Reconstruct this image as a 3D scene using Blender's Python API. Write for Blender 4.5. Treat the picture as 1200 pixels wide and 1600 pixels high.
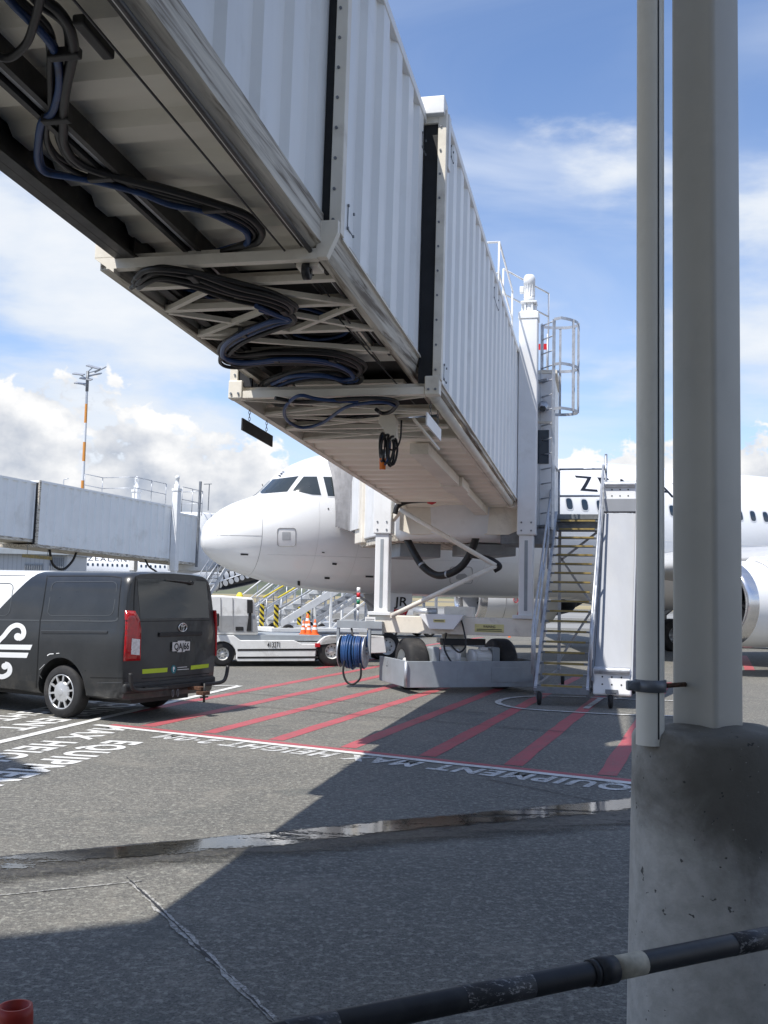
import bpy, bmesh, math, random
import mathutils
from mathutils import Vector, Matrix
from math import sin, cos, tan, atan, atan2, radians, degrees, pi, sqrt, hypot
random.seed(7)
scene = bpy.context.scene
for o in list(bpy.data.objects): bpy.data.objects.remove(o)
COL = scene.collection

# ---------------------------------------------------------------- camera
F_PX = 1600.0; EYE = Vector((0, 0, 1.72))
PITCH = atan(131 / F_PX); ROLL = atan(400 / 18500.0)
_fw = Vector((0, cos(PITCH), sin(PITCH))); _up = Vector((0, -sin(PITCH), cos(PITCH))); _rt = Vector((1, 0, 0))
CAM_R = cos(ROLL) * _rt + sin(ROLL) * _up
CAM_U = -sin(ROLL) * _rt + cos(ROLL) * _up
CAM_F = _fw
cd = bpy.data.cameras.new('camera'); cam = bpy.data.objects.new('camera', cd); COL.objects.link(cam)
cam.matrix_world = Matrix(((CAM_R.x, CAM_U.x, -CAM_F.x, EYE.x), (CAM_R.y, CAM_U.y, -CAM_F.y, EYE.y), (CAM_R.z, CAM_U.z, -CAM_F.z, EYE.z), (0, 0, 0, 1)))
cd.sensor_fit = 'VERTICAL'; cd.sensor_height = 36.0; cd.lens = 36.0 * F_PX / 1600.0
cd.clip_start = 0.05; cd.clip_end = 20000
scene.camera = cam
def ray(x, y): return (x - 600) / F_PX * CAM_R - (y - 800) / F_PX * CAM_U + CAM_F
def gnd(x, y, z=0.0):
    d = ray(x, y); return EYE + d * ((z - EYE.z) / d.z)
def onplane(x, y, p, n):
    d = ray(x, y); return EYE + d * (((Vector(p) - EYE).dot(n)) / d.dot(n))

# ---------------------------------------------------------------- sun and sky
SUN_EL = radians(60.8); SUN_AZ = radians(-138.3)            # azimuth clockwise from +Y
SUN_DIR = Vector((sin(SUN_AZ) * cos(SUN_EL), cos(SUN_AZ) * cos(SUN_EL), sin(SUN_EL)))
sl = bpy.data.lights.new('sun', 'SUN'); sl.energy = 3.9; sl.angle = radians(0.53); sl.color = (1.0, 0.955, 0.89)
so = bpy.data.objects.new('sun', sl); COL.objects.link(so); so.location = (-20, -20, 40)
so.rotation_euler = SUN_DIR.to_track_quat('Z', 'Y').to_euler()
scene.view_settings.view_transform = 'Standard'; scene.view_settings.look = 'None'
scene.view_settings.exposure = 0.55; scene.view_settings.gamma = 1.0; scene.view_settings.use_curve_mapping = False
scene.render.engine = 'CYCLES'

class NT:
    """small node-tree helper"""
    def __init__(s, nt): s.nt = nt; s.N = nt.nodes; s.L = nt.links
    def n(s, t, **kw):
        nd = s.N.new(t)
        for k, v in kw.items():
            if k in ('op',): nd.operation = v
            else: setattr(nd, k, v)
        return nd
    def put(s, sock, val):
        if isinstance(val, bpy.types.NodeSocket): s.L.new(val, sock)
        elif val is not None:
            try: sock.default_value = val
            except Exception: sock.default_value = (val[0], val[1], val[2], 1.0)
    def m(s, op, a, b=None, c=None, clamp=False):
        nd = s.n('ShaderNodeMath', op=op); nd.use_clamp = clamp
        s.put(nd.inputs[0], a)
        if b is not None: s.put(nd.inputs[1], b)
        if c is not None: s.put(nd.inputs[2], c)
        return nd.outputs[0]
    def step(s, e0, e1, x):
        nd = s.n('ShaderNodeMapRange', interpolation_type='SMOOTHSTEP')
        s.put(nd.inputs['Value'], x); nd.inputs['From Min'].default_value = e0; nd.inputs['From Max'].default_value = e1
        return nd.outputs[0]
    def noise(s, vec, scale, detail=4, rough=0.5, dist=0.0, dim='3D', w=None):
        nd = s.n('ShaderNodeTexNoise'); nd.noise_dimensions = dim
        if vec is not None and dim != '1D': s.L.new(vec, nd.inputs['Vector'])
        if w is not None: s.put(nd.inputs['W'], w)
        nd.inputs['Scale'].default_value = scale; nd.inputs['Detail'].default_value = detail
        nd.inputs['Roughness'].default_value = rough; nd.inputs['Distortion'].default_value = dist
        return nd.outputs[0]
    def mix(s, f, a, b, mode='MIX'):
        nd = s.n('ShaderNodeMix', data_type='RGBA', blend_type=mode)
        s.put(nd.inputs[0], f); s.put(nd.inputs[6], a); s.put(nd.inputs[7], b)
        return nd.outputs[2]
    def mapping(s, vec, scale=(1, 1, 1), rot=(0, 0, 0), loc=(0, 0, 0)):
        nd = s.n('ShaderNodeMapping'); s.L.new(vec, nd.inputs[0])
        nd.inputs['Scale'].default_value = scale; nd.inputs['Rotation'].default_value = rot; nd.inputs['Location'].default_value = loc
        return nd.outputs[0]
def col4(c): return (c[0], c[1], c[2], 1.0)

world = bpy.data.worlds.new('World'); scene.world = world; world.use_nodes = True
def build_world():
    t = NT(world.node_tree); t.N.clear()
    out = t.n('ShaderNodeOutputWorld'); bg = t.n('ShaderNodeBackground')
    sky = t.n('ShaderNodeTexSky', sky_type='NISHITA'); sky.sun_disc = False
    sky.sun_elevation = SUN_EL; sky.sun_rotation = SUN_AZ % (2 * pi); sky.altitude = 0
    sky.air_density = 1.0; sky.dust_density = 0.4; sky.ozone_density = 3.0
    tc = t.n('ShaderNodeTexCoord'); vec = tc.outputs['Generated']
    sp = t.n('ShaderNodeSeparateXYZ'); t.L.new(vec, sp.inputs[0]); X, Y, Z = sp.outputs
    el = t.m('ARCSINE', Z); az = t.m('ARCTAN2', X, Y)               # radians
    cb = t.n('ShaderNodeCombineXYZ'); t.put(cb.inputs[0], az); t.put(cb.inputs[1], t.m('MULTIPLY', el, 1.3)); ang = cb.outputs[0]
    # cumulus bank round the horizon
    ridge = t.m('MULTIPLY_ADD', t.noise(None, 2.3, 1, 0.5, dim='1D', w=t.m('ADD', az, RIDGE_OFF)), 0.30, 0.0)
    big = t.noise(ang, 10.0, 6, 0.55, 0.0, dim='2D')
    sml = t.noise(ang, 26.0, 4, 0.55, 0.0, dim='2D')
    bil = t.m('ABSOLUTE', t.m('SUBTRACT', sml, 0.5))
    puff = t.m('MULTIPLY_ADD', bil, -0.16, t.m('MULTIPLY_ADD', big, 0.20, -0.085))
    h = t.m('ADD', t.m('SUBTRACT', ridge, el), puff)                 # >0 inside cloud
    cum = t.step(-0.002, 0.016, h)
    big2 = t.noise(t.mapping(ang, loc=(0.016, 0.024, 0)), 10.0, 6, 0.55, 0.0, dim='2D')
    lit = t.m('MULTIPLY_ADD', t.m('SUBTRACT', big, big2), 2.6, 0.80)
    lit = t.m('MULTIPLY_ADD', bil, -0.6, lit)
    deep = t.step(0.012, 0.11, h)
    shade = t.m('MULTIPLY_ADD', deep, -0.46, lit, clamp=True)
    # broken layer above the bank and pale thin sheets
    a2 = t.mapping(ang, scale=(1.0, 2.2, 1), loc=(BRK[0], BRK[1], 0))
    n2 = t.noise(a2, 2.6, 7, 0.55, 0.15, dim='2D')
    brk = t.step(0.44, 0.64, t.m('SUBTRACT', n2, t.m('ADD', t.m('MULTIPLY', t.step(0.20, 0.60, el), 0.05), t.m('MULTIPLY', t.step(0.36, 0.48, el), 0.17))))
    zz = t.m('ADD', t.m('MAXIMUM', Z, 0.0), 0.25)
    dv = t.n('ShaderNodeCombineXYZ'); t.put(dv.inputs[0], t.m('DIVIDE', X, zz)); t.put(dv.inputs[1], t.m('DIVIDE', Y, zz))
    ci = t.noise(t.mapping(dv.outputs[0], scale=(0.9, 2.2, 1), rot=(0, 0, 0.55), loc=(CI[0], CI[1], 0)), 1.3, 6, 0.52, 0.6, dim='2D')
    veil = t.m('ADD', t.m('MULTIPLY', t.step(0.36, 0.85, ci), 0.50), t.m('MULTIPLY', t.step(0.55, 0.05, el), 0.22))
    lum = CLOUD_LUM
    skyc = t.mix(1.0, sky.outputs[0], SKY_TINT, 'MULTIPLY')
    ccol = t.mix(shade, (0.46 * lum, 0.52 * lum, 0.63 * lum, 1), (1.04 * lum, 1.04 * lum, 1.04 * lum, 1))
    bcol = t.mix(t.step(0.56, 0.80, n2), (0.80 * lum, 0.87 * lum, 0.97 * lum, 1), (0.98 * lum, 1.0 * lum, 1.02 * lum, 1))
    c1 = t.mix(veil, skyc, (0.86 * lum, 0.93 * lum, 1.04 * lum, 1))
    c2 = t.mix(t.m('MULTIPLY', brk, 0.92), c1, bcol)
    c3 = t.mix(cum, c2, ccol)
    t.L.new(c3, bg.inputs[0]); bg.inputs[1].default_value = SKY_STRENGTH
    t.L.new(bg.outputs[0], out.inputs[0])
    world.cycles.sampling_method = 'MANUAL'; world.cycles.sample_map_resolution = 256
RIDGE_OFF = 2.331; BRK = (2.04, 8.661); CI = (4.2467, 0.9286); CLOUD_LUM = 5.3; SKY_TINT = (0.92, 0.96, 1.06, 1); SKY_STRENGTH = 0.127
build_world()
# ---------------------------------------------------------------- materials
MATS = {}
def mat(name, base=(0.5, 0.5, 0.5), rough=0.5, metal=0.0, var=0.0, vscale=3.0, dirt=None, dscale=1.2, dlo=0.52, dhi=0.72, damt=0.6,
        bump=0.0, bscale=40.0, coat=0.0, stretch=(1, 1, 1), spec=0.5, streak=0.0, trans=0.0, emit=None, estr=1.0, ior=1.45, scratch=None, rotz=0.0):
    if name in MATS: return MATS[name]
    m = bpy.data.materials.new(name); m.use_nodes = True; MATS[name] = m
    t = NT(m.node_tree); b = t.N['Principled BSDF']
    tc = t.n('ShaderNodeTexCoord'); ob = tc.outputs['Object']
    if rotz: ob = t.mapping(ob, rot=(0, 0, rotz))
    c = col4(base)
    if var > 0:
        n = t.noise(t.mapping(ob, scale=stretch), vscale, 5, 0.6)
        lo = [max(0, x * (1 - var)) for x in base]; hi = [min(1, x * (1 + var)) for x in base]
        c = t.mix(t.step(0.3, 0.7, n), col4(lo), col4(hi))
    if dirt is not None:
        dn = t.noise(t.mapping(ob, scale=stretch), dscale, 8, 0.65, 0.4)
        c = t.mix(t.m('MULTIPLY', t.step(dlo, dhi, dn), damt), c, col4(dirt))
    if streak > 0:
        sn = t.noise(t.mapping(ob, scale=(9, 9, 0.5)), 1.6, 5, 0.6)
        c = t.mix(t.m('MULTIPLY', t.step(0.5, 0.8, sn), streak), c, col4(dirt or (0.2, 0.17, 0.13)))
    if scratch is not None:
        wn = t.noise(ob, 55, 6, 0.7, 1.0); wm = t.noise(ob, 6, 3, 0.6)
        c = t.mix(t.m('MULTIPLY', t.step(0.56, 0.62, wn), t.step(0.45, 0.6, wm)), c, col4(scratch))
    t.put(b.inputs['Base Color'], c)
    if rough > 0.05 and (var > 0 or dirt is not None):
        rn = t.noise(ob, 7.0, 4, 0.6); b_r = t.m('MULTIPLY_ADD', rn, 0.22, rough - 0.11, clamp=True); t.put(b.inputs['Roughness'], b_r)
    else: b.inputs['Roughness'].default_value = rough
    b.inputs['Metallic'].default_value = metal; b.inputs['Coat Weight'].default_value = coat; b.inputs['Coat Roughness'].default_value = 0.08
    b.inputs['Specular IOR Level'].default_value = spec; b.inputs['IOR'].default_value = ior
    b.inputs['Transmission Weight'].default_value = trans
    if emit: b.inputs['Emission Color'].default_value = col4(emit); b.inputs['Emission Strength'].default_value = estr
    if bump > 0:
        bn = t.n('ShaderNodeBump'); t.put(bn.inputs['Height'], t.noise(ob, bscale, 6, 0.6)); bn.inputs['Strength'].default_value = bump; bn.inputs['Distance'].default_value = 0.01
        t.L.new(bn.outputs[0], b.inputs['Normal'])
    return m
DIRT = (0.13, 0.10, 0.075)
mat('bridge_white', (0.82, 0.835, 0.83), 0.42, var=0.03, vscale=0.8, dirt=(0.55, 0.54, 0.50), dscale=0.9, damt=0.35, streak=0.10, bump=0.03, bscale=6)
mat('bridge_cream', (0.78, 0.735, 0.64), 0.5, var=0.07, vscale=1.5, dirt=(0.26, 0.21, 0.16), dscale=1.6, dlo=0.5, dhi=0.75, damt=0.5, bump=0.04, bscale=10)
mat('floor_cream', (0.86, 0.81, 0.70), 0.5, var=0.06, vscale=1.2, dirt=(0.50, 0.45, 0.37), dscale=1.4, dlo=0.5, dhi=0.78, damt=0.2, stretch=(0.5, 2.0, 1), bump=0.03, bscale=8, rotz=radians(12.27))
mat('cream_worn', (0.62, 0.58, 0.50), 0.8, var=0.15, vscale=4, dirt=(0.10, 0.07, 0.045), dscale=2.6, dlo=0.44, dhi=0.64, damt=0.85, stretch=(7, 0.28, 7), bump=0.05, bscale=30, rotz=radians(12.27))
mat('panel_white', (0.76, 0.77, 0.77), 0.4, var=0.03, dirt=(0.5, 0.48, 0.44), dscale=1.4, damt=0.35, streak=0.08)
mat('seal_black', (0.018, 0.019, 0.022), 0.7, var=0.2, bump=0.1, bscale=20)
mat('rail_black', (0.022, 0.021, 0.021), 0.5, var=0.3, vscale=5, dirt=(0.16, 0.13, 0.10), dscale=3, dlo=0.56, dhi=0.75, damt=0.6, bump=0.05)
mat('dark_void', (0.03, 0.029, 0.028), 0.8)  # near-black colour stands in for shade inside the open voids
mat('cable_black', (0.017, 0.017, 0.018), 0.45, var=0.2)
mat('cable_blue', (0.02, 0.055, 0.16), 0.42, var=0.2, dirt=(0.02, 0.02, 0.03), dscale=6)
mat('hose_blue', (0.022, 0.07, 0.19), 0.4, var=0.2)
mat('galv', (0.46, 0.48, 0.51), 0.45, metal=0.55, var=0.14, vscale=9, dirt=(0.22, 0.22, 0.22), dscale=4, damt=0.5, bump=0.03)
mat('galv_dark', (0.20, 0.215, 0.235), 0.5, metal=0.4, var=0.15, vscale=6, dirt=(0.1, 0.1, 0.1), dscale=3)
mat('steel_paint_grey', (0.29, 0.32, 0.345), 0.5, var=0.08, vscale=3, dirt=(0.24, 0.24, 0.24), dscale=2.0, damt=0.4)
mat('rubber', (0.022, 0.022, 0.023), 0.75, var=0.25, vscale=4, dirt=(0.11, 0.10, 0.09), dscale=3, damt=0.5, bump=0.15, bscale=60)
mat('rim_white', (0.66, 0.66, 0.64), 0.45, var=0.08, dirt=DIRT, dscale=6, damt=0.5)
mat('rim_silver', (0.60, 0.61, 0.62), 0.32, metal=0.6, var=0.08, vscale=10)
mat('white_paint', (0.78, 0.78, 0.77), 0.38, var=0.04, dirt=(0.42, 0.40, 0.36), dscale=1.8, damt=0.4)
mat('white_gse', (0.76, 0.765, 0.75), 0.4, var=0.05, dirt=(0.30, 0.28, 0.25), dscale=2.5, dlo=0.5, dhi=0.75, damt=0.5, bump=0.02)
mat('grey_gse', (0.33, 0.34, 0.35), 0.5, var=0.1, dirt=DIRT, dscale=3, damt=0.4)
mat('black_plastic', (0.02, 0.02, 0.021), 0.5, var=0.15)
mat('glass_dark', (0.035, 0.043, 0.045), 0.06, spec=0.8)
mat('glass_blue', (0.02, 0.035, 0.055), 0.07, spec=0.8)
mat('orange', (0.80, 0.15, 0.03), 0.45, var=0.1, dirt=(0.3, 0.08, 0.03), dscale=5)
mat('beacon_orange', (0.75, 0.18, 0.02), 0.2, spec=0.6)
mat('red', (0.55, 0.02, 0.03), 0.35)
mat('yellow', (0.72, 0.58, 0.05), 0.5, var=0.1, dirt=(0.2, 0.15, 0.05), dscale=7)
mat('tread_yellow', (0.30, 0.225, 0.08), 0.6, var=0.2, vscale=9, dirt=(0.18, 0.15, 0.09), dscale=6, dlo=0.45, dhi=0.7, damt=0.8)
mat('sign_yellow', (0.68, 0.62, 0.28), 0.5, var=0.06, dirt=(0.4, 0.35, 0.2), dscale=7)
mat('black_paint', (0.012, 0.012, 0.013), 0.5)
mat('green', (0.02, 0.20, 0.10), 0.3)
# ---------------------------------------------------------------- mesh builder
def basis(d, up=Vector((0, 0, 1))):
    d = d.normalized()
    if abs(d.dot(up)) > 0.98: up = Vector((0, 1, 0))
    s = d.cross(up).normalized(); u = s.cross(d).normalized()
    return d, s, u
class MB:
    def __init__(s, M=None): s.v = []; s.f = []; s.sm = []; s.M = M
    def add(s, vs, fs, smooth=False):
        k = len(s.v)
        for p in vs:
            p = Vector(p); s.v.append(s.M @ p if s.M is not None else p)
        for f in fs: s.f.append([i + k for i in f]); s.sm.append(smooth)
        return s
    def box(s, c, sz, R=None):
        x, y, z = sz[0] / 2, sz[1] / 2, sz[2] / 2; c = Vector(c)
        vs = [Vector((a * x, b * y, e * z)) for a in (-1, 1) for b in (-1, 1) for e in (-1, 1)]
        if R is not None: vs = [R @ p for p in vs]
        return s.add([c + p for p in vs], [(0, 1, 3, 2), (4, 6, 7, 5), (0, 4, 5, 1), (2, 3, 7, 6), (0, 2, 6, 4), (1, 5, 7, 3)])
    def box2(s, a, b):
        return s.box([(a[i] + b[i]) / 2 for i in range(3)], [abs(b[i] - a[i]) for i in range(3)])
    def beam(s, p0, p1, w, h, up=Vector((0, 0, 1))):
        p0 = Vector(p0); p1 = Vector(p1); d, a, u = basis(p1 - p0, Vector(up))
        vs = [p + a * (i * w / 2) + u * (j * h / 2) for p in (p0, p1) for i, j in ((-1, -1), (1, -1), (1, 1), (-1, 1))]
        return s.add(vs, [(0, 3, 2, 1), (4, 5, 6, 7), (0, 1, 5, 4), (1, 2, 6, 5), (2, 3, 7, 6), (3, 0, 4, 7)])
    def tube(s, pts, r, n=8, closed=False, caps=True):
        pts = [Vector(p) for p in pts]; N = len(pts)
        rs = r if isinstance(r, (list, tuple)) else [r] * N
        rings = []; u = None
        for i, p in enumerate(pts):
            if closed: d = pts[(i + 1) % N] - pts[i - 1]
            else: d = pts[min(i + 1, N - 1)] - pts[max(i - 1, 0)]
            if d.length < 1e-9: d = Vector((0, 0, 1))
            d.normalize()
            if u is None: _, a, u = basis(d)
            else:
                u = (u - d * u.dot(d))
                if u.length < 1e-6: _, a, u = basis(d)
                u.normalize(); a = d.cross(u)
            rings.append([p + (a * cos(2 * pi * k / n) + u * sin(2 * pi * k / n)) * rs[i] for k in range(n)])
        vs = [q for rg in rings for q in rg]; fs = []
        M = N if closed else N - 1
        for i in range(M):
            j = (i + 1) % N
            for k in range(n): fs.append((i * n + k, i * n + (k + 1) % n, j * n + (k + 1) % n, j * n + k))
        s.add(vs, fs, True)
        if caps and not closed:
            s.add(rings[0], [tuple(range(n))[::-1]]); s.add(rings[-1], [tuple(range(n))])
        return s
    def lathe(s, prof, n=24, o=(0, 0, 0), axis=(0, 0, 1), smooth=True, a0=0.0, a1=2 * pi):
        """prof: list of (r, h) along axis"""
        o = Vector(o); d, a, u = basis(Vector(axis)); vs = []; full = abs(a1 - a0 - 2 * pi) < 1e-6
        m = n if full else n + 1
        for r, h in prof:
            for k in range(m):
                t = a0 + (a1 - a0) * k / n
                vs.append(o + d * h + (a * cos(t) + u * sin(t)) * r)
        fs = []
        for i in range(len(prof) - 1):
            for k in range(n):
                k2 = (k + 1) % m
                fs.append((i * m + k, i * m + k2, (i + 1) * m + k2, (i + 1) * m + k))
        return s.add(vs, fs, smooth)
    def cyl(s, p0, p1, r, n=16, r1=None):
        p0 = Vector(p0); p1 = Vector(p1); L = (p1 - p0).length; r1 = r if r1 is None else r1
        s.lathe([(r, 0), (r1, L)], n, p0, p1 - p0)
        s.lathe([(0.0001, 0), (r, 0)], n, p0, p1 - p0, False); s.lathe([(r1, L), (0.0001, L)], n, p0, p1 - p0, False)
        return s
    def prism(s, poly, o, ex, ey, ez):
        """poly (x,y) list in frame o,ex,ey extruded by vector ez"""
        o = Vector(o); ex = Vector(ex); ey = Vector(ey); ez = Vector(ez); n = len(poly)
        a = [o + ex * p[0] + ey * p[1] for p in poly]; b = [p + ez for p in a]
        fs = [tuple(range(n))[::-1], tuple(range(n, 2 * n))] + [(i, (i + 1) % n, n + (i + 1) % n, n + i) for i in range(n)]
        return s.add(a + b, fs)
    def loft(s, rings, closed=True, smooth=True, caps=False):
        n = len(rings[0]); vs = [p for r in rings for p in r]; fs = []
        for i in range(len(rings) - 1):
            for k in range(n if closed else n - 1):
                k2 = (k + 1) % n; fs.append((i * n + k, i * n + k2, (i + 1) * n + k2, (i + 1) * n + k))
        s.add(vs, fs, smooth)
        if caps: s.add(rings[0], [tuple(range(n))[::-1]]); s.add(rings[-1], [tuple(range(n))])
        return s
    def quad(s, a, b, c, d): return s.add([a, b, c, d], [(0, 1, 2, 3)])
    def build(s, name, m, parent=None, bevel=0.0, seg=2, world=True, label=None, solid=0.0):
        me = bpy.data.meshes.new(name)
        off = ROOTLOC.get(parent.name, Vector((0, 0, 0))) if (parent is not None and world) else Vector((0, 0, 0))
        me.from_pydata([tuple(p - off) for p in s.v], [], s.f)
        me.polygons.foreach_set('use_smooth', s.sm)
        bm = bmesh.new(); bm.from_mesh(me); bmesh.ops.remove_doubles(bm, verts=bm.verts, dist=1e-5) if any(s.sm) else None
        bmesh.ops.recalc_face_normals(bm, faces=bm.faces); bm.to_mesh(me); bm.free()
        me.update()
        for mm in (m if isinstance(m, (list, tuple)) else [m]): me.materials.append(MATS[mm] if isinstance(mm, str) else mm)
        o = bpy.data.objects.new(name, me); COL.objects.link(o)
        if parent is not None:
            o.parent = parent
            ROOTLOC[o.name] = off
        if solid:
            md = o.modifiers.new('solid', 'SOLIDIFY'); md.thickness = solid; md.offset = 0
        if bevel > 0:
            md = o.modifiers.new('bevel', 'BEVEL'); md.width = bevel; md.segments = seg; md.limit_method = 'ANGLE'; md.angle_limit = radians(40)
        if label: o['label'] = label
        return o
ROOTLOC = {}
def thing(name, loc, label, cat, group=None):
    o = bpy.data.objects.new(name, None); COL.objects.link(o); o.location = loc; o.empty_display_size = 0.3
    o['label'] = label; o['category'] = cat
    if group: o['group'] = group
    ROOTLOC[o.name] = Vector(loc); return o
def tag(o, label, cat, group=None):
    o['label'] = label; o['category'] = cat
    if group: o['group'] = group
    return o
def struct(o): o['kind'] = 'structure'; return o
def inst(src, parent, M):
    """linked copy of a part placed by a matrix relative to its source position"""
    c = src.copy(); COL.objects.link(c); c.parent = parent; c.matrix_local = M @ src.matrix_local; ROOTLOC[c.name] = ROOTLOC.get(parent.name, Vector()); return c
def shift(src, parent, d): return inst(src, parent, Matrix.Translation(Vector(d)))
def text_mesh(s, size=1.0, off=0.0, extrude=0.0, sx=1.0, align='LEFT', shear=0.0, space=1.0):
    """flat lettering as raw (verts, faces) in the xy plane"""
    cu = bpy.data.curves.new('txt', 'FONT'); cu.body = s; cu.size = size; cu.offset = off; cu.extrude = extrude; cu.align_x = align
    cu.shear = shear; cu.resolution_u = 4; cu.space_character = space
    ob = bpy.data.objects.new('txt', cu); COL.objects.link(ob)
    dg = bpy.context.evaluated_depsgraph_get(); dg.update()
    me = bpy.data.meshes.new_from_object(ob.evaluated_get(dg))
    vs = [Vector((v.co.x * sx, v.co.y, v.co.z)) for v in me.vertices]; fs = [tuple(p.vertices) for p in me.polygons]
    bpy.data.objects.remove(ob); bpy.data.curves.remove(cu); bpy.data.meshes.remove(me)
    return vs, fs
def put_text(mb, s, o, ex, ey, height, width=None, off=0.0, align='LEFT', shear=0.0, space=1.0):
    """lettering laid on the plane (o, ex, ey), cap height = height"""
    vs, fs = text_mesh(s, 1.0, off, 0, 1, align, shear, space)
    if not vs: return
    k = height / 0.70
    x0 = min(v.x for v in vs); x1 = max(v.x for v in vs)
    kx = k if width is None else width / (x1 - x0)
    bx = x0 if align == 'LEFT' else 0
    mb.add([Vector(o) + Vector(ex) * ((v.x - bx) * kx) + Vector(ey) * (v.y * k) for v in vs], fs)
def lerp(a, b, t): return a + (b - a) * t
def smooth_path(pts, n=6):
    """Catmull-Rom through the points"""
    P = [Vector(p) for p in pts]; P = [2 * P[0] - P[1]] + P + [2 * P[-1] - P[-2]]; out = []
    for i in range(1, len(P) - 2):
        for k in range(n):
            t = k / n; a, b, c, d = P[i - 1], P[i], P[i + 1], P[i + 2]
            out.append(0.5 * ((2 * b) + (c - a) * t + (2 * a - 5 * b + 4 * c - d) * t * t + (3 * b - a - 3 * c + d) * t ** 3))
    out.append(P[-2]); return out
# ---------------------------------------------------------------- ground
def asphalt_nodes(t, ob):
    pos = ob
    fine = t.noise(pos, 62, 3, 0.75); mid = t.noise(pos, 24, 5, 0.75); crs = t.noise(pos, 8, 6, 0.75)
    v = t.n('ShaderNodeTexVoronoi', feature='F1'); t.L.new(pos, v.inputs['Vector']); v.inputs['Scale'].default_value = 70
    big = t.noise(pos, 0.35, 6, 0.6, 0.5); patch = t.noise(pos, 1.7, 6, 0.6)
    tyre = t.noise(t.mapping(pos, scale=(0.5, 6, 1), rot=(0, 0, radians(26))), 0.6, 6, 0.65)
    base = t.mix(t.step(0.32, 0.70, big), (0.150, 0.148, 0.140, 1), (0.215, 0.208, 0.190, 1))
    base = t.mix(t.m('MULTIPLY', t.step(0.5, 0.8, patch), 0.45), base, (0.26, 0.245, 0.215, 1))
    base = t.mix(t.m('MULTIPLY', t.step(0.52, 0.75, tyre), 0.40), base, (0.105, 0.104, 0.103, 1))
    base = t.mix(t.m('MULTIPLY', t.step(0.49, 0.60, fine), 0.75), base, (0.06, 0.059, 0.057, 1)); base = t.mix(t.m('MULTIPLY', t.step(0.46, 0.34, crs), 0.55), base, (0.075, 0.074, 0.072, 1)); base = t.mix(t.m('MULTIPLY', t.step(0.53, 0.66, crs), 0.5), base, (0.36, 0.345, 0.31, 1))
    base = t.mix(t.m('MULTIPLY', t.step(0.50, 0.62, mid), 0.7), base, (0.40, 0.405, 0.365, 1))
    vs = t.m('MULTIPLY', t.step(0.30, 0.12, v.outputs['Distance']), 0.5)
    base = t.mix(vs, base, (0.33, 0.32, 0.29, 1)); base = t.mix(t.m('MULTIPLY', t.step(0.40, 0.24, mid), 0.6), base, (0.08, 0.08, 0.078, 1))
    base = t.mix(1.0, base, (0.76, 0.745, 0.705, 1), 'MULTIPLY')
    st = t.noise(pos, 0.75, 7, 0.66, 0.8); base = t.mix(t.m('MULTIPLY', t.step(0.54, 0.74, st), 0.65), base, (0.065, 0.073, 0.068, 1))
    drip = t.noise(pos, 4.5, 5, 0.6, 0.6); base = t.mix(t.m('MULTIPLY', t.step(0.66, 0.72, drip), 0.45), base, (0.06, 0.058, 0.055, 1))
    pale = t.noise(pos, 1.1, 7, 0.7, 0.6); base = t.mix(t.m('MULTIPLY', t.step(0.52, 0.74, pale), 0.5), base, (0.245, 0.228, 0.19, 1))
    h = t.m('MULTIPLY_ADD', v.outputs['Distance'], -0.8, t.m('MULTIPLY_ADD', fine, 0.8, mid))
    return base, h
def surf(name, fn):
    m = bpy.data.materials.new(name); m.use_nodes = True; MATS[name] = m
    t = NT(m.node_tree); b = t.N['Principled BSDF']; tc = t.n('ShaderNodeTexCoord'); fn(t, b, tc.outputs['Object'])
def _asph(t, b, ob):
    c, h = asphalt_nodes(t, ob); t.put(b.inputs['Base Color'], c); b.inputs['Roughness'].default_value = 0.82
    bp = t.n('ShaderNodeBump'); t.put(bp.inputs['Height'], h); bp.inputs['Strength'].default_value = 0.55; bp.inputs['Distance'].default_value = 0.006; t.L.new(bp.outputs[0], b.inputs['Normal'])
surf('asphalt', _asph)
def paint(name, c, worn=0.5, lo=0.50, hi=0.66):
    def fn(t, b, ob):
        a, h = asphalt_nodes(t, ob)
        w = t.noise(ob, 5.0, 8, 0.75); w2 = t.noise(ob, 60, 4, 0.7); k = t.m('MULTIPLY_ADD', w2, 0.5, t.m('MULTIPLY', w, 0.5))
        cc = t.mix(t.step(0.35, 0.7, t.noise(ob, 1.3, 4, 0.6)), col4([x * 0.86 for x in c]), col4(c))
        t.put(b.inputs['Base Color'], t.mix(t.m('MULTIPLY', t.step(lo, hi, k), worn), cc, a)); b.inputs['Roughness'].default_value = 0.65
        bp = t.n('ShaderNodeBump'); t.put(bp.inputs['Height'], h); bp.inputs['Strength'].default_value = 0.4; bp.inputs['Distance'].default_value = 0.005; t.L.new(bp.outputs[0], b.inputs['Normal'])
    surf(name, fn)
paint('mark_white', (0.72, 0.72, 0.69), 0.75, 0.52, 0.62)
paint('mark_white_old', (0.64, 0.64, 0.62), 0.85, 0.47, 0.58)
paint('mark_red', (0.43, 0.085, 0.10), 0.75, 0.49, 0.63)
paint('seal_pale', (0.50, 0.49, 0.46), 0.95, 0.44, 0.56)
paint('joint_dark', (0.025, 0.025, 0.026), 0.6, 0.52, 0.66)
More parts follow.
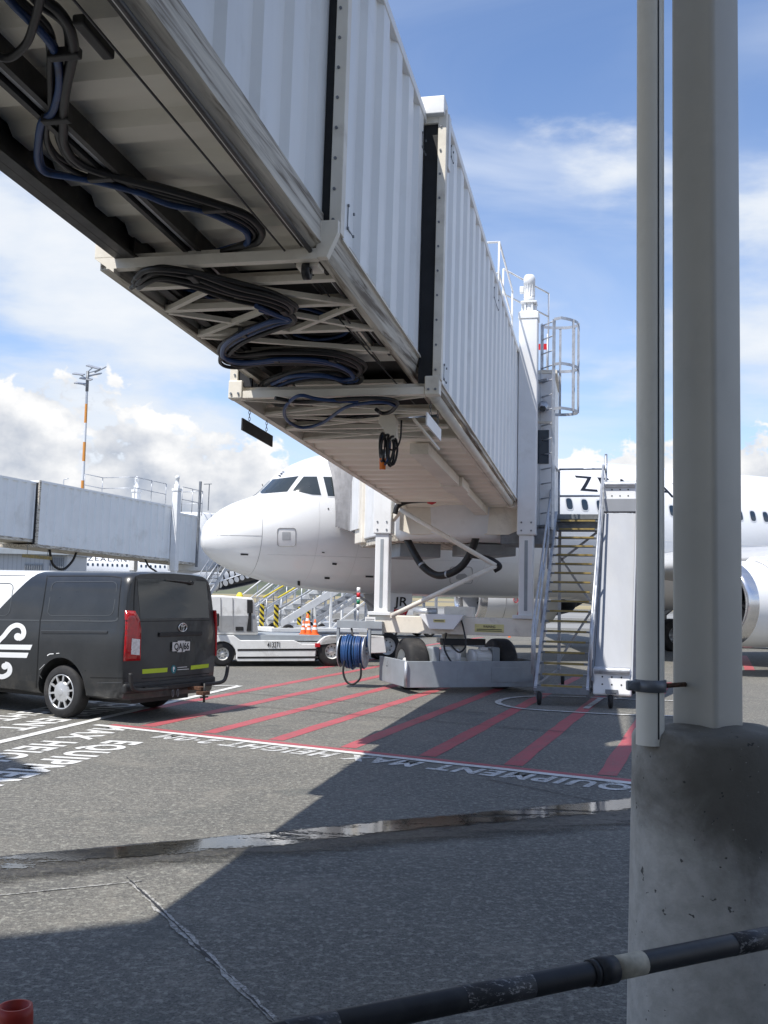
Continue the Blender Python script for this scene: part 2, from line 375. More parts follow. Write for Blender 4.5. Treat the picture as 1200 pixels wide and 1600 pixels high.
def _wetmat(name, lo, hi, water):
    def fn(t, b, ob):
        c, h = asphalt_nodes(t, ob); at = t.n('ShaderNodeAttribute'); at.attribute_name = 'edge'
        n = t.noise(t.mapping(ob, rot=(0, 0, radians(-26)), scale=(0.55, 2.0, 1)), 2.0, 9, 0.74, 0.3); fine = t.noise(ob, 45, 4, 0.65)
        k = t.m('ADD', t.m('MULTIPLY', at.outputs['Fac'], 0.55), t.m('MULTIPLY_ADD', n, 1.7, t.m('MULTIPLY', fine, 0.62)))
        mask = t.step(lo, hi, k)
        t.put(b.inputs['Base Color'], t.mix(1.0, c, (0.16, 0.145, 0.12, 1) if water else (0.45, 0.43, 0.40, 1), 'MULTIPLY'))
        b.inputs['Roughness'].default_value = 0.035 if water else 0.5; b.inputs['IOR'].default_value = 1.7 if water else 1.4; b.inputs['Specular IOR Level'].default_value = 1.0 if water else 0.5
        bp = t.n('ShaderNodeBump'); t.put(bp.inputs['Height'], h); bp.inputs['Strength'].default_value = 0.03 if water else 0.5; bp.inputs['Distance'].default_value = 0.004; t.L.new(bp.outputs[0], b.inputs['Normal'])
        tr = t.n('ShaderNodeBsdfTransparent'); mx = t.n('ShaderNodeMixShader'); t.L.new(mask, mx.inputs[0]); t.L.new(tr.outputs[0], mx.inputs[1]); t.L.new(b.outputs[0], mx.inputs[2])
        t.L.new(mx.outputs[0], t.N['Material Output'].inputs[0])
    surf(name, fn)
_wetmat('wet', 1.57, 1.66, True); _wetmat('damp', 1.05, 1.85, False)

g = MB(); S = 9000.0
g.add([(-S, -400, 0), (S, -400, 0), (S, S, 0), (-S, S, 0)], [(0, 1, 2, 3)])
apron = struct(g.build('apron', 'asphalt')); apron['label'] = 'grey asphalt apron with red hatching, white lines and stencilled lettering'
ROOTLOC[apron.name] = Vector((0, 0, 0))

A_AZ = radians(12.27)
EF = Vector((sin(A_AZ), cos(A_AZ), 0)); EL = Vector((cos(A_AZ), -sin(A_AZ), 0))
def strip(p0, p1, w, z, name, m, side=0.0):
    """painted strip from p0 to p1; side shifts it across its width"""
    p0 = Vector((p0[0], p0[1], 0)); p1 = Vector((p1[0], p1[1], 0)); d = (p1 - p0).normalized(); s = Vector((-d.y, d.x, 0))
    mb = MB(); n = max(1, int((p1 - p0).length / 0.5)); vs = []; fs = []
    for i in range(n + 1):
        q = p0.lerp(p1, i / n); ja = random.uniform(-1, 1) * 0.05 * w; jb = random.uniform(-1, 1) * 0.05 * w
        vs += [q + s * (side - 0.5) * w + s * ja, q + s * (side + 0.5) * w + s * jb]
    for v in vs: v.z = z
    for i in range(n): fs.append((2 * i, 2 * i + 1, 2 * i + 3, 2 * i + 2))
    mb.add(vs, fs); return mb.build(name, m, apron)
PA0 = gnd(-330, 1237.5); PA1 = gnd(375, 1072); PB0 = gnd(140, 1132); PB1 = gnd(992, 1225)
dB = (PB1 - PB0).normalized(); PB2 = PB0 + dB * 16
strip(PA0, PA1, 0.13, 0.007, 'boundary_line', 'mark_white')
strip(PB0 + dB * 0.1, PB2, 0.12, 0.0065, 'boundary_line', 'mark_white')
nB = Vector((-dB.y, dB.x, 0))
if nB.y < 0: nB = -nB
strip(PB0 + nB * 0.135 + dB * 0.25, PB2 + nB * 0.135, 0.13, 0.006, 'boundary_line', 'mark_red')
strip(gnd(322, 1072), gnd(372, 1071.5), 0.10, 0.009, 'boundary_line', 'mark_white')
# hatching: parallel bars starting on line B
hd = Vector((sin(radians(18.1)), cos(radians(18.1)), 0))
starts = [(185, 1138), (310, 1148), (420, 1158), (530, 1169), (665, 1184), (805, 1201), (940, 1216)]
st = [gnd(*p) for p in starts]
gap = (st[-1] - st[1]).length / 5.0
for k in range(-3, 12):
    p = st[1] + dB * gap * (k - 1) + nB * 0.19
    if k < 0:   # bars left of the corner start on line A
        q0 = PA0 + EF * 0; q = p; tt = ((q0 - q).cross(EF)).z / (hd.cross(EF)).z
        p = q + hd * tt + EF * 0.0 + hd * 0.3
    e = p + hd * (12.5 if k < 7 else 9.0)
    strip(p, e, 0.20, 0.003, 'hatch_bar', 'mark_red')
for k in range(3):   # hatching beyond the stand on the right
    p = gnd(1172 + 6 * k, 1048) + dB * (k * 1.9); strip(p, p + hd * 8, 0.25, 0.004, 'hatch_bar', 'mark_red')
# lettering along the lines
def lettering(s, o, ex, ey, h, width, m, off=0.014):
    mb = MB(); put_text(mb, s, Vector((o[0], o[1], 0.0045)), ex, ey, h, width, off=off, space=1.18); return mb.build('stencil_lettering', m, apron)
tb0 = gnd(1003, 1240); 
rB = -dB; uB = -nB
ob_ = PB0 + dB * ((tb0 - PB0).dot(dB) + 0.05) - nB * 0.115
xe = (gnd(233, 1153) - PB0).dot(dB); xs = (ob_ - PB0).dot(dB)
lettering('EQUIPMENT MAX HEIGHT 2\u00b70M', ob_, rB, uB, 0.32, xs - xe, 'mark_white_old', 0.04)
def latf(lat, f): return EL * lat + EF * f
for s, lat, f0, wdt in (('EQUIPMENT', -5.53, 10.98, 3.25), ('MAX HEIGHT', -6.19, 12.15, 3.5), ('EQUIPMENT', -7.28, 14.9, 3.55), ('MAX HEIGHT', -7.95, 15.6, 3.5)):
    lettering(s, latf(lat, f0), -EF, EL, 0.40, wdt, 'mark_white', 0.035)
# wheel position mark: long rounded outline
pts = [gnd(*p) for p in ((1060, 1096), (1000, 1094), (930, 1090.5), (860, 1088.5), (815, 1089.5), (788, 1093), (778, 1098), (790, 1103.5), (820, 1108.5), (880, 1112.5), (940, 1116), (1000, 1118.5), (1060, 1120))]
pts = smooth_path(pts, 5); mb = MB(); vs = []; fs = []
for i, p in enumerate(pts):
    d = (pts[min(i + 1, len(pts) - 1)] - pts[max(i - 1, 0)]).normalized(); s_ = Vector((-d.y, d.x, 0)); vs += [p + s_ * 0.05 + Vector((0, 0, 0.012)), p - s_ * 0.05 + Vector((0, 0, 0.012))]
for i in range(len(pts) - 1): fs.append((2 * i, 2 * i + 1, 2 * i + 3, 2 * i + 2))
mb.add(vs, fs); mb.build('wheel_mark', 'mark_white_old', apron)
strip(gnd(915, 1108), gnd(940, 1091), 0.10, 0.012, 'wheel_mark', 'mark_white_old')
# slab joints
def ragged(p0, p1, w, z, m, name='slab_joint', seed=1, jit=0.35):
    rnd = random.Random(seed); d = (p1 - p0).normalized(); s = Vector((-d.y, d.x, 0)); n = int((p1 - p0).length / 0.035) + 2; vs = []; fs = []; a = b = 0
    for i in range(n):
        q = p0.lerp(p1, i / (n - 1)); a = 0.7 * a + rnd.uniform(-1, 1) * jit * w * 0.5; b = 0.7 * b + rnd.uniform(-1, 1) * jit * w * 0.5
        vs += [q + s * (w / 2 + a) + Vector((0, 0, z)), q - s * (w / 2 + b) + Vector((0, 0, z))]
    for i in range(n - 1): fs.append((2 * i, 2 * i + 1, 2 * i + 3, 2 * i + 2))
    mb = MB(); mb.add(vs, fs); return mb.build(name, m, apron)
J0 = gnd(205, 1379); J1 = gnd(430, 1598); dC = (J1 - J0).normalized(); dD = Vector((sin(radians(64)), cos(radians(64)), 0))
ragged(J0, J0 + dC * 4.5, 0.036, 0.005, 'seal_pale', seed=3, jit=0.5)
ragged(J0 - dC * 0.12, J0 + dC * 4.5, 0.012, 0.007, 'joint_dark', seed=4, jit=0.8)
ragged(J0 - dD * 5, J0 + dD * 0.06, 0.014, 0.005, 'seal_pale', seed=5)
ragged(gnd(760, 1218) - dC * 0, gnd(950, 1256), 0.014, 0.0085, 'joint_dark', seed=6)
ragged(gnd(-60, 1345), gnd(1100, 1241), 0.035, 0.005, 'joint_dark', seed=7)
for px in ((560, 1120), (430, 1090)): ragged(gnd(px[0] - 330, px[1] - 30), gnd(px[0] + 360, px[1] + 28), 0.02, 0.0135, 'joint_dark', seed=px[0])
# puddle along the drain line
def blob(upper, lower, z, name, m, rows=9):
    U = smooth_path([gnd(*p) for p in upper], 10); Lw = smooth_path([gnd(*p) for p in lower], 10); n = len(U); vs = []; fs = []; ed = []
    for i in range(n):
        a = U[i]; b = Lw[i]; ends = min(1.0, i / 6.0, (n - 1 - i) / 6.0)
        for k in range(rows):
            t = k / (rows - 1.0); p = a.lerp(b, t); p.z = z; vs.append(p); ed.append(ends * min(1.0, t * 6.0 + 0.4, (1 - t) * 3.2))
    for i in range(n - 1):
        for k in range(rows - 1): fs.append((rows * i + k, rows * i + k + 1, rows * i + rows + k + 1, rows * i + rows + k))
    mb = MB(); mb.add(vs, fs); o = mb.build(name, m); at = o.data.attributes.new('edge', 'FLOAT', 'POINT'); at.data.foreach_set('value', ed); return o
up_ = [(-60, 1346), (60, 1335), (180, 1324), (300, 1313), (455, 1298), (600, 1284), (750, 1270), (880, 1258), (1010, 1246), (1080, 1240)]
lo_ = [(-60, 1376), (60, 1364), (180, 1350), (300, 1339), (455, 1328), (600, 1308), (750, 1296), (880, 1284), (1010, 1272), (1080, 1264)]
dm_ = [(-60, 1394), (60, 1378), (180, 1364), (300, 1352), (455, 1342), (600, 1328), (750, 1316), (880, 1306), (1010, 1292), (1080, 1283)]
o = blob(up_, dm_, 0.008, 'damp_patch', 'damp'); struct(o); o['label'] = 'damp asphalt margin around the puddle'
o = blob(up_, lo_, 0.012, 'puddle', 'wet'); struct(o); o['label'] = 'thin puddle along the drain line reflecting the sky'

# far field: taxiway, grass, hills
def _far(name, a, b, sc, stretch):
    def fn(t, bs, ob):
        n = t.noise(t.mapping(ob, scale=stretch), sc, 6, 0.6); t.put(bs.inputs['Base Color'], t.mix(t.step(0.35, 0.65, n), col4(a), col4(b))); bs.inputs['Roughness'].default_value = 0.9
    surf(name, fn)
_far('taxiway', (0.20, 0.20, 0.195), (0.27, 0.265, 0.25), 0.02, (0.3, 2, 1))
_far('dry_grass', (0.24, 0.20, 0.10), (0.33, 0.27, 0.15), 0.05, (0.3, 1, 1))
_far('hill_green', (0.055, 0.075, 0.045), (0.12, 0.13, 0.085), 0.012, (1, 1, 1))
def sheet(name, y0, y1, z, m, lab):
    mb = MB(); mb.add([(-2500, y0, z), (2500, y0 , z), (2500, y1, z), (-2500, y1, z)], [(0, 1, 2, 3)]); o = struct(mb.build(name, m)); o['label'] = lab
sheet('taxiway', 62, 74, 0.012, 'taxiway', 'pale taxiway strip beyond the parked aircraft')
sheet('taxiway', 96, 150, 0.012, 'taxiway', 'wide pale taxiway beyond the stands')
sheet('grass_field', 190, 330, 0.02, 'dry_grass', 'dry grass strip between taxiway and runway')
sheet('grass_field', 420, 1200, 0.03, 'dry_grass', 'dry grass field below the far hills')
mb = MB(); rnd = random.Random(5); n = 160; vs = []; fs = []
for i in range(n + 1):
    x = -2200 + 4400 * i / n; y = 1400 + 120 * sin(i * 0.11)
    hgt = 14 + 7 * sin(i * 0.21) + 5 * sin(i * 0.53 + 1) + rnd.uniform(-2.5, 2.5)
    vs += [(x, y - 60, -1), (x, y, hgt * 0.6), (x, y + 80, hgt), (x, y + 400, hgt * 0.7)]
for i in range(n):
    for k in range(3): fs.append((4 * i + k, 4 * i + k + 1, 4 * i + k + 5, 4 * i + k + 4))
mb.add(vs, fs); o = struct(mb.build('hills', 'hill_green')); o['label'] = 'low wooded hills on the horizon'
# ---------------------------------------------------------------- main boarding bridge
B_SL = radians(-1.9)
BF = Vector((sin(A_AZ) * cos(B_SL), cos(A_AZ) * cos(B_SL), sin(B_SL))); BL = EL.copy(); BU = BL.cross(BF)
BM = Matrix(((BL.x, BF.x, BU.x, EYE.x), (BL.y, BF.y, BU.y, EYE.y), (BL.z, BF.z, BU.z, EYE.z), (0, 0, 0, 1)))
def bw(l, f, u): return BM @ Vector((l, f, u))
def bpx(x, y, u):
    """pixel to bridge coordinates on the level u of the tunnel frame"""
    p = onplane(x, y, bw(0, 0, u), BU); return BM.inverted() @ p
liftC = latf(-2.78, 19.2); 
bridge = thing('jet_bridge', (liftC.x, liftC.y, 0), 'white corrugated boarding bridge docked at the white airliner, three telescoping tunnels on wheels', 'jet bridge')
def mbB(): return MB(BM)
def corr_profile(f0, f1, pitch, depth, duty=0.40):
    """list of (f, offset) of a trapezoid sheet"""
    out = []; f = f0; k = 0
    seg = (duty * pitch, (0.5 - duty) * pitch)
    while f < f1 - 1e-6:
        a = f; b = min(f + seg[0], f1); out += [(a, 0.0), (b, 0.0)]
        c = b + seg[1]
        if c >= f1: break
        d = min(c + seg[0], f1); out += [(c, -depth), (d, -depth)]; f = d + seg[1]
    if out[-1][0] < f1: out.append((f1, out[-1][1]))
    return out
def side_wall(lat, f0, f1, u0, u1, sgn, pitch=0.56, depth=0.05):
    mb = mbB(); pr = corr_profile(f0, f1, pitch, depth); vs = []; fs = []
    for f, d in pr: vs += [(lat + sgn * d, f, u0), (lat + sgn * d, f, u1)]
    for i in range(len(pr) - 1): fs.append((2 * i, 2 * i + 1, 2 * i + 3, 2 * i + 2))
    mb.add(vs, fs); return mb
def floor_sheet(l0, l1, f0, f1, u, pitch=0.50, depth=0.06):
    mb = mbB(); pr = corr_profile(f0, f1, pitch, depth, 0.36); vs = []; fs = []
    for f, d in pr: vs += [(l0, f, u - d), (l1, f, u - d)]
    for i in range(len(pr) - 1): fs.append((2 * i, 2 * i + 1, 2 * i + 3, 2 * i + 2))
    mb.add(vs, fs); return mb
def tunnel(R, L, f0, f1, ub, ut, name='tunnel', frame=True, label=None):
    """one telescoping section: returns the wall part that carries the rest"""
    top = mbB(); top.box2((L - 0.01, f0, ut), (R + 0.01, f1, ut + 0.10))
    w = side_wall(R, f0 + 0.02, f1, ub, ut, 1).build(name + '_side_wall', 'bridge_white', bridge, label=label)
    side_wall(L, f0 + 0.02, f1, ub, ut, -1).build(name + '_side_wall', 'bridge_white', bridge)
    top.build(name + '_roof', 'bridge_white', bridge, bevel=0.012)
    return w
def inner_liner(R, L, f0, f1, ub, ut):
    mb = mbB(); mb.box2((L + 0.09, f0, ub + 0.02), (R - 0.09, f1, ut - 0.02)); mb.build('tunnel_liner', 'dark_void', bridge)
S1 = dict(R=-1.97, L=-3.42, f0=-7.0, f1=9.0, ub=2.88, ut=5.08)
S2 = dict(R=-1.83, L=-3.63, f0=6.70, f1=12.3, ub=2.74, ut=5.20)
S3 = dict(R=-1.625, L=-3.83, f0=9.92, f1=19.35, ub=2.49, ut=5.25)
for S in (S1, S2, S3): tunnel(S['R'], S['L'], S['f0'], S['f1'], S['ub'], S['ut'])
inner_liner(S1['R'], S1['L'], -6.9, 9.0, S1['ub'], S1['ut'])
for S in (S1, S2, S3):   # sill strips closing the foot of the sheets
    for lat, sg in ((S['R'], 1), (S['L'], -1)):
        mb = mbB(); mb.box2((lat - sg * 0.14, S['f0'] + 0.06, S['ub'] - 0.012), (lat + sg * 0.004, S['f1'], S['ub'] + 0.004)); mb.build('sill_strip', 'bridge_cream', bridge)
# end frames with black weather seals
for S, P in ((S2, S1), (S3, S2)):
    f = S['f0']; R, L, ub, ut = S['R'], S['L'], S['ub'], S['ut']
    fr = mbB(); wj = 0.075
    fr.box2((R - wj, f - 0.05, ub), (R + 0.012, f + 0.05, ut + 0.08)); fr.box2((L - 0.012, f - 0.05, ub), (L + wj, f + 0.05, ut + 0.08))
    fr.box2((L + wj, f - 0.05, ut - 0.06), (R - wj, f + 0.05, ut + 0.08))
    fo = fr.build('end_frame', 'bridge_cream', bridge, bevel=0.006)
    rv = mbB(); N = 11
    for i in range(N):
        u = ub + 0.1 + (ut - ub - 0.2) * i / (N - 1); rv.cyl((R - 0.045, f - 0.062, u), (R - 0.045, f - 0.046, u), 0.011, 8)
        rv.cyl((L + 0.045, f - 0.062, u), (L + 0.045, f - 0.046, u), 0.011, 8)
    rv.build('rivets', 'galv_dark', bridge)['kind'] = 'stuff'
    se = mbB()
    se.box2((P['R'] - 0.02, f - 0.02, ub - 0.02), (R - wj, f + 0.02, ut)); se.box2((L + wj, f - 0.02, ub - 0.02), (P['L'] + 0.02, f + 0.02, ut))
    se.box2((P['L'] + 0.02, f - 0.015, P['ut'] + 0.1), (P['R'] - 0.02, f + 0.015, ut))
    se.build('weather_seal', 'seal_black', bridge)
# cap box on the third frame's top corner, screwed cover plates
mb = mbB(); mb.box2((-1.98, 9.80, 5.26), (-1.63, 10.05, 5.45)); mb.build('corner_cap', 'panel_white', bridge, bevel=0.008)
mb = mbB(); mb.box2((-1.70, 9.97, 4.75), (-1.60, 10.10, 5.33)); mb.build('corner_cap', 'panel_white', bridge, bevel=0.006)
def plate_screws(l, f0, f1, u0, u1):
    m = mbB()
    for f in (f0, f1):
        for u in (u0, u1): m.cyl((l, f, u), (l + 0.012, f, u), 0.012, 8)
    m.beam((l + 0.003, f0, u0), (l + 0.003, f0, u1), 0.006, 0.006); m.beam((l + 0.003, f0, u0), (l + 0.003, f1, u0), 0.006, 0.006)
    m.build('cover_screws', 'galv_dark', bridge)['kind'] = 'stuff'
plate_screws(-1.828, 6.86, 7.02, 2.86, 3.03); plate_screws(-1.623, 10.10, 10.25, 2.55, 2.70); plate_screws(-1.623, 10.25, 10.4, 5.0, 5.12); plate_screws(-1.828, 9.68, 9.86, 4.85, 5.0); plate_screws(-1.623, 14.6, 15.2, 4.9, 5.05)

# ---- tunnel 1 underside
floor_sheet(-3.40, -2.0, -6.9, 7.6, 2.80).build('floor_pan', 'floor_cream', bridge)
mb = mbB(); mb.box2((-3.50, -6.9, 2.62), (-3.42, 9.3, 2.90)); mb.build('side_rail', 'rail_black', bridge, bevel=0.006)
mb = mbB(); mb.box2((-3.42, -6.9, 2.62), (-3.34, 9.3, 2.65)); mb.build('side_rail', 'rail_black', bridge)
mb = mbB(); mb.prism([(-1.955, 2.90), (-1.945, 2.66), (-2.03, 2.62), (-2.05, 2.90)], (0, -6.9, 0), (1, 0, 0), (0, 0, 1), (0, 16.2, 0)); mb.build('side_rail', 'cream_worn', bridge)
mb = mbB(); mb.box2((-2.075, -6.9, 2.64), (-2.045, 9.3, 2.72)); mb.build('side_rail_trim', 'panel_white', bridge)
mb = mbB(); mb.box2((-2.11, -6.9, 2.66), (-2.08, 9.3, 2.80)); mb.build('side_rail_trim', 'rail_black', bridge)
mb = mbB(); mb.tube([(-2.02, -6.9, 2.605), (-2.02, 9.3, 2.605)], 0.018, 6); mb.build('side_cable', 'cable_black', bridge)
# centre guide channel (twin flanges)
mb = mbB(); mb.box2((-2.985, -6.9, 2.70), (-2.86, 9.6, 2.80)); cg = mb.build('guide_channel', 'rail_black', bridge)
mb = mbB(); mb.box2((-2.99, -6.9, 2.665), (-2.955, 9.6, 2.70)); mb.box2((-2.89, -6.9, 2.665), (-2.855, 9.6, 2.70)); mb.build('guide_flange', 'rail_black', cg)
mb = mbB(); mb.box2((-2.945, -6.9, 2.694), (-2.90, 9.6, 2.699)); mb.build('guide_strip', 'galv', cg)
# ---- tunnel 2 underside: rails, cross members, dark void above
mb = mbB(); mb.prism([(-1.832, 2.76), (-1.85, 2.72), (-1.885, 2.60), (-1.915, 2.56), (-1.975, 2.56), (-1.99, 2.78)], (0, 6.66, 0), (1, 0, 0), (0, 0, 1), (0, 5.6, 0)); mb.build('side_rail', 'cream_worn', bridge)
mb = mbB(); mb.box2((-3.64, 6.66, 2.56), (-3.56, 12.3, 2.76)); mb.build('side_rail', 'cream_worn', bridge)
mb = mbB(); mb.prism([(-1.825, 2.82), (-1.825, 2.73), (-1.90, 2.555), (-1.98, 2.555), (-1.98, 2.82)], (0, 6.60, 0), (1, 0, 0), (0, 0, 1), (0, 0.07, 0)); mb.build('corner_plate', 'bridge_cream', bridge, bevel=0.004)
mb = mbB(); mb.box2((-3.66, 6.60, 2.63), (-3.50, 6.70, 2.95)); mb.build('corner_plate', 'bridge_cream', bridge, bevel=0.006)
mb = mbB(); mb.prism([(-3.66, 2.63), (-3.50, 2.52), (-3.50, 2.63)], (0, 6.60, 0), (1, 0, 0), (0, 0, 1), (0, 0.10, 0)); mb.build('corner_plate', 'bridge_cream', bridge)
def xbeam(f, l0=-3.56, l1=-1.97, u=2.585, w=0.07, h=0.055, m='bridge_cream'):
    q = mbB(); q.box2((l0, f, u - h / 2), (l1, f + w, u + h / 2)); q.box2((l0, f + w - 0.012, u + h / 2), (l1, f + w, u + h / 2 + 0.05)); return q.build('cross_member', m, bridge)
for f in (6.60, 7.06, 7.62, 8.32, 9.05): xbeam(f, h=0.075 if f == 6.60 else 0.05)
def diag(a, b, u=2.575, w=0.045, h=0.04):
    q = mbB(); q.beam((a[0], a[1], u), (b[0], b[1], u), w, h); q.build('diagonal_brace', 'bridge_cream', bridge)
diag((-3.56, 7.66), (-2.85, 7.08)); diag((-2.85, 7.08), (-1.97, 7.66), 2.57); diag((-3.56, 7.70), (-2.7, 8.34)); diag((-2.7, 8.34), (-1.97, 7.70), 2.57)
diag((-3.56, 8.36), (-2.72, 7.72), 2.568); diag((-2.72, 7.72), (-1.97, 8.36), 2.568); diag((-3.56, 8.4), (-1.97, 9.05), 2.57)
# plates above the braces, the near-black ones coloured as shaded void
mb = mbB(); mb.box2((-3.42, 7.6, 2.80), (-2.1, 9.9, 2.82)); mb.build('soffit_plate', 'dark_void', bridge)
mb = mbB(); mb.box2((-3.3, 9.25, 2.66), (-2.05, 9.75, 2.70)); mb.build('soffit_plate', 'bridge_cream', bridge)
mb = mbB(); mb.box2((-2.22, 8.6, 2.62), (-2.14, 9.2, 2.68)); mb.build('soffit_plate', 'bridge_cream', bridge)
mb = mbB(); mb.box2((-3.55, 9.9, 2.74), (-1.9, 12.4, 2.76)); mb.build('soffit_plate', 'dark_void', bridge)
mb = mbB(); mb.box2((-3.3, 10.4, 2.60), (-2.1, 11.1, 2.64)); mb.build('soffit_plate', 'bridge_cream', bridge)
mb = mbB(); mb.box2((-3.45, 6.66, 2.60), (-3.38, 10.2, 2.80)); mb.build('side_rail', 'rail_black', bridge)
# ---- tunnel 3 underside
mb = mbB(); mb.box2((-1.775, 9.86, 2.34), (-1.625, 9.99, 2.53)); mb.build('corner_block', 'bridge_cream', bridge, bevel=0.01)
mb = mbB(); mb.box2((-3.85, 9.86, 2.34), (-3.70, 9.99, 2.53)); mb.build('corner_block', 'bridge_cream', bridge, bevel=0.01)
for lx in (-1.735, -1.665, -3.815, -3.735):
    q = mbB(); q.cyl((lx, 9.845, 2.39), (lx, 9.862, 2.39), 0.012, 8); q.build('bolt', 'galv_dark', bridge)
mb = mbB(); mb.tube([(-1.735, 9.95, 2.40), (-1.735, 19.2, 2.40)], 0.055, 12); mb.build('side_tube', 'bridge_cream', bridge)
mb = mbB(); mb.box2((-1.80, 9.95, 2.43), (-1.64, 19.2, 2.52)); mb.build('side_rail', 'cream_worn', bridge)
mb = mbB(); mb.box2((-3.83, 9.95, 2.34), (-3.75, 19.3, 2.52)); mb.build('side_rail', 'bridge_cream', bridge)
mb = mbB(); mb.box2((-1.80, 19.05, 2.33), (-1.62, 19.3, 2.50)); mb.build('corner_block', 'bridge_cream', bridge, bevel=0.01)
xbeam(9.88, -3.75, -1.78, 2.385, 0.08, 0.075)
for f in (10.75, 11.55): xbeam(f, -3.75, -1.79, 2.375, 0.06, 0.05)
def diag3(a, b, u=2.36): diag(a, b, u, 0.035, 0.03)
diag3((-3.75, 10.0), (-1.79, 10.75)); diag3((-3.75, 10.75), (-1.79, 10.0)); diag3((-3.75, 10.8), (-1.79, 11.55)); diag3((-3.75, 11.55), (-1.79, 10.8)); diag3((-3.75, 12.25), (-1.79, 11.6)); diag3((-3.75, 11.6), (-1.79, 12.25))
mb = mbB(); mb.box2((-3.75, 12.28, 2.36), (-1.79, 12.36, 2.62)); mb.build('cross_member', 'bridge_cream', bridge)
floor_sheet(-3.75, -1.79, 12.36, 19.3, 2.36, 0.46, 0.045).build('floor_pan', 'floor_cream', bridge)
mb = mbB(); mb.box2((-1.81, 12.36, 2.35), (-1.775, 19.2, 2.44)); mb.build('floor_edge', 'bridge_cream', bridge)
mb = mbB(); mb.box2((-2.42, 12.5, 2.20), (-2.18, 15.3, 2.34)); mb.box2((-2.47, 15.3, 2.19), (-2.13, 16.1, 2.335)); mb.box2((-2.42, 16.1, 2.20), (-2.18, 19.2, 2.34)); mb.build('cable_duct', 'bridge_cream', bridge, bevel=0.006)
mb = mbB(); mb.prism([(-3.9, 2.36), (-1.62, 2.36), (-1.62, 1.92), (-1.80, 1.84), (-3.7, 1.84), (-3.9, 1.92)], (0, 19.3, 0), (1, 0, 0), (0, 0, 1), (0, 0.16, 0)); mb.build('end_girder', 'bridge_cream', bridge, bevel=0.008)
# hanging clearance plates on chains
def chain(p, q, m='galv_dark'):
    mb = MB(); n = 5; p = Vector(p); q = Vector(q)
    for i in range(n):
        a = p.lerp(q, i / n); b = p.lerp(q, (i + 1) / n); c = (a + b) / 2; h = (b - a).length * 0.62
        ax = Vector((1, 0, 0)) if i % 2 else Vector((0, 1, 0)); up = Vector((0, 0, 1))
        mb.tube([c + ax * 0.011 * cos(t) + up * h * sin(t) for t in [2 * pi * k / 8 for k in range(8)]], 0.0035, 5, closed=True)
    return mb
def hang_plate(lat, fa, fb, m, lab):
    top = 2.36; u0 = 2.20
    pl = mbB(); pl.box2((lat - 0.008, fa, u0 - 0.13), (lat + 0.008, fb, u0)); po = pl.build('clearance_plate', m, bridge, label=lab)
    for f in (fa + 0.22, fb - 0.22):
        chain(bw(lat, f, top), bw(lat, f, u0 - 0.02)).build('chain', 'galv_dark', po)
hang_plate(-3.80, 10.18, 11.2, 'black_plastic', 'dark plate hanging on two chains'); hang_plate(-1.78, 10.05, 10.95, 'white_paint', 'white plate hanging on two chains')
# festoon cables ---------------------------------------------------------
def cable(px, u, r, m, name='cable', du=0.0, jx=0.0, jy=0.0, n=6, rnd=None):
    P = [bpx(x + jx, y + jy, u) for x, y in px]
    if rnd: P = [p + Vector((rnd.uniform(-1, 1) * 0.012, rnd.uniform(-1, 1) * 0.02, rnd.uniform(-1, 1) * 0.012)) for p in P]
    mb = mbB(); mb.tube(smooth_path(P, n), r, 7); return mb.build(name, m, bridge)
blueA = [(-40, -60), (0, -18), (21, 7), (45, 31), (66, 52), (84, 77), (92, 108), (92, 140), (82, 175), (65, 192), (59, 224), (59, 252), (70, 269), (105, 276), (147, 283), (217, 301), (266, 320), (315, 329), (364, 350), (385, 364), (385, 381), (357, 392), (315, 397)]
blkA = [(10, -70), (40, -30), (70, 0), (91, 17), (108, 42), (115, 77), (110, 105), (101, 150), (99, 196), (100, 224), (115, 248), (147, 266), (210, 283), (266, 297), (336, 318), (385, 336), (409, 360), (402, 378), (378, 384), (340, 396)]
blkB = [(-20, -60), (20, -8), (52, 24), (72, 50), (78, 80), (78, 110), (79, 150), (76, 175), (72, 200), (74, 225), (90, 250), (125, 272), (180, 287), (240, 303), (300, 318), (350, 333), (385, 350), (398, 368), (380, 380), (345, 393)]
rc = random.Random(3)
cable(blueA, 2.66, 0.021, 'cable_blue'); cable(blkA, 2.66, 0.026, 'cable_black'); cable(blkB, 2.68, 0.018, 'cable_black')
cable(blkA, 2.69, 0.018, 'cable_black', jx=-7, jy=3, rnd=rc); cable(blkB, 2.70, 0.014, 'cable_black', jx=6, jy=-4, rnd=rc); cable(blueA, 2.69, 0.015, 'cable_blue', jx=5, jy=-3, rnd=rc)
cable([(70, -60), (62, 0), (52, 40), (40, 70), (15, 90), (-10, 84), (-40, 60)], 2.62, 0.02, 'cable_black')
for px in ((101, 84), (88, 185), (158, 277), (336, 326)):
    p = bpx(px[0], px[1], 2.655); q = mbB(); q.box(p, (0.16, 0.05, 0.05)); q.build('cable_clamp', 'black_plastic', bridge, bevel=0.006)
blkC = [(213, 440), (225, 430), (250, 425), (302, 433), (363, 453), (415, 466), (445, 479), (454, 492), (423, 507), (380, 522), (356, 539), (350, 555), (371, 562), (423, 557), (510, 559), (553, 572), (564, 583), (549, 591), (523, 583), (467, 585), (423, 596), (410, 606)]
blueC = [(400, 478), (432, 492), (450, 499), (423, 503), (390, 516), (362, 530), (348, 545), (352, 560), (385, 566), (440, 561), (500, 563), (540, 577), (552, 590), (535, 593), (500, 586), (455, 588), (425, 600)]
for k in range(7): cable(blkC, 2.52 - 0.02 * (k % 2), 0.018 + 0.005 * (k % 2), 'cable_black', jx=rc.uniform(-9, 9), jy=-9 + 3.5 * k, rnd=rc)
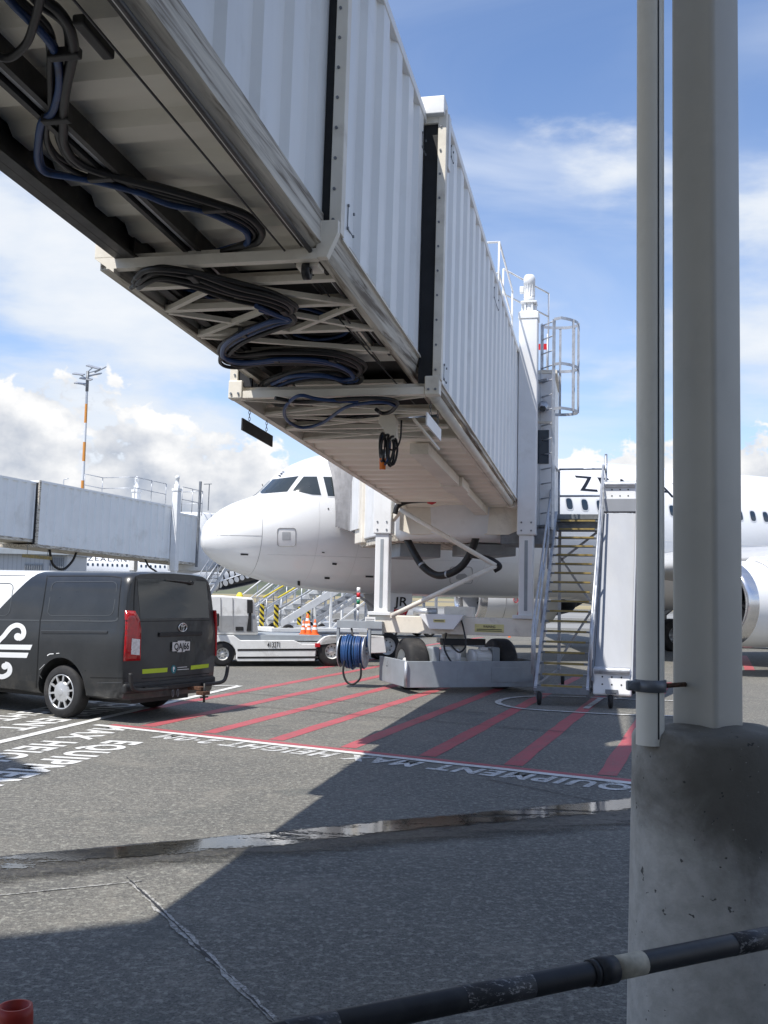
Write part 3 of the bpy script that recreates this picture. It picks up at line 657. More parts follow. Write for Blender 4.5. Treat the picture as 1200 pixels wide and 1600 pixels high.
cable(blueC, 2.47, 0.021, 'cable_blue'); cable(blueC, 2.49, 0.016, 'cable_blue', jx=6, jy=4, rnd=rc)
for px in ((302, 432), (445, 486), (380, 520), (430, 560), (520, 562)):
    p = bpx(px[0], px[1], 2.50); q = mbB(); q.box(p, (0.05, 0.14, 0.06)); q.build('cable_clamp', 'black_plastic', bridge, bevel=0.006)
lp = [(250, 462), (290, 452), (330, 462), (372, 478), (420, 470), (480, 480), (520, 492), (548, 505), (540, 522), (500, 528), (450, 520), (400, 510), (350, 505), (300, 490), (262, 476)]
for k in range(5): cable(lp, 2.70, 0.016, 'cable_blue' if k == 2 else 'cable_black', jx=rc.uniform(-10, 10), jy=-10 + 6 * k, rnd=rc)
lp2 = [(215, 436), (240, 445), (300, 470), (360, 500), (420, 540), (470, 575), (520, 600), (570, 612), (600, 620)]
for k in range(3): cable(lp2, 2.74, 0.018, 'cable_black', jx=10 * k, jy=-4 * k, rnd=rc)
loop3 = [(560, 628), (500, 624), (470, 618), (452, 628), (444, 644), (452, 660), (474, 668), (505, 660), (539, 637), (570, 630), (600, 628), (618, 634)]
cable(loop3, 2.30, 0.019, 'cable_blue'); cable([(430, 622), (470, 628), (530, 624), (590, 622), (620, 628), (612, 642), (598, 646), (588, 640)], 2.31, 0.022, 'cable_black')
for k in range(3): cable([(440, 640), (500, 652), (560, 645), (610, 640), (600, 655), (540, 665), (490, 672)], 2.5, 0.018, 'cable_black', jy=k * 6, rnd=rc)
# wire ropes along the tunnels
for l, u in ((-2.28, 2.655), (-2.13, 2.60)):
    q = mbB(); q.tube([(l, -6.9 if l < -2.2 else 6.8, u), (l + (0.09 if l < -2.2 else 0.0), 9.6, u - 0.05)], 0.007, 6); q.build('wire_rope', 'cable_black', bridge)
q = mbB(); q.tube([(-2.18, 8.0, 2.56), (-2.02, 11.9, 2.44)], 0.007, 6); q.build('wire_rope', 'cable_black', bridge)
q = mbB(); q.box((-2.3, 4.02, 2.655), (0.06, 0.3, 0.05)); q.build('rope_clamp', 'black_plastic', bridge, bevel=0.01)
q = mbB(); q.lathe([(0.02, 0), (0.06, 0.0), (0.06, 0.05), (0.02, 0.05)], 14, (-2.1, 6.72, 2.50), (1, 0, 0)); q.build('rope_pulley', 'black_plastic', bridge)
q = mbB(); q.box((-2.07, 6.78, 2.545), (0.16, 0.16, 0.03)); q.build('pulley_bracket', 'bridge_cream', bridge)
# festoon junction box with coiled cable and beacon
jb = mbB(); jb.prism([(-0.09, 0.12), (0.06, 0.14), (0.10, 0.06), (0.10, -0.14), (0.0, -0.20), (-0.04, -0.05), (-0.10, 0.03)], (-2.37, 10.9, 2.25), (1, 0, 0), (0, 0, 1), (0, 0.12, 0)); jb.build('junction_box', 'bridge_cream', bridge, bevel=0.006)
for k in range(5):
    c = bpx(606 + 3 * k, 708 + 2 * (k % 3), 2.25); c = Vector((-2.42 + 0.03 * k, 10.9 + 0.03 * (k % 2), 2.0 - 0.01 * k)); rx = 0.045 + 0.012 * (k % 3); rz = 0.16 + 0.02 * (k % 2); an = 0.35 * (k - 2)
    pts = [c + Vector((rx * cos(t) * cos(an), rx * cos(t) * sin(an) + 0.02 * sin(2 * t), rz * sin(t))) for t in [2 * pi * i / 20 for i in range(20)]]
    q = mbB(); q.tube(pts, 0.013, 6, closed=True); q.build('cable_coil', 'cable_black' if k != 1 else 'cable_blue', bridge)
q = mbB(); q.tube(smooth_path([(-2.40, 10.92, 2.12), (-2.36, 10.9, 2.0), (-2.28, 10.9, 1.97), (-2.22, 10.9, 2.08), (-2.21, 10.9, 2.3)], 6), 0.01, 6); q.build('cable', 'cable_black', bridge)
q = mbB(); q.lathe([(0.001, -0.10), (0.035, -0.10), (0.04, 0.0), (0.04, 0.02)], 14, (-2.42, 10.95, 1.86)); bo = q.build('beacon', 'beacon_orange', bridge)
q = mbB(); q.cyl((-2.42, 10.95, 1.88), (-2.42, 10.95, 1.98), 0.03, 12); q.build('beacon_base', 'galv', bo)
q = mbB(); q.beam((-2.08, 10.9, 2.32), (-1.86, 11.35, 2.05), 0.025, 0.025); q.build('stay_rod', 'bridge_cream', bridge)

# ---- lift columns, cross beam --------------------------------------------------
LF = 19.2
def lz(lat, z, f=LF): 
    p = latf(lat, f); return Vector((p.x, p.y, z))
LM = Matrix(((EL.x, EF.x, 0, 0), (EL.y, EF.y, 0, 0), (0, 0, 1, 0), (0, 0, 0, 1)))
def mbL(): return MB(LM)
for lat, w in ((-1.44, 0.35), (-4.17, 0.35)):
    q = mbL(); q.box2((lat - w / 2, LF - w / 2, 2.90), (lat + w / 2, LF + w / 2, 6.98)); col = q.build('lift_column', 'panel_white', bridge, bevel=0.02)
    q = mbL(); q.box2((lat - 0.135, LF - 0.135, 1.36), (lat + 0.135, LF + 0.135, 2.90)); q.build('column_leg', 'panel_white', bridge, bevel=0.02)
    q = mbL()
    zs = [1.55 + 1.2 * i / 12 for i in range(13)]
    for sgn in (-1,): q.box2((lat - 0.03, LF - 0.142, 1.5), (lat + 0.03, LF - 0.1325, 2.8))
    q.build('guide_slot', 'steel_paint_grey', bridge)
    q = mbL(); q.box2((lat - 0.19, LF - 0.19, 6.98), (lat + 0.19, LF + 0.19, 7.11)); q.build('column_cap', 'panel_white', bridge, bevel=0.01)
    q = mbL(); q.box2((lat - 0.23, LF - 0.22, 1.355), (lat + 0.20, LF + 0.2, 1.42)); q.build('base_plate', 'panel_white', bridge, bevel=0.006)
    q = mbL()
    for dx in (-0.09, 0.09):
        for z in (2.98, 3.13): q.cyl((lat + dx, LF - w / 2 - 0.015, z), (lat + dx, LF - w / 2 + 0.005, z), 0.017, 8)
    q.build('column_bolts', 'galv_dark', bridge)['kind'] = 'stuff'
    # gear motor on top
    o3 = (lat, LF, 7.11)
    q = mbL(); q.box2((lat - 0.15, LF - 0.15, 7.11), (lat + 0.15, LF + 0.15, 7.14)); q.box2((lat - 0.15, LF - 0.15, 7.30), (lat + 0.15, LF + 0.15, 7.33)); q.cyl((lat, LF, 7.14), (lat, LF, 7.30), 0.11, 16)
    for a in range(6): q.beam((lat + 0.13 * cos(a * pi / 3), LF + 0.13 * sin(a * pi / 3), 7.14), (lat + 0.13 * cos(a * pi / 3), LF + 0.13 * sin(a * pi / 3), 7.30), 0.03, 0.03)
    gm = q.build('gearbox', 'panel_white', bridge, bevel=0.004)
    q = mbL(); q.lathe([(0.001, 7.33), (0.105, 7.33), (0.105, 7.42), (0.092, 7.43), (0.092, 7.66), (0.108, 7.67), (0.112, 7.80), (0.085, 7.86), (0.001, 7.87)], 20, (lat, LF, 0))
    for a in range(14): q.box((lat + 0.10 * cos(a * 2 * pi / 14), LF + 0.10 * sin(a * 2 * pi / 14), 7.545), (0.016, 0.008, 0.22), Matrix.Rotation(a * 2 * pi / 14, 3, 'Z'))
    q.build('motor', 'panel_white', gm); q = mbL(); q.box2((lat - 0.18, LF - 0.06, 7.52), (lat - 0.10, LF + 0.06, 7.64)); q.build('terminal_box', 'panel_white', gm, bevel=0.01)
q = mbL(); q.box2((-4.42, LF - 0.17, 1.03), (-1.08, LF + 0.17, 1.352)); q.build('cross_beam', 'bridge_cream', bridge, bevel=0.012)
q = mbL(); q.prism([(-3.40, 1.40), (-2.55, 1.40), (-2.60, 1.32), (-2.74, 1.13), (-3.18, 1.13)], (0, LF - 0.40, 0), (1, 0, 0), (0, 0, 1), (0, 0.228, 0)); q.build('storage_bracket', 'panel_white', bridge, bevel=0.005)
q = mbL(); q.box2((-2.95, LF - 0.15, 1.353), (-2.4, LF + 0.15, 1.55)); q.build('equipment_box', 'bridge_cream', bridge, bevel=0.01)
q = mbL(); q.cyl((-3.55, LF - 0.05, 1.44), (-3.1, LF - 0.05, 1.44), 0.075, 14); q.build('actuator', 'galv', bridge)
def sign(name, lat, w, z0, z1, f, m, lines, tm='black_paint', par=None):
    q = mbL(); q.box2((lat - w / 2, f - 0.006, z0), (lat + w / 2, f, z1)); s_ = q.build(name, m, par or bridge)
    q = mbL(); H = z1 - z0
    for (txt, hy, hh, ww) in lines:
        if txt is None: 
            q.box2((lat - ww * w / 2, f - 0.0085, z0 + hy * H), (lat + ww * w / 2, f - 0.0075, z0 + (hy + hh) * H))
        else:
            put_text(q, txt, (lat - ww * w / 2, f - 0.008, z0 + hy * H), (1, 0, 0), (0, 0, 1), hh * H, ww * w, off=0.02)
    q.build('sign_lettering', tm, s_); return s_
sign('warning_sign', -2.10, 0.54, 1.09, 1.24, LF - 0.172, 'sign_yellow', [('WARNING', 0.55, 0.30, 0.42), (None, 0.30, 0.10, 0.86), (None, 0.12, 0.08, 0.86)])
sign('small_sign', -3.0, 0.22, 1.255, 1.31, LF - 0.403, 'sign_yellow', [(None, 0.35, 0.3, 0.8)])
sign('notice_plate', -4.33, 0.2, 1.16, 1.32, LF - 0.30, 'white_paint', [(None, 0.7, 0.06, 0.8), (None, 0.5, 0.06, 0.8), (None, 0.3, 0.06, 0.8)])
# ---- steerable bogie -------------------------------------------------------------
b_ax = radians(72); AX = Vector((sin(b_ax), cos(b_ax), 0)); RD = Vector((-AX.y, AX.x, 0)); BC = Vector((1.43, 19.62, 0))
GM = Matrix(((AX.x, RD.x, 0, BC.x), (AX.y, RD.y, 0, BC.y), (0, 0, 1, 0), (0, 0, 0, 1)))
def mbG(): return MB(GM)
def wheel(M, r, w, parent, rim_m='rim_white', ry=0.55, side=-1, holes=8, tread=True, name='wheel'):
    """wheel with axle along local x; side = which face shows"""
    q = MB(M); h = w / 2
    prof = [(r * ry, -h), (r * 0.80, -h * 1.0), (r * 0.92, -h * 0.92), (r * 0.985, -h * 0.72), (r, -h * 0.45), (r, h * 0.45), (r * 0.985, h * 0.72), (r * 0.92, h * 0.92), (r * 0.80, h), (r * ry, h)]
    q.lathe(prof, 32, (0, 0, r), (1, 0, 0)); ty = q.build(name, 'rubber', parent)
    q = MB(M); k = side
    rp = [(r * ry * 1.0, k * h * 0.98), (r * ry * 0.97, k * h * 0.80), (r * ry * 0.82, k * h * 0.35), (r * ry * 0.45, k * h * 0.40), (r * ry * 0.38, k * h * 0.75), (0.0005, k * h * 0.78)]
    q.lathe(rp, 24, (0, 0, r), (1, 0, 0)); q.lathe([(r * ry * 1.005, -h * 0.9), (r * ry * 1.005, h * 0.9)], 24, (0, 0, r), (1, 0, 0)); rm = q.build('rim', rim_m, ty)
    q = MB(M)
    for i in range(holes):
        a = 2 * pi * i / holes; rr = r * ry * 0.64; c = Vector((k * h * 0.34, rr * cos(a), r + rr * sin(a))); q.cyl(c, c + Vector((k * h * 0.10, 0, 0)), r * ry * 0.085, 8)
    q.build('rim_holes', 'black_plastic', rm)['kind'] = 'stuff'
    return ty
for sx in (-1, 1):
    wheel(GM @ Matrix.Translation((sx * 0.90, 0, 0)), 0.475, 0.40, bridge, side=-1)
q = mbG(); q.cyl((-0.75, 0, 0.475), (0.75, 0, 0.475), 0.09, 14); q.box2((-0.42, -0.22, 0.36), (0.42, 0.22, 0.60)); q.build('axle', 'bridge_cream', bridge, bevel=0.01)
q = mbG(); q.cyl((-0.05, 0, 0.60), (-0.05, 0, 1.03), 0.24, 20); q.cyl((-0.05, 0, 0.86), (-0.05, 0, 0.95), 0.33, 20); q.build('slewing_post', 'bridge_cream', bridge)
q = mbG(); q.box2((-0.42, -0.36, 0.83), (0.45, -0.22, 0.95)); q.build('slewing_guard', 'black_plastic', bridge, bevel=0.01)
for sx in (-1, 1):
    q = mbG(); q.cyl((sx * 0.20, -0.38, 0.62), (sx * 0.52, -0.38, 0.62), 0.13, 18)
    for a in range(16): q.box((sx * 0.36, -0.38 + 0.135 * cos(a * pi / 8), 0.62 + 0.135 * sin(a * pi / 8)), (0.26, 0.012, 0.012))
    q.cyl((sx * 0.12, -0.38, 0.62), (sx * 0.20, -0.38, 0.62), 0.145, 18); mo = q.build('drive_motor', 'white_paint', bridge)
    q = mbG(); q.box2((sx * 0.53, -0.52, 0.46), (sx * 0.68, -0.20, 0.80)); q.build('motor_gearbox', 'steel_paint_grey', mo, bevel=0.03)
    q = mbG(); q.box2((sx * 0.30, -0.50, 0.74), (sx * 0.44, -0.34, 0.80)); q.build('terminal_box', 'white_paint', mo, bevel=0.01)
q = mbG(); q.box2((-0.70, -0.55, 0.42), (0.70, -0.2, 0.46)); q.build('motor_shelf', 'white_paint', bridge)
# wheel guard: three sided bumper
q = mbG(); q.box2((-1.33, -0.98, 0.11), (1.36, -0.94, 0.575)); wg = q.build('wheel_guard', 'steel_paint_grey', bridge, bevel=0.008)
for sx in (-1.33, 1.32):
    q = mbG(); q.box2((sx, -0.94, 0.11), (sx + 0.04, 0.62, 0.575)); q.build('wheel_guard', 'steel_paint_grey', bridge, bevel=0.008)
    q = mbG(); q.box2((sx - 0.01, 0.1, 0.475 - 0.05), (0, 0.2, 0.475 + 0.05)) if sx < 0 else q.box2((0, 0.1, 0.475 - 0.05), (sx + 0.04, 0.2, 0.475 + 0.05)); q.build('guard_bracket', 'steel_paint_grey', bridge)
q = mbG(); q.tube([(-1.36, -1.0, 0.57), (-1.36, -1.0, 0.12)], 0.03, 8); q.build('guard_corner', 'galv', wg)
q = mbG(); q.beam((-0.35, -0.982, 0.14), (-0.35, -0.982, 0.42), 0.02, 0.012); q.build('guard_rib', 'steel_paint_grey', wg)
q = mbG(); q.box2((0.30, -0.987, 0.2), (0.85, -0.981, 0.46)); q.build('guard_panel', 'steel_paint_grey', wg, bevel=0.003)
# control cables on the bogie
for P in ([(-2.62, LF - 0.18, 1.30), (-2.55, LF - 0.3, 1.1), (-2.5, LF - 0.4, 0.85), (-2.62, LF - 0.42, 0.72), (-2.78, LF - 0.4, 0.85)], [(-2.9, LF - 0.18, 1.05), (-2.9, LF - 0.4, 0.8), (-2.8, LF - 0.45, 0.6), (-2.7, LF - 0.5, 0.5)]):
    q = mbL(); q.tube(smooth_path(P, 6), 0.017, 6); q.build('cable', 'cable_black', bridge)
# ---- hose reel -------------------------------------------------------------------
RLc = -4.64; RF = LF - 0.30
q = mbL()
q.box2((RLc - 0.33, RF - 0.05, 1.10), (RLc + 0.55, RF + 0.05, 1.24))
q.box2((RLc - 0.33, RF - 0.04, 0.56), (RLc - 0.28, RF + 0.04, 1.10)); q.box2((RLc + 0.28, RF - 0.04, 0.56), (RLc + 0.33, RF + 0.04, 1.10))
rf = q.build('reel_frame', 'steel_paint_grey', bridge, bevel=0.005)
q = mbL(); q.box2((RLc + 0.34, RF - 0.03, 1.0), (RLc + 0.55, LF - 0.1, 1.23)); q.build('reel_bracket', 'steel_paint_grey', bridge)
ZR = 0.66
for dx in (-0.245, 0.235):
    q = mbL(); q.cyl((RLc + dx - 0.010, RF, ZR), (RLc + dx + 0.010, RF, ZR), 0.30, 28); q.build('reel_flange', 'galv', bridge, bevel=0.004)
q = mbL(); q.cyl((RLc - 0.30, RF, ZR), (RLc + 0.30, RF, ZR), 0.05, 12); q.build('reel_axle', 'galv_dark', bridge)
rr_ = random.Random(5)
for lay, (r0, m_, nt, x0, x1) in enumerate(((0.245, 'cable_black', 10, -0.21, 0.20), (0.275, 'hose_blue', 7, -0.21, 0.10), (0.272, 'cable_blue', 4, 0.06, 0.21), (0.30, 'hose_blue', 3, -0.15, 0.02))):
    P = []; ph = rr_.uniform(0, 1)
    for i in range(nt * 16):
        t = i / 16.0; r = r0 + 0.012 * sin(t * 5.1 + ph) + 0.006 * sin(t * 13.7); w = 0.014 * sin(2 * pi * t + ph * 6) + 0.01 * sin(2.3 * t)
        P.append((RLc + x0 + (x1 - x0) * t / nt + w, RF + r * cos(2 * pi * t), ZR + r * sin(2 * pi * t) - (0.012 if sin(2 * pi * t) < 0 else 0)))
    q = mbL(); q.tube(P, 0.022, 6); q.build('hose', m_, bridge)
q = mbL(); q.cyl((RLc - 0.23, RF, ZR), (RLc + 0.22, RF, ZR), 0.22, 20); q.build('reel_drum', 'cable_black', bridge)
q = mbL(); q.tube(smooth_path([(RLc - 0.10, RF - 0.26, 0.52), (RLc - 0.12, RF - 0.28, 0.30), (RLc - 0.05, RF - 0.28, 0.12), (RLc + 0.08, RF - 0.28, 0.08), (RLc + 0.20, RF - 0.28, 0.18), (RLc + 0.22, RF - 0.28, 0.32), (RLc + 0.2, RF - 0.27, 0.46)], 6), 0.02, 7); q.build('hose_end', 'cable_black', bridge)
q = mbL(); q.tube(smooth_path([(-4.35, LF - 0.25, 1.15), (-4.37, LF - 0.3, 0.9), (-4.38, LF - 0.3, 0.75)], 4), 0.028, 7); q.build('air_hose', 'hose_blue', bridge)
q = mbL(); q.tube([(RLc - 0.05, RF, 1.10), (RLc - 0.02, RF - 0.05, 1.0), (RLc + 0.0, RF - 0.12, 0.92)], 0.02, 6); q.build('hose_feed', 'cable_black', bridge)
# signal beacon (white, red, white, green) on a short post, striped
# ---- swing arm of the ground power cable -------------------------------------------
def lpx(x, y, f=LF):
    p = onplane(x, y, latf(0, f), EF); return Vector((p.dot(EL), p.dot(EF), p.z))
for f, a, b, r in ((LF - 0.45, (625, 796), (775, 884), 0.045), (LF - 0.45, (775, 884), (612, 962), 0.045)):
    q = mbL(); q.tube([lpx(a[0], a[1], f), lpx(b[0], b[1], f)], r, 10); q.build('swing_arm', 'bridge_cream', bridge)
q = mbL(); q.tube(smooth_path([lpx(x, y, LF - 0.42) for x, y in ((617, 803), (622, 790), (640, 783), (675, 781))], 6), 0.05, 8); q.build('power_cable', 'cable_black', bridge)
q = mbL(); q.tube([lpx(668, 782, LF - 0.42), lpx(676, 782, LF - 0.42), lpx(682, 784, LF - 0.42)], [0.06, 0.085, 0.02], 10); q.build('power_plug', 'red', bridge)
q = mbL(); q.tube(smooth_path([lpx(x, y, LF - 0.40) for x, y in ((735, 868), (762, 872), (776, 879), (781, 886), (772, 892))], 6), 0.045, 8); q.build('power_cable', 'cable_black', bridge)
q = mbL(); q.beam(lpx(625, 796, LF - 0.3), (-4.0, LF, 3.2), 0.08, 0.12); q.build('arm_bracket', 'bridge_cream', bridge)
q = mbL(); q.beam(lpx(612, 962, LF - 0.45), (-3.95, LF, 1.36), 0.06, 0.08); q.build('arm_bracket', 'bridge_cream', bridge)
hs = [(747, 815), (745, 832), (738, 858), (722, 884), (700, 897), (680, 898), (660, 884), (646, 862), (636, 842), (630, 828)]
q = mbL(); q.tube(smooth_path([lpx(x, y, LF + 0.25 + 0.12 * i) for i, (x, y) in enumerate(hs)], 6), 0.075, 10); ph = q.build('air_duct_hose', 'cable_black', bridge)
for i in (2, 4, 6):
    a = lpx(hs[i][0], hs[i][1], LF + 0.25 + 0.12 * i); b = lpx(hs[i + 1][0], hs[i + 1][1], LF + 0.37 + 0.12 * i)
    q = mbL(); q.tube([a, a + (b - a) * 0.12], 0.08, 10); q.build('hose_band', 'galv', ph)
# ---------------------------------------------------------------- airliners
from mathutils.bvhtree import BVHTree
mat('aircraft_white', (0.80, 0.805, 0.80), 0.22, var=0.02, vscale=0.6, dirt=(0.62, 0.60, 0.56), dscale=0.7, dlo=0.5, dhi=0.8, damt=0.35, coat=0.3)
mat('aircraft_black', (0.012, 0.012, 0.013), 0.25, coat=0.3)
mat('aircraft_grey', (0.42, 0.43, 0.44), 0.35, var=0.05)
mat('panel_line', (0.30, 0.30, 0.30), 0.6)
mat('skin_seam', (0.60, 0.60, 0.59), 0.5)
mat('window_ring', (0.62, 0.63, 0.64), 0.35)
mat('inlet_metal', (0.66, 0.66, 0.67), 0.18, metal=0.9)
mat('fan_dark', (0.03, 0.03, 0.035), 0.35, metal=0.5)
ST = [  # x, top, bottom, half width, height of max width
 (0.0, -0.79, -0.81, 0.01, -0.80), (0.02, -0.62, -0.97, 0.16, -0.79), (0.06, -0.46, -1.04, 0.28, -0.78), (0.15, -0.31, -1.15, 0.43, -0.76), (0.30, -0.17, -1.28, 0.62, -0.73), (0.50, 0.0, -1.41, 0.80, -0.69), (0.75, 0.15, -1.52, 0.98, -0.64), (1.0, 0.26, -1.61, 1.13, -0.58),
 (1.2, 0.335, -1.675, 1.225, -0.54), (1.4, 0.42, -1.73, 1.31, -0.50), (1.6, 0.60, -1.78, 1.385, -0.45), (1.9, 0.93, -1.85, 1.49, -0.38), (2.15, 1.15, -1.89, 1.565, -0.32), (2.4, 1.305, -1.925, 1.635, -0.27), (2.7, 1.445, -1.96, 1.70, -0.22), (3.0, 1.55, -1.99, 1.76, -0.17), (3.5, 1.69, -2.03, 1.835, -0.10), (4.0, 1.80, -2.06, 1.89, -0.05),
 (5.0, 1.94, -2.085, 1.95, 0.0), (6.0, 2.01, -2.1, 1.975, 0.0), (7.0, 2.04, -2.1, 1.975, 0.0), (10, 2.04, -2.1, 1.975, 0), (14, 2.04, -2.1, 1.975, 0), (18, 2.04, -2.1, 1.975, 0), (22.0, 2.04, -2.1, 1.975, 0.0), (24.0, 2.04, -2.06, 1.975, 0.02), (26.0, 2.04, -1.80, 1.93, 0.12), (28.0, 2.03, -1.35, 1.80, 0.34), (30.0, 1.99, -0.80, 1.58, 0.62), (32.0, 1.90, -0.22, 1.28, 0.88), (34.0, 1.75, 0.35, 0.90, 1.08), (36.0, 1.52, 0.82, 0.50, 1.19), (37.3, 1.32, 1.08, 0.22, 1.20), (37.57, 1.24, 1.16, 0.05, 1.20)]
def st_at(x):
    for a, b in zip(ST, ST[1:]):
        if a[0] <= x <= b[0]:
            t = (x - a[0]) / (b[0] - a[0]); return [a[i] + (b[i] - a[i]) * t for i in range(5)]
    return list(ST[-1])
def surf_lat(x, z):
    _, T, Bt, w, zm = st_at(x); h = (T - zm) if z > zm else (zm - Bt)
    k = min(0.999, abs(z - zm) / h); return w * (1 - k ** 2.0) ** 0.5
ZC = 3.83
def airliner(name, tip, azd, label, main=True):
    a = radians(azd); AD = Vector((sin(a), cos(a), 0)); PT = Vector((cos(a), -sin(a), 0)); tip = Vector(tip)
    M = Matrix(((AD.x, PT.x, 0, tip.x), (AD.y, PT.y, 0, tip.y), (0, 0, 1, ZC), (0, 0, 0, 1)))   # x aft, y port, z up from the centreline
    base = M @ Vector((12, 0, -ZC))
    root = thing(name, base, label, 'airplane')
    n = 72; rings = []
    xs = []
    for s0, s1 in zip(ST, ST[1:]):
        k = max(1, int((s1[0] - s0[0]) / 1.2)); xs += [s0[0] + (s1[0] - s0[0]) * i / k for i in range(k)]
    xs.append(ST[-1][0])
    for x in xs:
        _, T, Bt, w, zm = st_at(x); rg = []
        for k in range(n):
            t = 2 * pi * k / n; c, s = cos(t), sin(t); rg.append((x, w * c, zm + ((T - zm) if s > 0 else (zm - Bt)) * s))
        rings.append(rg)
    q = MB(M); q.loft(rings); bvh = BVHTree.FromPolygons(q.v, q.f); q.build('fuselage', 'aircraft_white', root)
    fus = bpy.data.objects[root.children[0].name] if root.children else None
    fus = [o for o in bpy.data.objects if o.parent == root][0]
    def decal_px(poly, name, m, off=0.006, par=None, mirror=False, div=4):
        """polygon traced in pixels, dropped on the fuselage skin"""
        vs = []; 
        c = Vector((sum(p[0] for p in poly) / len(poly), sum(p[1] for p in poly) / len(poly)))
        outer = []
        for i in range(len(poly)):
            p, q_ = poly[i], poly[(i + 1) % len(poly)]
            for k in range(div): outer.append(Vector((p[0] + (q_[0] - p[0]) * k / div, p[1] + (q_[1] - p[1]) * k / div)))
        rr = [1.0, 0.75, 0.5, 0.25, 0.02]; P = []
        for s_ in rr:
            for o_ in outer:
                x, y = c + (o_ - c) * s_; d = ray(x, y).normalized(); hit = bvh.ray_cast(EYE, d)
                if hit[0] is None: return None
                P.append(hit[0] + hit[1] * (off if hit[1].dot(d) < 0 else -off))
        N = len(outer); fs = []
        for i in range(len(rr) - 1):
            for k in range(N): fs.append((i * N + k, i * N + (k + 1) % N, (i + 1) * N + (k + 1) % N, (i + 1) * N + k))
        mb = MB(); mb.add(P, fs, True); o = mb.build(name, m, par or root)
        if mirror:
            Mi = M.inverted(); mb = MB(); mb.add([M @ Vector(((Mi @ p).x, -(Mi @ p).y, (Mi @ p).z)) for p in P], fs, True); mb.build(name, m, par or root)
        return o
    def skin(x, z, off=0.006, side=1): return Vector((x, side * (surf_lat(x, z) + off), z))
    def shape_on_skin(poly, name, m, off=0.006, side=1, par=None, div=6):
        """polygon in (x, z) wrapped on the side of the fuselage"""
        bm = bmesh.new(); vs = [bm.verts.new((p[0], 0, p[1])) for p in poly]; bm.faces.new(vs)
        z0 = min(p[1] for p in poly); z1 = max(p[1] for p in poly); k = max(2, int((z1 - z0) / 0.08))
        for i in range(1, k):
            bmesh.ops.bisect_plane(bm, geom=bm.verts[:] + bm.edges[:] + bm.faces[:], plane_co=(0, 0, z0 + (z1 - z0) * i / k), plane_no=(0, 0, 1))
        bm.verts.index_update(); mb = MB(M); mb.add([skin(v.co.x, v.co.z, off, side) for v in bm.verts], [tuple(v.index for v in f.verts) for f in bm.faces]); bm.free()
        return mb.build(name, m, par or root)
    def line_on_skin(pts, w, name, m, off=0.004, side=1, par=None):
        mb = MB(M); P = [skin(x, z, off, side) for x, z in pts]; vs = []; fs = []
        for i, p in enumerate(P):
            d = (P[min(i + 1, len(P) - 1)] - P[max(i - 1, 0)]).normalized(); nrm = Vector((0, side * 1, 0.3)).normalized(); s = d.cross(nrm).normalized() * (w / 2); vs += [p + s, p - s]
        for i in range(len(P) - 1): fs.append((2 * i, 2 * i + 1, 2 * i + 3, 2 * i + 2))
        mb.add(vs, fs); return mb.build(name, m, par or root)
    # cabin windows, both sides
    def rrect(cx, cz, w, h, k=0.8, n=16):
        out = []
        for i in range(n):
            t = 2 * pi * i / n; c, s = cos(t), sin(t); e = 2 / 3.2; out.append((cx + w / 2 * math.copysign(abs(c) ** e, c), cz + h / 2 * math.copysign(abs(s) ** e, s)))
        return out
    for side in ((1, -1) if main else (1,)):
        for i in range(-4, 42):
            x = 9.77 + 0.5085 * i
            if x < 7.4 or x > 31 : continue
            if i in (14, 17) and False: continue
            z = 0.53; wob = side
            if x > 24: z = 0.53
            fr = shape_on_skin(rrect(x, z, 0.27, 0.385), 'cabin_window', 'window_ring', 0.006, side)
            shape_on_skin(rrect(x, z, 0.205, 0.31), 'pane', 'glass_blue', 0.010, side, fr)
    # doors outlined on the skin
    for x0, x1 in ((4.55, 5.40), (31.4, 32.2)):
        zb, zt = (-0.42, 1.42) if x0 < 10 else (-0.1, 1.45)
        for side in (1, -1):
            line_on_skin([(x0, zb), (x0, 0), (x0, 0.5), (x0, 1.0), (x0, zt), (x1, zt), (x1, 1.0), (x1, 0.5), (x1, 0), (x1, zb), (x0, zb)], 0.03, 'door_outline', 'panel_line', 0.006, side)
    # airline titles
    mb0 = MB(); put_text(mb0, 'AIR NEW ZEALAND', (0, 0, 0), (1, 0, 0), (0, 0, 1), 0.46, 10.1, off=0.004, space=1.25)
    bm = bmesh.new(); vv = [bm.verts.new(v) for v in mb0.v]
    for f in mb0.f:
        try: bm.faces.new([vv[i] for i in f])
        except Exception: pass
    for i in range(1, 10): bmesh.ops.bisect_plane(bm, geom=bm.verts[:] + bm.edges[:] + bm.faces[:], plane_co=(0, 0, 0.046 * i), plane_no=(0, 0, 1))
    bm.verts.index_update()
    mb = MB(M); mb.add([skin(5.08 + v.co.x, 0.94 + v.co.z, 0.008) for v in bm.verts], [tuple(v.index for v in f.verts) for f in bm.faces]); bm.free(); mb.build('title_lettering', 'aircraft_black', root)
    # cockpit glazing (generic shape in skin coordinates)
    if main:
        for poly in ([(403.5, 772.3), (426.5, 749.5), (466.7, 744.3), (449, 768.3)], [(457.3, 766.8), (474.5, 745), (495.2, 745), (501.8, 773.8), (488, 773.2)], [(504.8, 745.3), (524.8, 745.8), (530, 775.8), (512.3, 775)]):
            cx = sum(p[0] for p in poly) / len(poly); cy = sum(p[1] for p in poly) / len(poly)
            big = [(cx + (p[0] - cx) * 1.10, cy + (p[1] - cy) * 1.12) for p in poly]
            fr = decal_px(big, 'cockpit_window', 'window_ring', 0.006, mirror=True)
            if fr: decal_px(poly, 'pane', 'glass_dark', 0.012, par=fr, mirror=True)
        # radome seam, service panels, small probes
        seam = []
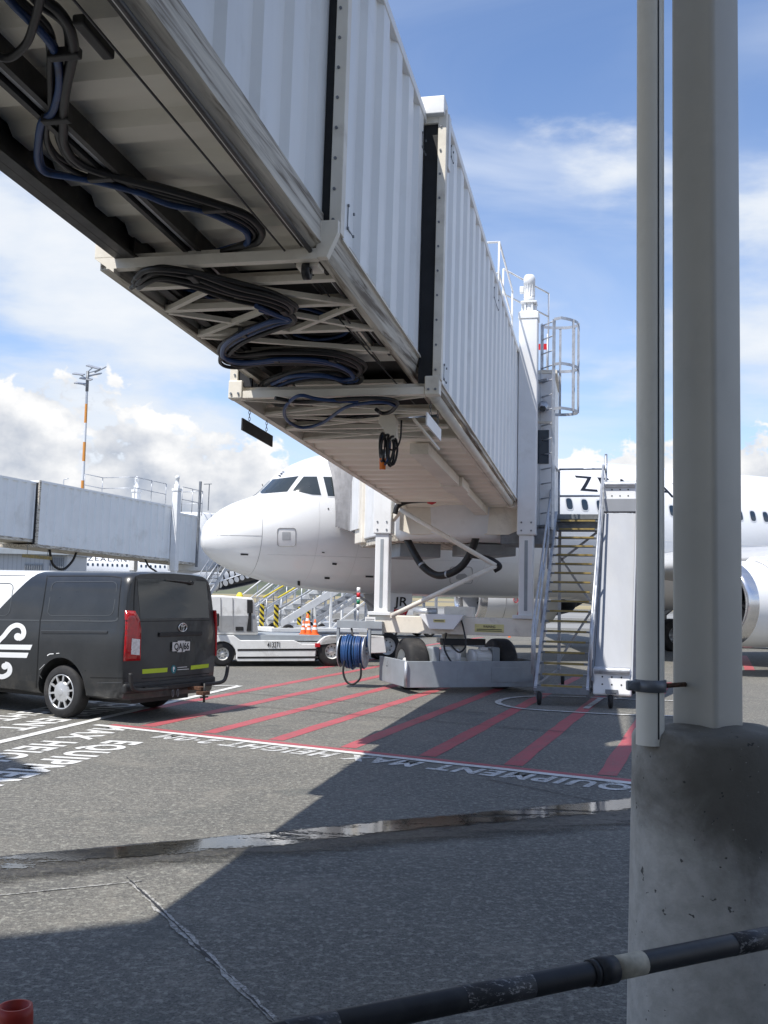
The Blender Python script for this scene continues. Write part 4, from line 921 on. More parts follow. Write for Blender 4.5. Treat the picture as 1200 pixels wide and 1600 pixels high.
        for i in range(25):
            t = -1.45 + 2.75 * i / 24; _, T, Bt, w, zm = st_at(1.22); z = zm + ((T - zm) if t > 0 else (zm - Bt)) * sin(t); seam.append((1.22, z))
        line_on_skin(seam, 0.012, 'radome_seam', 'panel_line', 0.004)
        line_on_skin([(0.25 + 0.97 * i / 10, -0.70) for i in range(11)], 0.010, 'radome_seam', 'panel_line', 0.004)
        line_on_skin([(0.50 + 0.7 * i / 8, -0.18 + 0.34 * i / 8) for i in range(9)], 0.008, 'radome_seam', 'panel_line', 0.004)
        for xs_ in (2.55, 3.6, 7.3, 9.3, 11.2, 13.4, 15.6):
            _, T, Bt, w, zm = st_at(xs_)
            for side in (1, -1): line_on_skin([(xs_, zm + ((T - zm) if t > 0 else (zm - Bt)) * sin(t)) for t in [-1.4 + (2.4 if xs_ > 5 else 1.75) * i / 22 for i in range(23)]], 0.007, 'skin_seam', 'skin_seam', 0.003, side)
        for z_, x0_, x1_ in ((-1.15, 1.4, 18.0), (-0.35, 3.6, 18.0), (1.45, 6.0, 18.0)):
            for side in (1, -1): line_on_skin([(x0_ + (x1_ - x0_) * i / 40, z_) for i in range(41)], 0.007, 'skin_seam', 'skin_seam', 0.003, side)
        def frame_px(x0, y0, x1, y1, w, name, m):
            r = 4; pts = []
            for cx, cy, a0 in ((x1 - r, y0 + r, -90), (x1 - r, y1 - r, 0), (x0 + r, y1 - r, 90), (x0 + r, y0 + r, 180)):
                for k in range(4): an = radians(a0 + 30 * k); pts.append((cx + r * cos(an), cy + r * sin(an)))
            P = []
            for p in pts:
                d = ray(*p).normalized(); h = bvh.ray_cast(EYE, d); P.append(h[0] - d * 0.01)
            mb = MB(); mb.tube(P, w, 5, closed=True); return mb.build(name, m, root)
        frame_px(433.5, 825, 462, 853.5, 0.008, 'service_panel', 'panel_line')
        decal_px([(441, 831.5), (454, 831.5), (454, 844), (441, 844)], 'service_panel_cover', 'aircraft_grey', 0.006)
        frame_px(703, 886, 738, 912, 0.008, 'service_panel', 'panel_line')
        decal_px([(712, 901), (716, 897), (726, 896), (730, 899), (728, 904), (720, 906), (713, 905)], 'drain_panel', 'aircraft_grey', 0.006)
        for p in ((376, 864.5, 388, 867), (519, 879, 526, 882), (507, 901, 515, 904), (465, 907, 469, 914), (571, 899, 583, 901.5), (503, 862, 507, 863.5), (512, 793.5, 514, 796)):
            decal_px([(p[0], p[1]), (p[2], p[1] + 0.5), (p[2], p[3] + 0.5), (p[0], p[3])], 'probe', 'black_plastic', 0.012, div=2)
        q = MB(M)
        o_ = onplane(434, 745, M @ Vector((0, 0, 0)), PT)
        h = bvh.ray_cast(EYE, ray(436, 746).normalized()); nrm = h[1] if h[1].dot(ray(436, 746)) < 0 else -h[1]
        ex = (AD - nrm * AD.dot(nrm)).normalized(); ey = nrm.cross(ex); ey = ey if ey.z > 0 else -ey
        mb = MB(); put_text(mb, 'JR', h[0] + nrm * 0.012, ex, ey, 0.16, 0.26, off=0.01); mb.build('nose_lettering', 'black_paint', root)
        h = bvh.ray_cast(EYE, ray(413, 765).normalized()) 
        mb = MB(); p0 = onplane(411, 760, M @ Vector((0, 0.25, 0)), PT); mb.tube([p0, onplane(409.5, 756, M @ Vector((0, 0.25, 0)), PT)], 0.01, 5); mb.build('probe', 'black_plastic', root)
    # belly fairing
    rg = []
    for i in range(13):
        t = i / 12.0; x = 10.6 + 9.6 * t; s_ = sin(pi * t) ** 0.45; ring = []
        for k in range(25):
            an = pi + pi * k / 24; ring.append((x, (1.3 + 0.95 * s_) * cos(an), -1.15 + (0.80 + 0.42 * s_) * sin(an)))
        rg.append(ring)
    q = MB(M); q.loft(rg, closed=False); q.build('belly_fairing', 'aircraft_white', root)
    # wings
    def airfoil(c, t):
        up = [(0.0, 0.0), (0.02, 0.35), (0.08, 0.66), (0.25, 0.98), (0.45, 0.95), (0.7, 0.6), (1.0, 0.03)]
        lo = [(0.7, -0.30), (0.45, -0.55), (0.25, -0.6), (0.08, -0.42), (0.02, -0.25)]
        return [(x * c, z * t * c * 0.62) for x, z in up + lo]
    ENG_L, ENG_X, ENG_Z = 6.25, 11.08, -2.12
    for side in (1, -1):
        rgs = []
        for lat, xle, ch, z, th in ((1.2, 11.7, 7.0, -1.25, 0.15), (1.98, 12.1, 6.6, -1.2, 0.15), (6.4, 14.3, 3.9, -0.78, 0.12), (17.0, 19.6, 1.6, 0.42, 0.11)):
            rgs.append([(xle + px_, side * lat, z + pz) for px_, pz in airfoil(ch, th)])
        q = MB(M); q.loft(rgs, caps=True); q.build('wing', 'aircraft_grey', root)
        q = MB(M); P = [(19.6, side * 17.0, 0.42), (21.2, side * 17.0, 0.45), (21.6, side * 17.5, 1.9), (20.9, side * 17.5, 1.9)]; q.add([Vector(p) + Vector((0, dy, 0)) for dy in (-0.04, 0.04) for p in P], [(0, 1, 2, 3), (7, 6, 5, 4), (0, 4, 5, 1), (1, 5, 6, 2), (2, 6, 7, 3), (3, 7, 4, 0)]); q.build('sharklet', 'aircraft_white', root)
        c = Vector((ENG_X, side * ENG_L, ENG_Z)); R = 1.04
        prof = [(0.80, 0.30), (0.80, 0.14), (0.85, 0.03), (0.90, 0.0), (0.955, 0.03), (0.99, 0.12), (1.02, 0.30)]
        q = MB(M); q.lathe([(r * R / 1.04, h) for r, h in prof], 48, c, (1, 0, 0)); ng = q.build('engine_lip', 'inlet_metal', root)
        q = MB(M); q.lathe([(1.02, 0.30), (1.045, 0.7), (1.05, 1.3), (1.03, 2.0), (0.97, 2.7), (0.87, 3.3), (0.84, 3.32)], 48, c, (1, 0, 0)); nac = q.build('engine_nacelle', 'aircraft_white', root)
        q = MB(M); q.lathe([(0.80, 0.30), (0.84, 1.0)], 48, c, (1, 0, 0)); q.build('inlet_duct', 'aircraft_grey', nac)
        q = MB(M); q.lathe([(0.84, 1.0), (0.2, 0.98), (0.12, 0.85), (0.001, 0.70)], 32, c, (1, 0, 0)); q.build('fan', 'fan_dark', nac)
        q = MB(M)
        for k in range(18):
            an = 2 * pi * k / 18; u = Vector((0, cos(an), sin(an))); v = Vector((0.06, -sin(an) * 0.13, cos(an) * 0.13)); a_ = c + Vector((0.93, 0, 0)); q.add([a_ + u * 0.2 - v * 0.5, a_ + u * 0.8 - v, a_ + u * 0.8 + v, a_ + u * 0.2 + v * 0.5], [(0, 1, 2, 3)])
        q.build('fan_blades', 'fan_dark', nac)['kind'] = 'stuff'
        q = MB(M); q.lathe([(0.62, 3.1), (0.60, 3.6), (0.45, 4.3), (0.38, 4.4)], 32, c, (1, 0, 0)); q.lathe([(0.36, 4.2), (0.25, 4.6), (0.02, 5.1)], 24, c, (1, 0, 0)); q.build('exhaust_nozzle', 'fan_dark', nac)
        q = MB(M); q.loft([[(c.x + 0.9, c.y - 0.12, c.z + 1.0), (c.x + 0.9, c.y + 0.12, c.z + 1.0), (c.x + 1.1, c.y + 0.1, c.z + 1.15), (c.x + 1.1, c.y - 0.1, c.z + 1.15)], [(c.x + 3.0, c.y - 0.16, c.z + 0.75), (c.x + 3.0, c.y + 0.16, c.z + 0.75), (c.x + 3.6, c.y + 0.14, c.z + 1.42), (c.x + 3.6, c.y - 0.14, c.z + 1.42)], [(c.x + 5.2, c.y - 0.12, c.z + 0.8), (c.x + 5.2, c.y + 0.12, c.z + 0.8), (c.x + 5.2, c.y + 0.12, c.z + 1.3), (c.x + 5.2, c.y - 0.12, c.z + 1.3)]], smooth=False, caps=True); q.build('engine_pylon', 'aircraft_white', root)
        # cowl seams and markings (port faces of the nacelles)
        if main:
            for h, a0, a1 in ((1.0, -0.9, 1.4), (2.25, -1.1, 1.4)):
                q = MB(M); r = 1.056 if h < 2 else 1.018
                q.tube([c + Vector((h, r * cos(t), r * sin(t))) for t in [a0 + (a1 - a0) * i / 24 for i in range(25)]], 0.008, 4); q.build('cowl_seam', 'panel_line', nac)
            q = MB(M); q.tube([c + Vector((1.55, 1.058 * cos(t), 1.058 * sin(t))) for t in [-0.75 + 0.6 * i / 8 for i in range(9)]], 0.014, 4); q.build('cowl_marking', 'red', nac)
            ct = c + Vector((1.38, 1.062 * cos(-0.03), 1.062 * sin(-0.03)))
            q = MB(M); q.tube([ct + Vector((0.09 * cos(t), 0.0, 0.09 * sin(t))) for t in [2 * pi * i / 14 for i in range(14)]], 0.012, 4, closed=True); q.build('cowl_marking', 'red', nac)
            q = MB(M); q.tube([c + Vector((1.65, 1.062, -0.05)), c + Vector((1.80, 1.062, -0.05))], 0.025, 5); q.tube([c + Vector((1.62, 1.062, -0.05)), c + Vector((1.70, 1.062, -0.05))], [0.002, 0.07], 5); q.build('cowl_marking', 'red', nac)
        # main gear
        gx, gl = 17.7, 3.8
        q = MB(M); q.cyl((gx, side * gl, -ZC + 0.57), (gx, side * gl, -1.1), 0.13, 12); q.beam((gx, side * gl, -2.6), (gx, side * 2.0, -1.6), 0.1, 0.1); q.build('main_gear_leg', 'aircraft_grey', root)
        for dy in (-0.46, 0.46):
            wheel(M @ Matrix.Translation((gx, side * gl + dy, -ZC)) @ Matrix.Rotation(pi / 2, 4, 'Z'), 0.57, 0.40, root, 'rim_silver', 0.5, side=1 if dy * side > 0 else -1, name='gear_wheel')
        # tailplane
        q = MB(M); q.loft([[(31.6 + px_, side * 0.6, 1.05 + pz) for px_, pz in airfoil(3.9, 0.1)], [(34.9 + px_, side * 6.2, 1.6 + pz) for px_, pz in airfoil(1.5, 0.1)]], caps=True); q.build('tailplane', 'aircraft_white', root)
    q = MB(M); q.loft([[(x, yy * th, z) for x, th in ((x0, 0.02), (x0 + ch * 0.3, 0.26 * ch / 5.8), (x0 + ch * 0.7, 0.18 * ch / 5.8), (x0 + ch, 0.02)) for yy in (1,)] + [(x, -th, z) for x, th in ((x0 + ch * 0.7, 0.18 * ch / 5.8), (x0 + ch * 0.3, 0.26 * ch / 5.8))] for x0, ch, z in ((29.3, 6.4, 1.75), (33.9, 2.4, 7.7))], caps=True); q.build('tail_fin', 'aircraft_black', root)
    # nose gear
    gx = 5.07
    q = MB(M); q.cyl((gx, 0, -ZC + 0.38), (gx, 0, -1.9), 0.075, 12); q.cyl((gx, -0.3, -ZC + 0.38), (gx, 0.3, -ZC + 0.38), 0.06, 10); q.beam((gx, 0, -2.6), (gx - 0.9, 0, -2.0), 0.06, 0.06); q.build('nose_gear_leg', 'aircraft_grey', root)
    for dy in (-0.25, 0.25): wheel(M @ Matrix.Translation((gx, dy, -ZC)) @ Matrix.Rotation(pi / 2, 4, 'Z'), 0.38, 0.22, root, 'rim_white', 0.60, side=1 if dy > 0 else -1, name='gear_wheel')
    for side in (1, -1):
        q = MB(M); q.prism([(-0.30, 0.0), (0.78, 0.0), (0.80, -0.22), (0.62, -0.72), (-0.12, -0.72), (-0.24, -0.2)], (gx - 0.12, side * 0.42, -2.02), (1, 0, 0), (0, side * 0.14, 1), (0, side * 0.03, 0)); gd = q.build('gear_door', 'aircraft_white', root)
        if side == 1 and main:
            q = MB(M); put_text(q, 'JR', (gx + 0.14, 0.465 - 0.35 * 0.14, -2.37), (1, 0, 0), (0, 0.14, 1), 0.24, 0.40, off=0.012); q.build('gear_door_lettering', 'black_paint', gd)
            q = MB(M); q.prism([(0.28, -0.44), (0.70, -0.44), (0.60, -0.70), (0.22, -0.70)], (gx - 0.12, 0.455, -2.02), (1, 0, 0), (0, 0.14, 1), (0, 0.004, 0)); pl = q.build('no_tow_panel', 'red', gd)
            q = MB(M); put_text(q, 'NO TOW', (gx + 0.23, 0.463 - 0.62 * 0.14, -2.64), (1, 0, 0), (0, 0.14, 1), 0.07, 0.26); q.build('gear_door_lettering', 'white_paint', pl)
    if not main:   # dark tail end with pale fern leaves
        q = MB(M); rgs = []
        for x in [24.2 + 13.3 * i / 22 for i in range(23)]:
            _, T, Bt, w, zm = st_at(x); x2 = x; ring = []
            for k in range(n):
                t = 2 * pi * k / n; c, s = cos(t), sin(t); z = zm + ((T - zm) + 0.012 if s > 0 else (zm - Bt) + 0.012) * s; ring.append((x2 + (0.55 * (1.0 - (z + 2.1) / 4.1)) * (1 if x < 24.5 else 0), (w + 0.012) * c, z))
            rgs.append(ring)
        q.loft(rgs); q.build('dark_tail_section', 'aircraft_black', root)
        for i in range(9):
            x = 22.6 + i * 0.62; z = -1.55 + 0.21 * i; L, Wd, an = 0.62 - 0.03 * i, 0.26, radians(-58 + 2 * i)
            for sgn, ll in ((1, 1.0), (-1, 0.8)):
                cx, cz = x + 0.25, z + (0.62 if sgn > 0 else -0.42) * 0.8
                aa = an if sgn < 0 else radians(105)
                poly = [(cx + ll * L * cos(t) * cos(aa) - Wd * sin(t) * sin(aa), cz + ll * L * cos(t) * sin(aa) + Wd * sin(t) * cos(aa)) for t in [2 * pi * k / 14 for k in range(14)]]
                _, T, Bt, w, zm = st_at(x)
                poly = [(px_, max(Bt + 0.06, pz)) for px_, pz in poly]
                if x > 23.6: shape_on_skin(poly, 'fern_leaf', 'aircraft_white', 0.030)
        line_on_skin([(22.4 + 0.6 * i, -1.62 + 0.21 * i) for i in range(12)], 0.16, 'fern_stem', 'aircraft_white', 0.028)
    return root, M, bvh
AIR_TIP = (-4.6, 25.8, 0)
airplane, AIRM, AIRBVH = airliner('airliner', AIR_TIP, 65.8, 'white narrow-body airliner with black titles parked with its nose at the boarding bridge', True)
# second airliner at the next stand
_p = gnd(125, 924.2); _d = Vector((sin(radians(66)), cos(radians(66)), 0)); _pt = Vector((cos(radians(66)), -sin(radians(66)), 0))
Z0 = 108.0; PW = Vector(((125 - 600) / F_PX * Z0 * 1.0, Z0, 0)); far_tip = PW - _pt * 1.95 - _d * 9.3
airliner('airliner', far_tip, 66, 'distant white airliner with black fern tail behind the other boarding bridge', False)
# ---------------------------------------------------------------- bridge cab, bellows, ladder
mat('bellows', (0.27, 0.27, 0.28), 0.7, var=0.12, vscale=4, dirt=(0.2, 0.2, 0.2), dscale=3, bump=0.15, bscale=12)
RCN = latf(-2.73, 20.75); CAZ = radians(-13); CFv = Vector((sin(CAZ), cos(CAZ), 0)); CRv = Vector((cos(CAZ), -sin(CAZ), 0))
CM = Matrix(((CRv.x, CFv.x, 0, RCN.x), (CRv.y, CFv.y, 0, RCN.y), (0, 0, 1, 0), (0, 0, 0, 1)))
def mbC(): return MB(CM)
q = mbC(); q.lathe([(0.001, 2.86), (1.42, 2.86), (1.50, 2.95), (1.50, 6.15), (1.42, 6.25), (0.001, 6.28)], 40, (0, 0, 0)); q.build('rotunda', 'panel_white', bridge)
q = mbC()
q.box2((-1.55, 0.9, 3.0), (1.55, 3.55, 6.0)); q.build('cab', 'panel_white', bridge, bevel=0.03)
q = mbC(); q.box2((-1.62, 3.0, 2.92), (-1.30, 3.75, 5.9)); q.build('cab_post', 'bridge_cream', bridge, bevel=0.02)
q = mbC(); q.box2((1.30, 3.0, 2.92), (1.62, 3.75, 5.9)); q.build('cab_post', 'bridge_cream', bridge, bevel=0.02)
q = mbC(); q.box2((-1.5, 0.6, 2.84), (1.5, 3.6, 2.99)); q.build('cab_floor', 'cream_worn', bridge, bevel=0.01)
q = mbC(); q.prism([(3.2, 3.25), (4.15, 3.25), (4.25, 3.45), (4.25, 4.25), (3.9, 4.55), (3.2, 4.55)], (-1.66, 0, 0), (0, 1, 0), (0, 0, 1), (0.04, 0, 0)); q.build('side_flap', 'panel_white', bridge, bevel=0.005)
q = mbC(); q.box2((-1.2, 1.0, 2.55), (-0.3, 2.6, 2.84)); q.build('underfloor_box', 'steel_paint_grey', bridge, bevel=0.02)
q = mbC(); q.box2((0.1, 0.2, 2.6), (1.1, 1.5, 2.84)); q.build('underfloor_box', 'steel_paint_grey', bridge, bevel=0.02)
for x, y in ((-1.35, 2.2), (0.9, 2.6)):
    q = mbC(); q.tube([(x, y, 2.9), (x, y, 2.72), (x - 0.06, y - 0.1, 2.62)], [0.02, 0.02, 0.06], 8); q.build('work_lamp', 'galv', bridge)
# pleated bellows from the cab front to the fuselage
n = 26
def u_ring(w, zt, y, z0=3.2):
    out = []
    for i in range(n):
        t = i / (n - 1)
        if t < 0.33: out.append(Vector((-w, y, z0 + (zt - 0.6 - z0) * t / 0.33)))
        elif t < 0.67: an = pi - pi * (t - 0.33) / 0.34; out.append(Vector((w * cos(an), y, zt - 0.6 + 0.6 * sin(an))))
        else: out.append(Vector((w, y, z0 + (zt - 0.6 - z0) * (1 - t) / 0.33)))
    return out
start = [CM @ p for p in u_ring(1.5, 5.95, 3.6)]
end = []
for p in u_ring(1.62, 5.62, 0, 3.45):
    x = 4.78 + p.x * 1.10; z = p.z - ZC; end.append(AIRM @ Vector((x, surf_lat(x, z) + 0.03, z)))
rings = []
for k in range(19):
    t = k / 18.0; rr = []
    for i, (a, b) in enumerate(zip(start, end)):
        c = a.lerp(b, t); ctr = (RCN + CFv * 4.2); v = Vector((c.x - ctr.x, c.y - ctr.y, c.z - 4.4)); v = v - CFv * v.dot(CFv)
        if v.length > 1e-6: c = c + v.normalized() * (0.10 if k % 2 else -0.08) * (1 if 0 < k < 18 else 0)
        rr.append(c)
    rings.append(rr)
q = MB(); q.loft(rings, closed=False, smooth=False); q.build('bellows', 'bellows', bridge, solid=0.02)
# cab windows on the right flank
q = mbC(); q.box2((1.551, 1.6, 4.35), (1.562, 3.0, 5.35)); q.build('cab_window', 'glass_blue', bridge, bevel=0.003)
q = mbL()
# operator booth seen between lift column and ladder
q.box2((-1.75, LF + 0.42, 3.05), (-0.98, LF + 2.3, 6.05)); bo = q.build('booth', 'panel_white', bridge, bevel=0.02)
q = mbL(); q.box2((-1.50, LF + 0.405, 4.30), (-1.07, LF + 0.425, 4.95)); q.build('booth_window', 'glass_blue', bo)
q = mbL(); q.box2((-1.76, LF + 0.40, 5.08), (-0.96, LF + 0.43, 5.12)); q.build('booth_trim', 'bridge_cream', bo)
q = mbL(); q.lathe([(0.02, 0), (0.10, 0.0), (0.11, 0.12), (0.06, 0.2)], 14, (-1.18, LF + 0.40, 5.42), (0, -1, -0.5)); q.build('booth_lamp', 'galv', bo)
q = mbL(); q.prism([(LF + 0.42, 6.05), (LF + 2.3, 6.05), (LF + 2.3, 6.2), (LF + 0.42, 6.12)], (-1.85, 0, 0), (0, 1, 0), (0, 0, 1), (0.92, 0, 0)); q.build('booth_roof', 'bridge_cream', bo)
q = mbL(); q.box2((-1.95, LF + 0.17, 2.75), (-0.98, LF + 1.6, 3.04)); q.build('landing_slab', 'galv_dark', bridge, bevel=0.01)
# caged ladder: rails along the tunnel side
la = -1.06
pn = lpx(865, 600, LF + 0.10)
LX = pn.x
LP = Vector((LX, LF + 0.10, 0)); LU = Vector((-0.58, 0.81, 0)); LV = Vector((0.81, 0.58, 0)); LW = 0.42
def lad(a, b, z): 
    p = LP + LU * a + LV * b; return (p.x, p.y, z)
for a in (0.0, LW):
    q = mbL(); q.beam(lad(a, 0, 3.05), lad(a, 0, 7.02), 0.02, 0.06, up=LV); q.build('ladder_rail', 'galv', bridge)
for i in range(14):
    q = mbL(); z = 3.35 + 0.28 * i; q.tube([lad(0, 0, z), lad(LW, 0, z)], 0.013, 6); q.build('ladder_rung', 'galv', bridge)
for z in (7.02, 6.15, 5.30):
    P = [lad(0.0, 0, z)] + [lad(LW / 2 - 0.36 * cos(t), 0.06 + 0.58 * sin(t), z) for t in [pi * k / 16 for k in range(17)]] + [lad(LW, 0, z)]
    q = mbL()
    for a, b in zip(P, P[1:]): q.beam(a, b, 0.008, 0.055)
    q.build('cage_hoop', 'galv', bridge)
for t in (0.55, 1.15, 1.75, 2.4):
    q = mbL(); P = lad(LW / 2 - 0.365 * cos(t), 0.06 + 0.585 * sin(t), 0); q.beam((P[0], P[1], 5.28), (P[0], P[1], 7.04), 0.045, 0.008); q.build('cage_bar', 'galv', bridge)
for z in (3.1, 5.9):
    q = mbL(); q.beam(lad(LW / 2, 0, z), (-1.40, LF + 0.55, z), 0.05, 0.05); q.build('ladder_bracket', 'galv', bridge)
q = mbL(); q.beam(lad(0, 0, 3.05), lad(LW, 0, 3.05), 0.05, 0.05); q.build('ladder_foot', 'galv', bridge)
# roof handrail on tunnel three
def rrail(pts, z0, z1, name='roof_rail'):
    for a, b in zip(pts, pts[1:]):
        for z in (z0 + (z1 - z0) * 0.52, z1):
            q = mbB(); q.tube([(a[0], a[1], z), (b[0], b[1], z)], 0.018, 6); q.build(name, 'white_paint', bridge)
    for p in pts:
        q = mbB(); q.tube([(p[0], p[1], z0), (p[0], p[1], z1)], 0.018, 6); q.build('roof_rail_post', 'white_paint', bridge)
rrail([(-2.6, 16.4), (-1.75, 16.4), (-1.75, 18.9)], 5.33, 6.45)
rrail([(-2.0, 19.6), (-1.2, 21.2)], 6.1, 7.15)
q = mbL(); q.tube([(-1.15, LF + 1.1, 6.1), (-1.15, LF + 1.1, 7.0)], 0.025, 8); q.build('roof_post', 'galv', bridge)
q = mbL(); q.box2((-1.42, LF + 1.08, 6.68), (-1.15, LF + 1.10, 6.80)); q.build('roof_marker', 'red', bridge)

# ---------------------------------------------------------------- service stairs beside the bridge
mat('chute_grey', (0.30, 0.315, 0.34), 0.45, var=0.05, dirt=(0.35, 0.35, 0.35), dscale=2, damt=0.5, stretch=(1, 0.3, 0.3))
SAZ = radians(15.5); SF = Vector((sin(SAZ), cos(SAZ), 0)); SR = Vector((cos(SAZ), -sin(SAZ), 0)); S0 = gnd(876, 1092)
S0 = Vector((2.98, 16.95, 0))
SM = Matrix(((SR.x, SF.x, 0, S0.x), (SR.y, SF.y, 0, S0.y), (0, 0, 1, 0), (0, 0, 0, 1)))
def mbS(): return MB(SM)
stairs = thing('service_stairs', S0, 'grey steel service stairs with yellow-edged treads beside the boarding bridge wheels', 'stairs')
HB, HT, RUN = 0.33, 3.38, 2.95
for sx in (-0.42, 0.42):
    q = mbS(); q.beam((sx, -0.10, HB - 0.12), (sx, RUN + 0.02, HT - 0.02), 0.05, 0.20); q.build('stringer', 'galv', stairs, bevel=0.004)
N = 18; tr = None
for i in range(N):
    t = i / (N - 1.0); y = RUN * t; z = HB + (HT - 0.12 - HB) * t
    if tr is None:
        q = mbS(); q.box2((-0.395, y - 0.10, z - 0.035), (0.395, y + 0.13, z - 0.006)); tr = q.build('tread', 'galv_dark', stairs)
        q = mbS(); q.box2((-0.33, y - 0.115, z - 0.03), (0.33, y - 0.06, z + 0.002)); ny = q.build('tread_nosing', 'tread_yellow', tr)
        y_0, z_0 = y, z
    else:
        c = shift(tr, stairs, SM.to_3x3() @ Vector((0, y - y_0, z - z_0))); d = ny.copy(); COL.objects.link(d); d.parent = c
q = mbS(); q.box2((-0.50, RUN - 0.02, HT - 0.10), (1.15, RUN + 1.0, HT)); pf = q.build('platform', 'galv_dark', stairs, bevel=0.006)
q = mbS(); q.box2((-0.5, RUN + 0.02, HT - 0.34), (0.42, RUN + 0.06, HT - 0.10)); q.build('platform_apron', 'galv_dark', stairs)
def srail(P, r=0.022, name='handrail'):
    q = mbS(); q.tube(P, r, 7); return q.build(name, 'galv', stairs)
for sx in (-0.47, 0.47):
    srail([(sx, -0.20, 0.50), (sx, -0.16, HB + 0.92), (sx, RUN, HT + 0.95), (sx, RUN + 0.95, HT + 0.95)])
    srail([(sx, -0.14, HB + 0.45), (sx, RUN, HT + 0.46)])
    for t in (0.04, 0.36, 0.68, 1.0):
        y = RUN * t; z = HB + (HT - HB) * t; srail([(sx, y, z - 0.12), (sx, y, z + 0.95)], 0.02, 'rail_post')
for z in (0.50, 1.05):
    srail([(-0.47, RUN + 0.95, HT + z - 0.05), (0.47, RUN + 0.95, HT + z - 0.05)], 0.022)
srail([(-0.47, RUN + 0.95, HT), (-0.47, RUN + 0.95, HT + 1.0)], 0.025, 'rail_post'); srail([(0.47, RUN + 0.95, HT), (0.47, RUN + 0.95, HT + 1.3)], 0.028, 'rail_post')
# support frame below the platform and casters
for sx in (-0.44, 0.44):
    q = mbS(); q.beam((sx, RUN + 0.9, 0.30), (sx, RUN + 0.9, HT - 0.1), 0.06, 0.06); q.build('frame_leg', 'galv', stairs)
    q = mbS(); q.beam((sx, -0.05, 0.26), (sx, RUN + 0.93, 0.30), 0.06, 0.08); q.build('frame_rail', 'galv_dark', stairs)
for a, b in (((-0.44, RUN + 0.9, 0.5), (0.44, RUN + 0.9, 1.9)), ((0.44, RUN + 0.9, 1.3), (-0.44, RUN + 0.9, 2.6)), ((-0.44, RUN + 0.9, 2.5), (0.44, RUN + 0.9, 3.2))):
    q = mbS(); q.beam(a, b, 0.045, 0.045); q.build('cross_brace', 'galv', stairs)
q = mbS(); q.box2((-0.44, -0.16, 0.20), (0.44, -0.10, 0.30)); q.build('front_bar', 'galv_dark', stairs)
def caster(M, parent, m_from):
    q = MB(M); q.lathe([(0.03, -0.035), (0.10, -0.032), (0.115, -0.015), (0.115, 0.015), (0.10, 0.032), (0.03, 0.035)], 18, (0, 0, 0.115), (1, 0, 0)); c = q.build('caster_wheel', 'rubber', parent)
    q = MB(M); q.prism([(-0.03, 0.10), (0.03, 0.10), (0.09, 0.24), (-0.04, 0.24)], (-0.048, 0, 0), (0, 1, 0), (0, 0, 1), (0.008, 0, 0)); q.prism([(-0.03, 0.10), (0.03, 0.10), (0.09, 0.24), (-0.04, 0.24)], (0.040, 0, 0), (0, 1, 0), (0, 0, 1), (0.008, 0, 0)); q.box2((-0.08, -0.07, 0.23), (0.08, 0.11, 0.25)); q.build('caster_fork', 'galv_dark', c)
for x, y, a in ((-0.36, -0.12, 0.2), (0.36, RUN + 0.85, 0.0), (-0.36, RUN + 0.85, 0.1)):
    caster(SM @ Matrix.Translation((x, y, 0)) @ Matrix.Rotation(a, 4, 'Z'), stairs, None)
# ---------------------------------------------------------------- baggage chute beside the stairs
K0 = Vector((3.72, 16.62, 0)); KM = Matrix(((SR.x, SF.x, 0, K0.x), (SR.y, SF.y, 0, K0.y), (0, 0, 1, 0), (0, 0, 0, 1)))
def mbK(): return MB(KM)
chute = thing('baggage_chute', K0, 'steep white baggage chute on casters standing to the right of the service stairs', 'chute')
KT = 3.35; KR = 2.75
q = mbK(); q.beam((0, 0.10, 0.42), (0, KR, KT), 0.58, 0.05); q.build('slide_bed', 'chute_grey', chute, bevel=0.004)
for sx in (-0.31, 0.31):
    q = mbK(); q.beam((sx, 0.02, 0.36), (sx, KR, KT + 0.02), 0.03, 0.22); q.build('side_plate', 'galv_dark' if sx < 0 else 'chute_grey', chute, bevel=0.004)
def end_box(y, z, tilt):
    R = Matrix.Rotation(tilt, 4, 'X'); m = KM @ Matrix.Translation((0, y, z)) @ R
    q = MB(m); q.box2((-0.30, -0.05, -0.22), (0.30, 0.24, 0.22)); b_ = q.build('end_box', 'panel_white', chute, bevel=0.03)
    for hx in (-0.15, 0, 0.15):
        for hz in (-0.05, 0.07):
            q = MB(m); q.cyl((hx, -0.056, hz), (hx, -0.046, hz), 0.014, 8); q.build('slot', 'black_plastic', b_)
    q = MB(m); q.lathe([(0.06, -0.28), (0.06, 0.28)], 12, (0, -0.06, 0.17), (1, 0, 0)); q.build('roller', 'galv', b_)
end_box(0.05, 0.42, -0.15); end_box(KR + 0.10, KT + 0.40, -0.1)
q = mbK(); q.box2((-0.32, KR - 0.02, KT + 0.05), (0.32, KR + 0.3, KT + 0.3)); q.build('throat_plate', 'chute_grey', chute, bevel=0.01)
for sx in (-0.27, 0.27):
    q = mbK(); q.beam((sx, KR + 0.15, 0.25), (sx, KR + 0.15, KT + 0.1), 0.05, 0.05); q.build('frame_leg', 'galv', chute)
    q = mbK(); q.beam((sx, 0.1, 0.27), (sx, KR + 0.2, 0.27), 0.05, 0.06); q.build('frame_rail', 'galv_dark', chute)
q = mbK(); q.beam((-0.27, KR + 0.15, 2.2), (0.27, KR + 0.15, 3.1), 0.04, 0.04); q.build('cross_brace', 'galv', chute)
for x, y in ((-0.02, 0.02), (-0.25, KR + 0.1), (0.25, KR + 0.1)): caster(KM @ Matrix.Translation((x, y, 0)) @ Matrix.Rotation(0.15, 4, 'Z'), chute, None)
q = mbK(); q.box2((-0.1, -0.05, 0.25), (0.1, 0.2, 0.30)); q.build('caster_plate', 'galv_dark', chute)
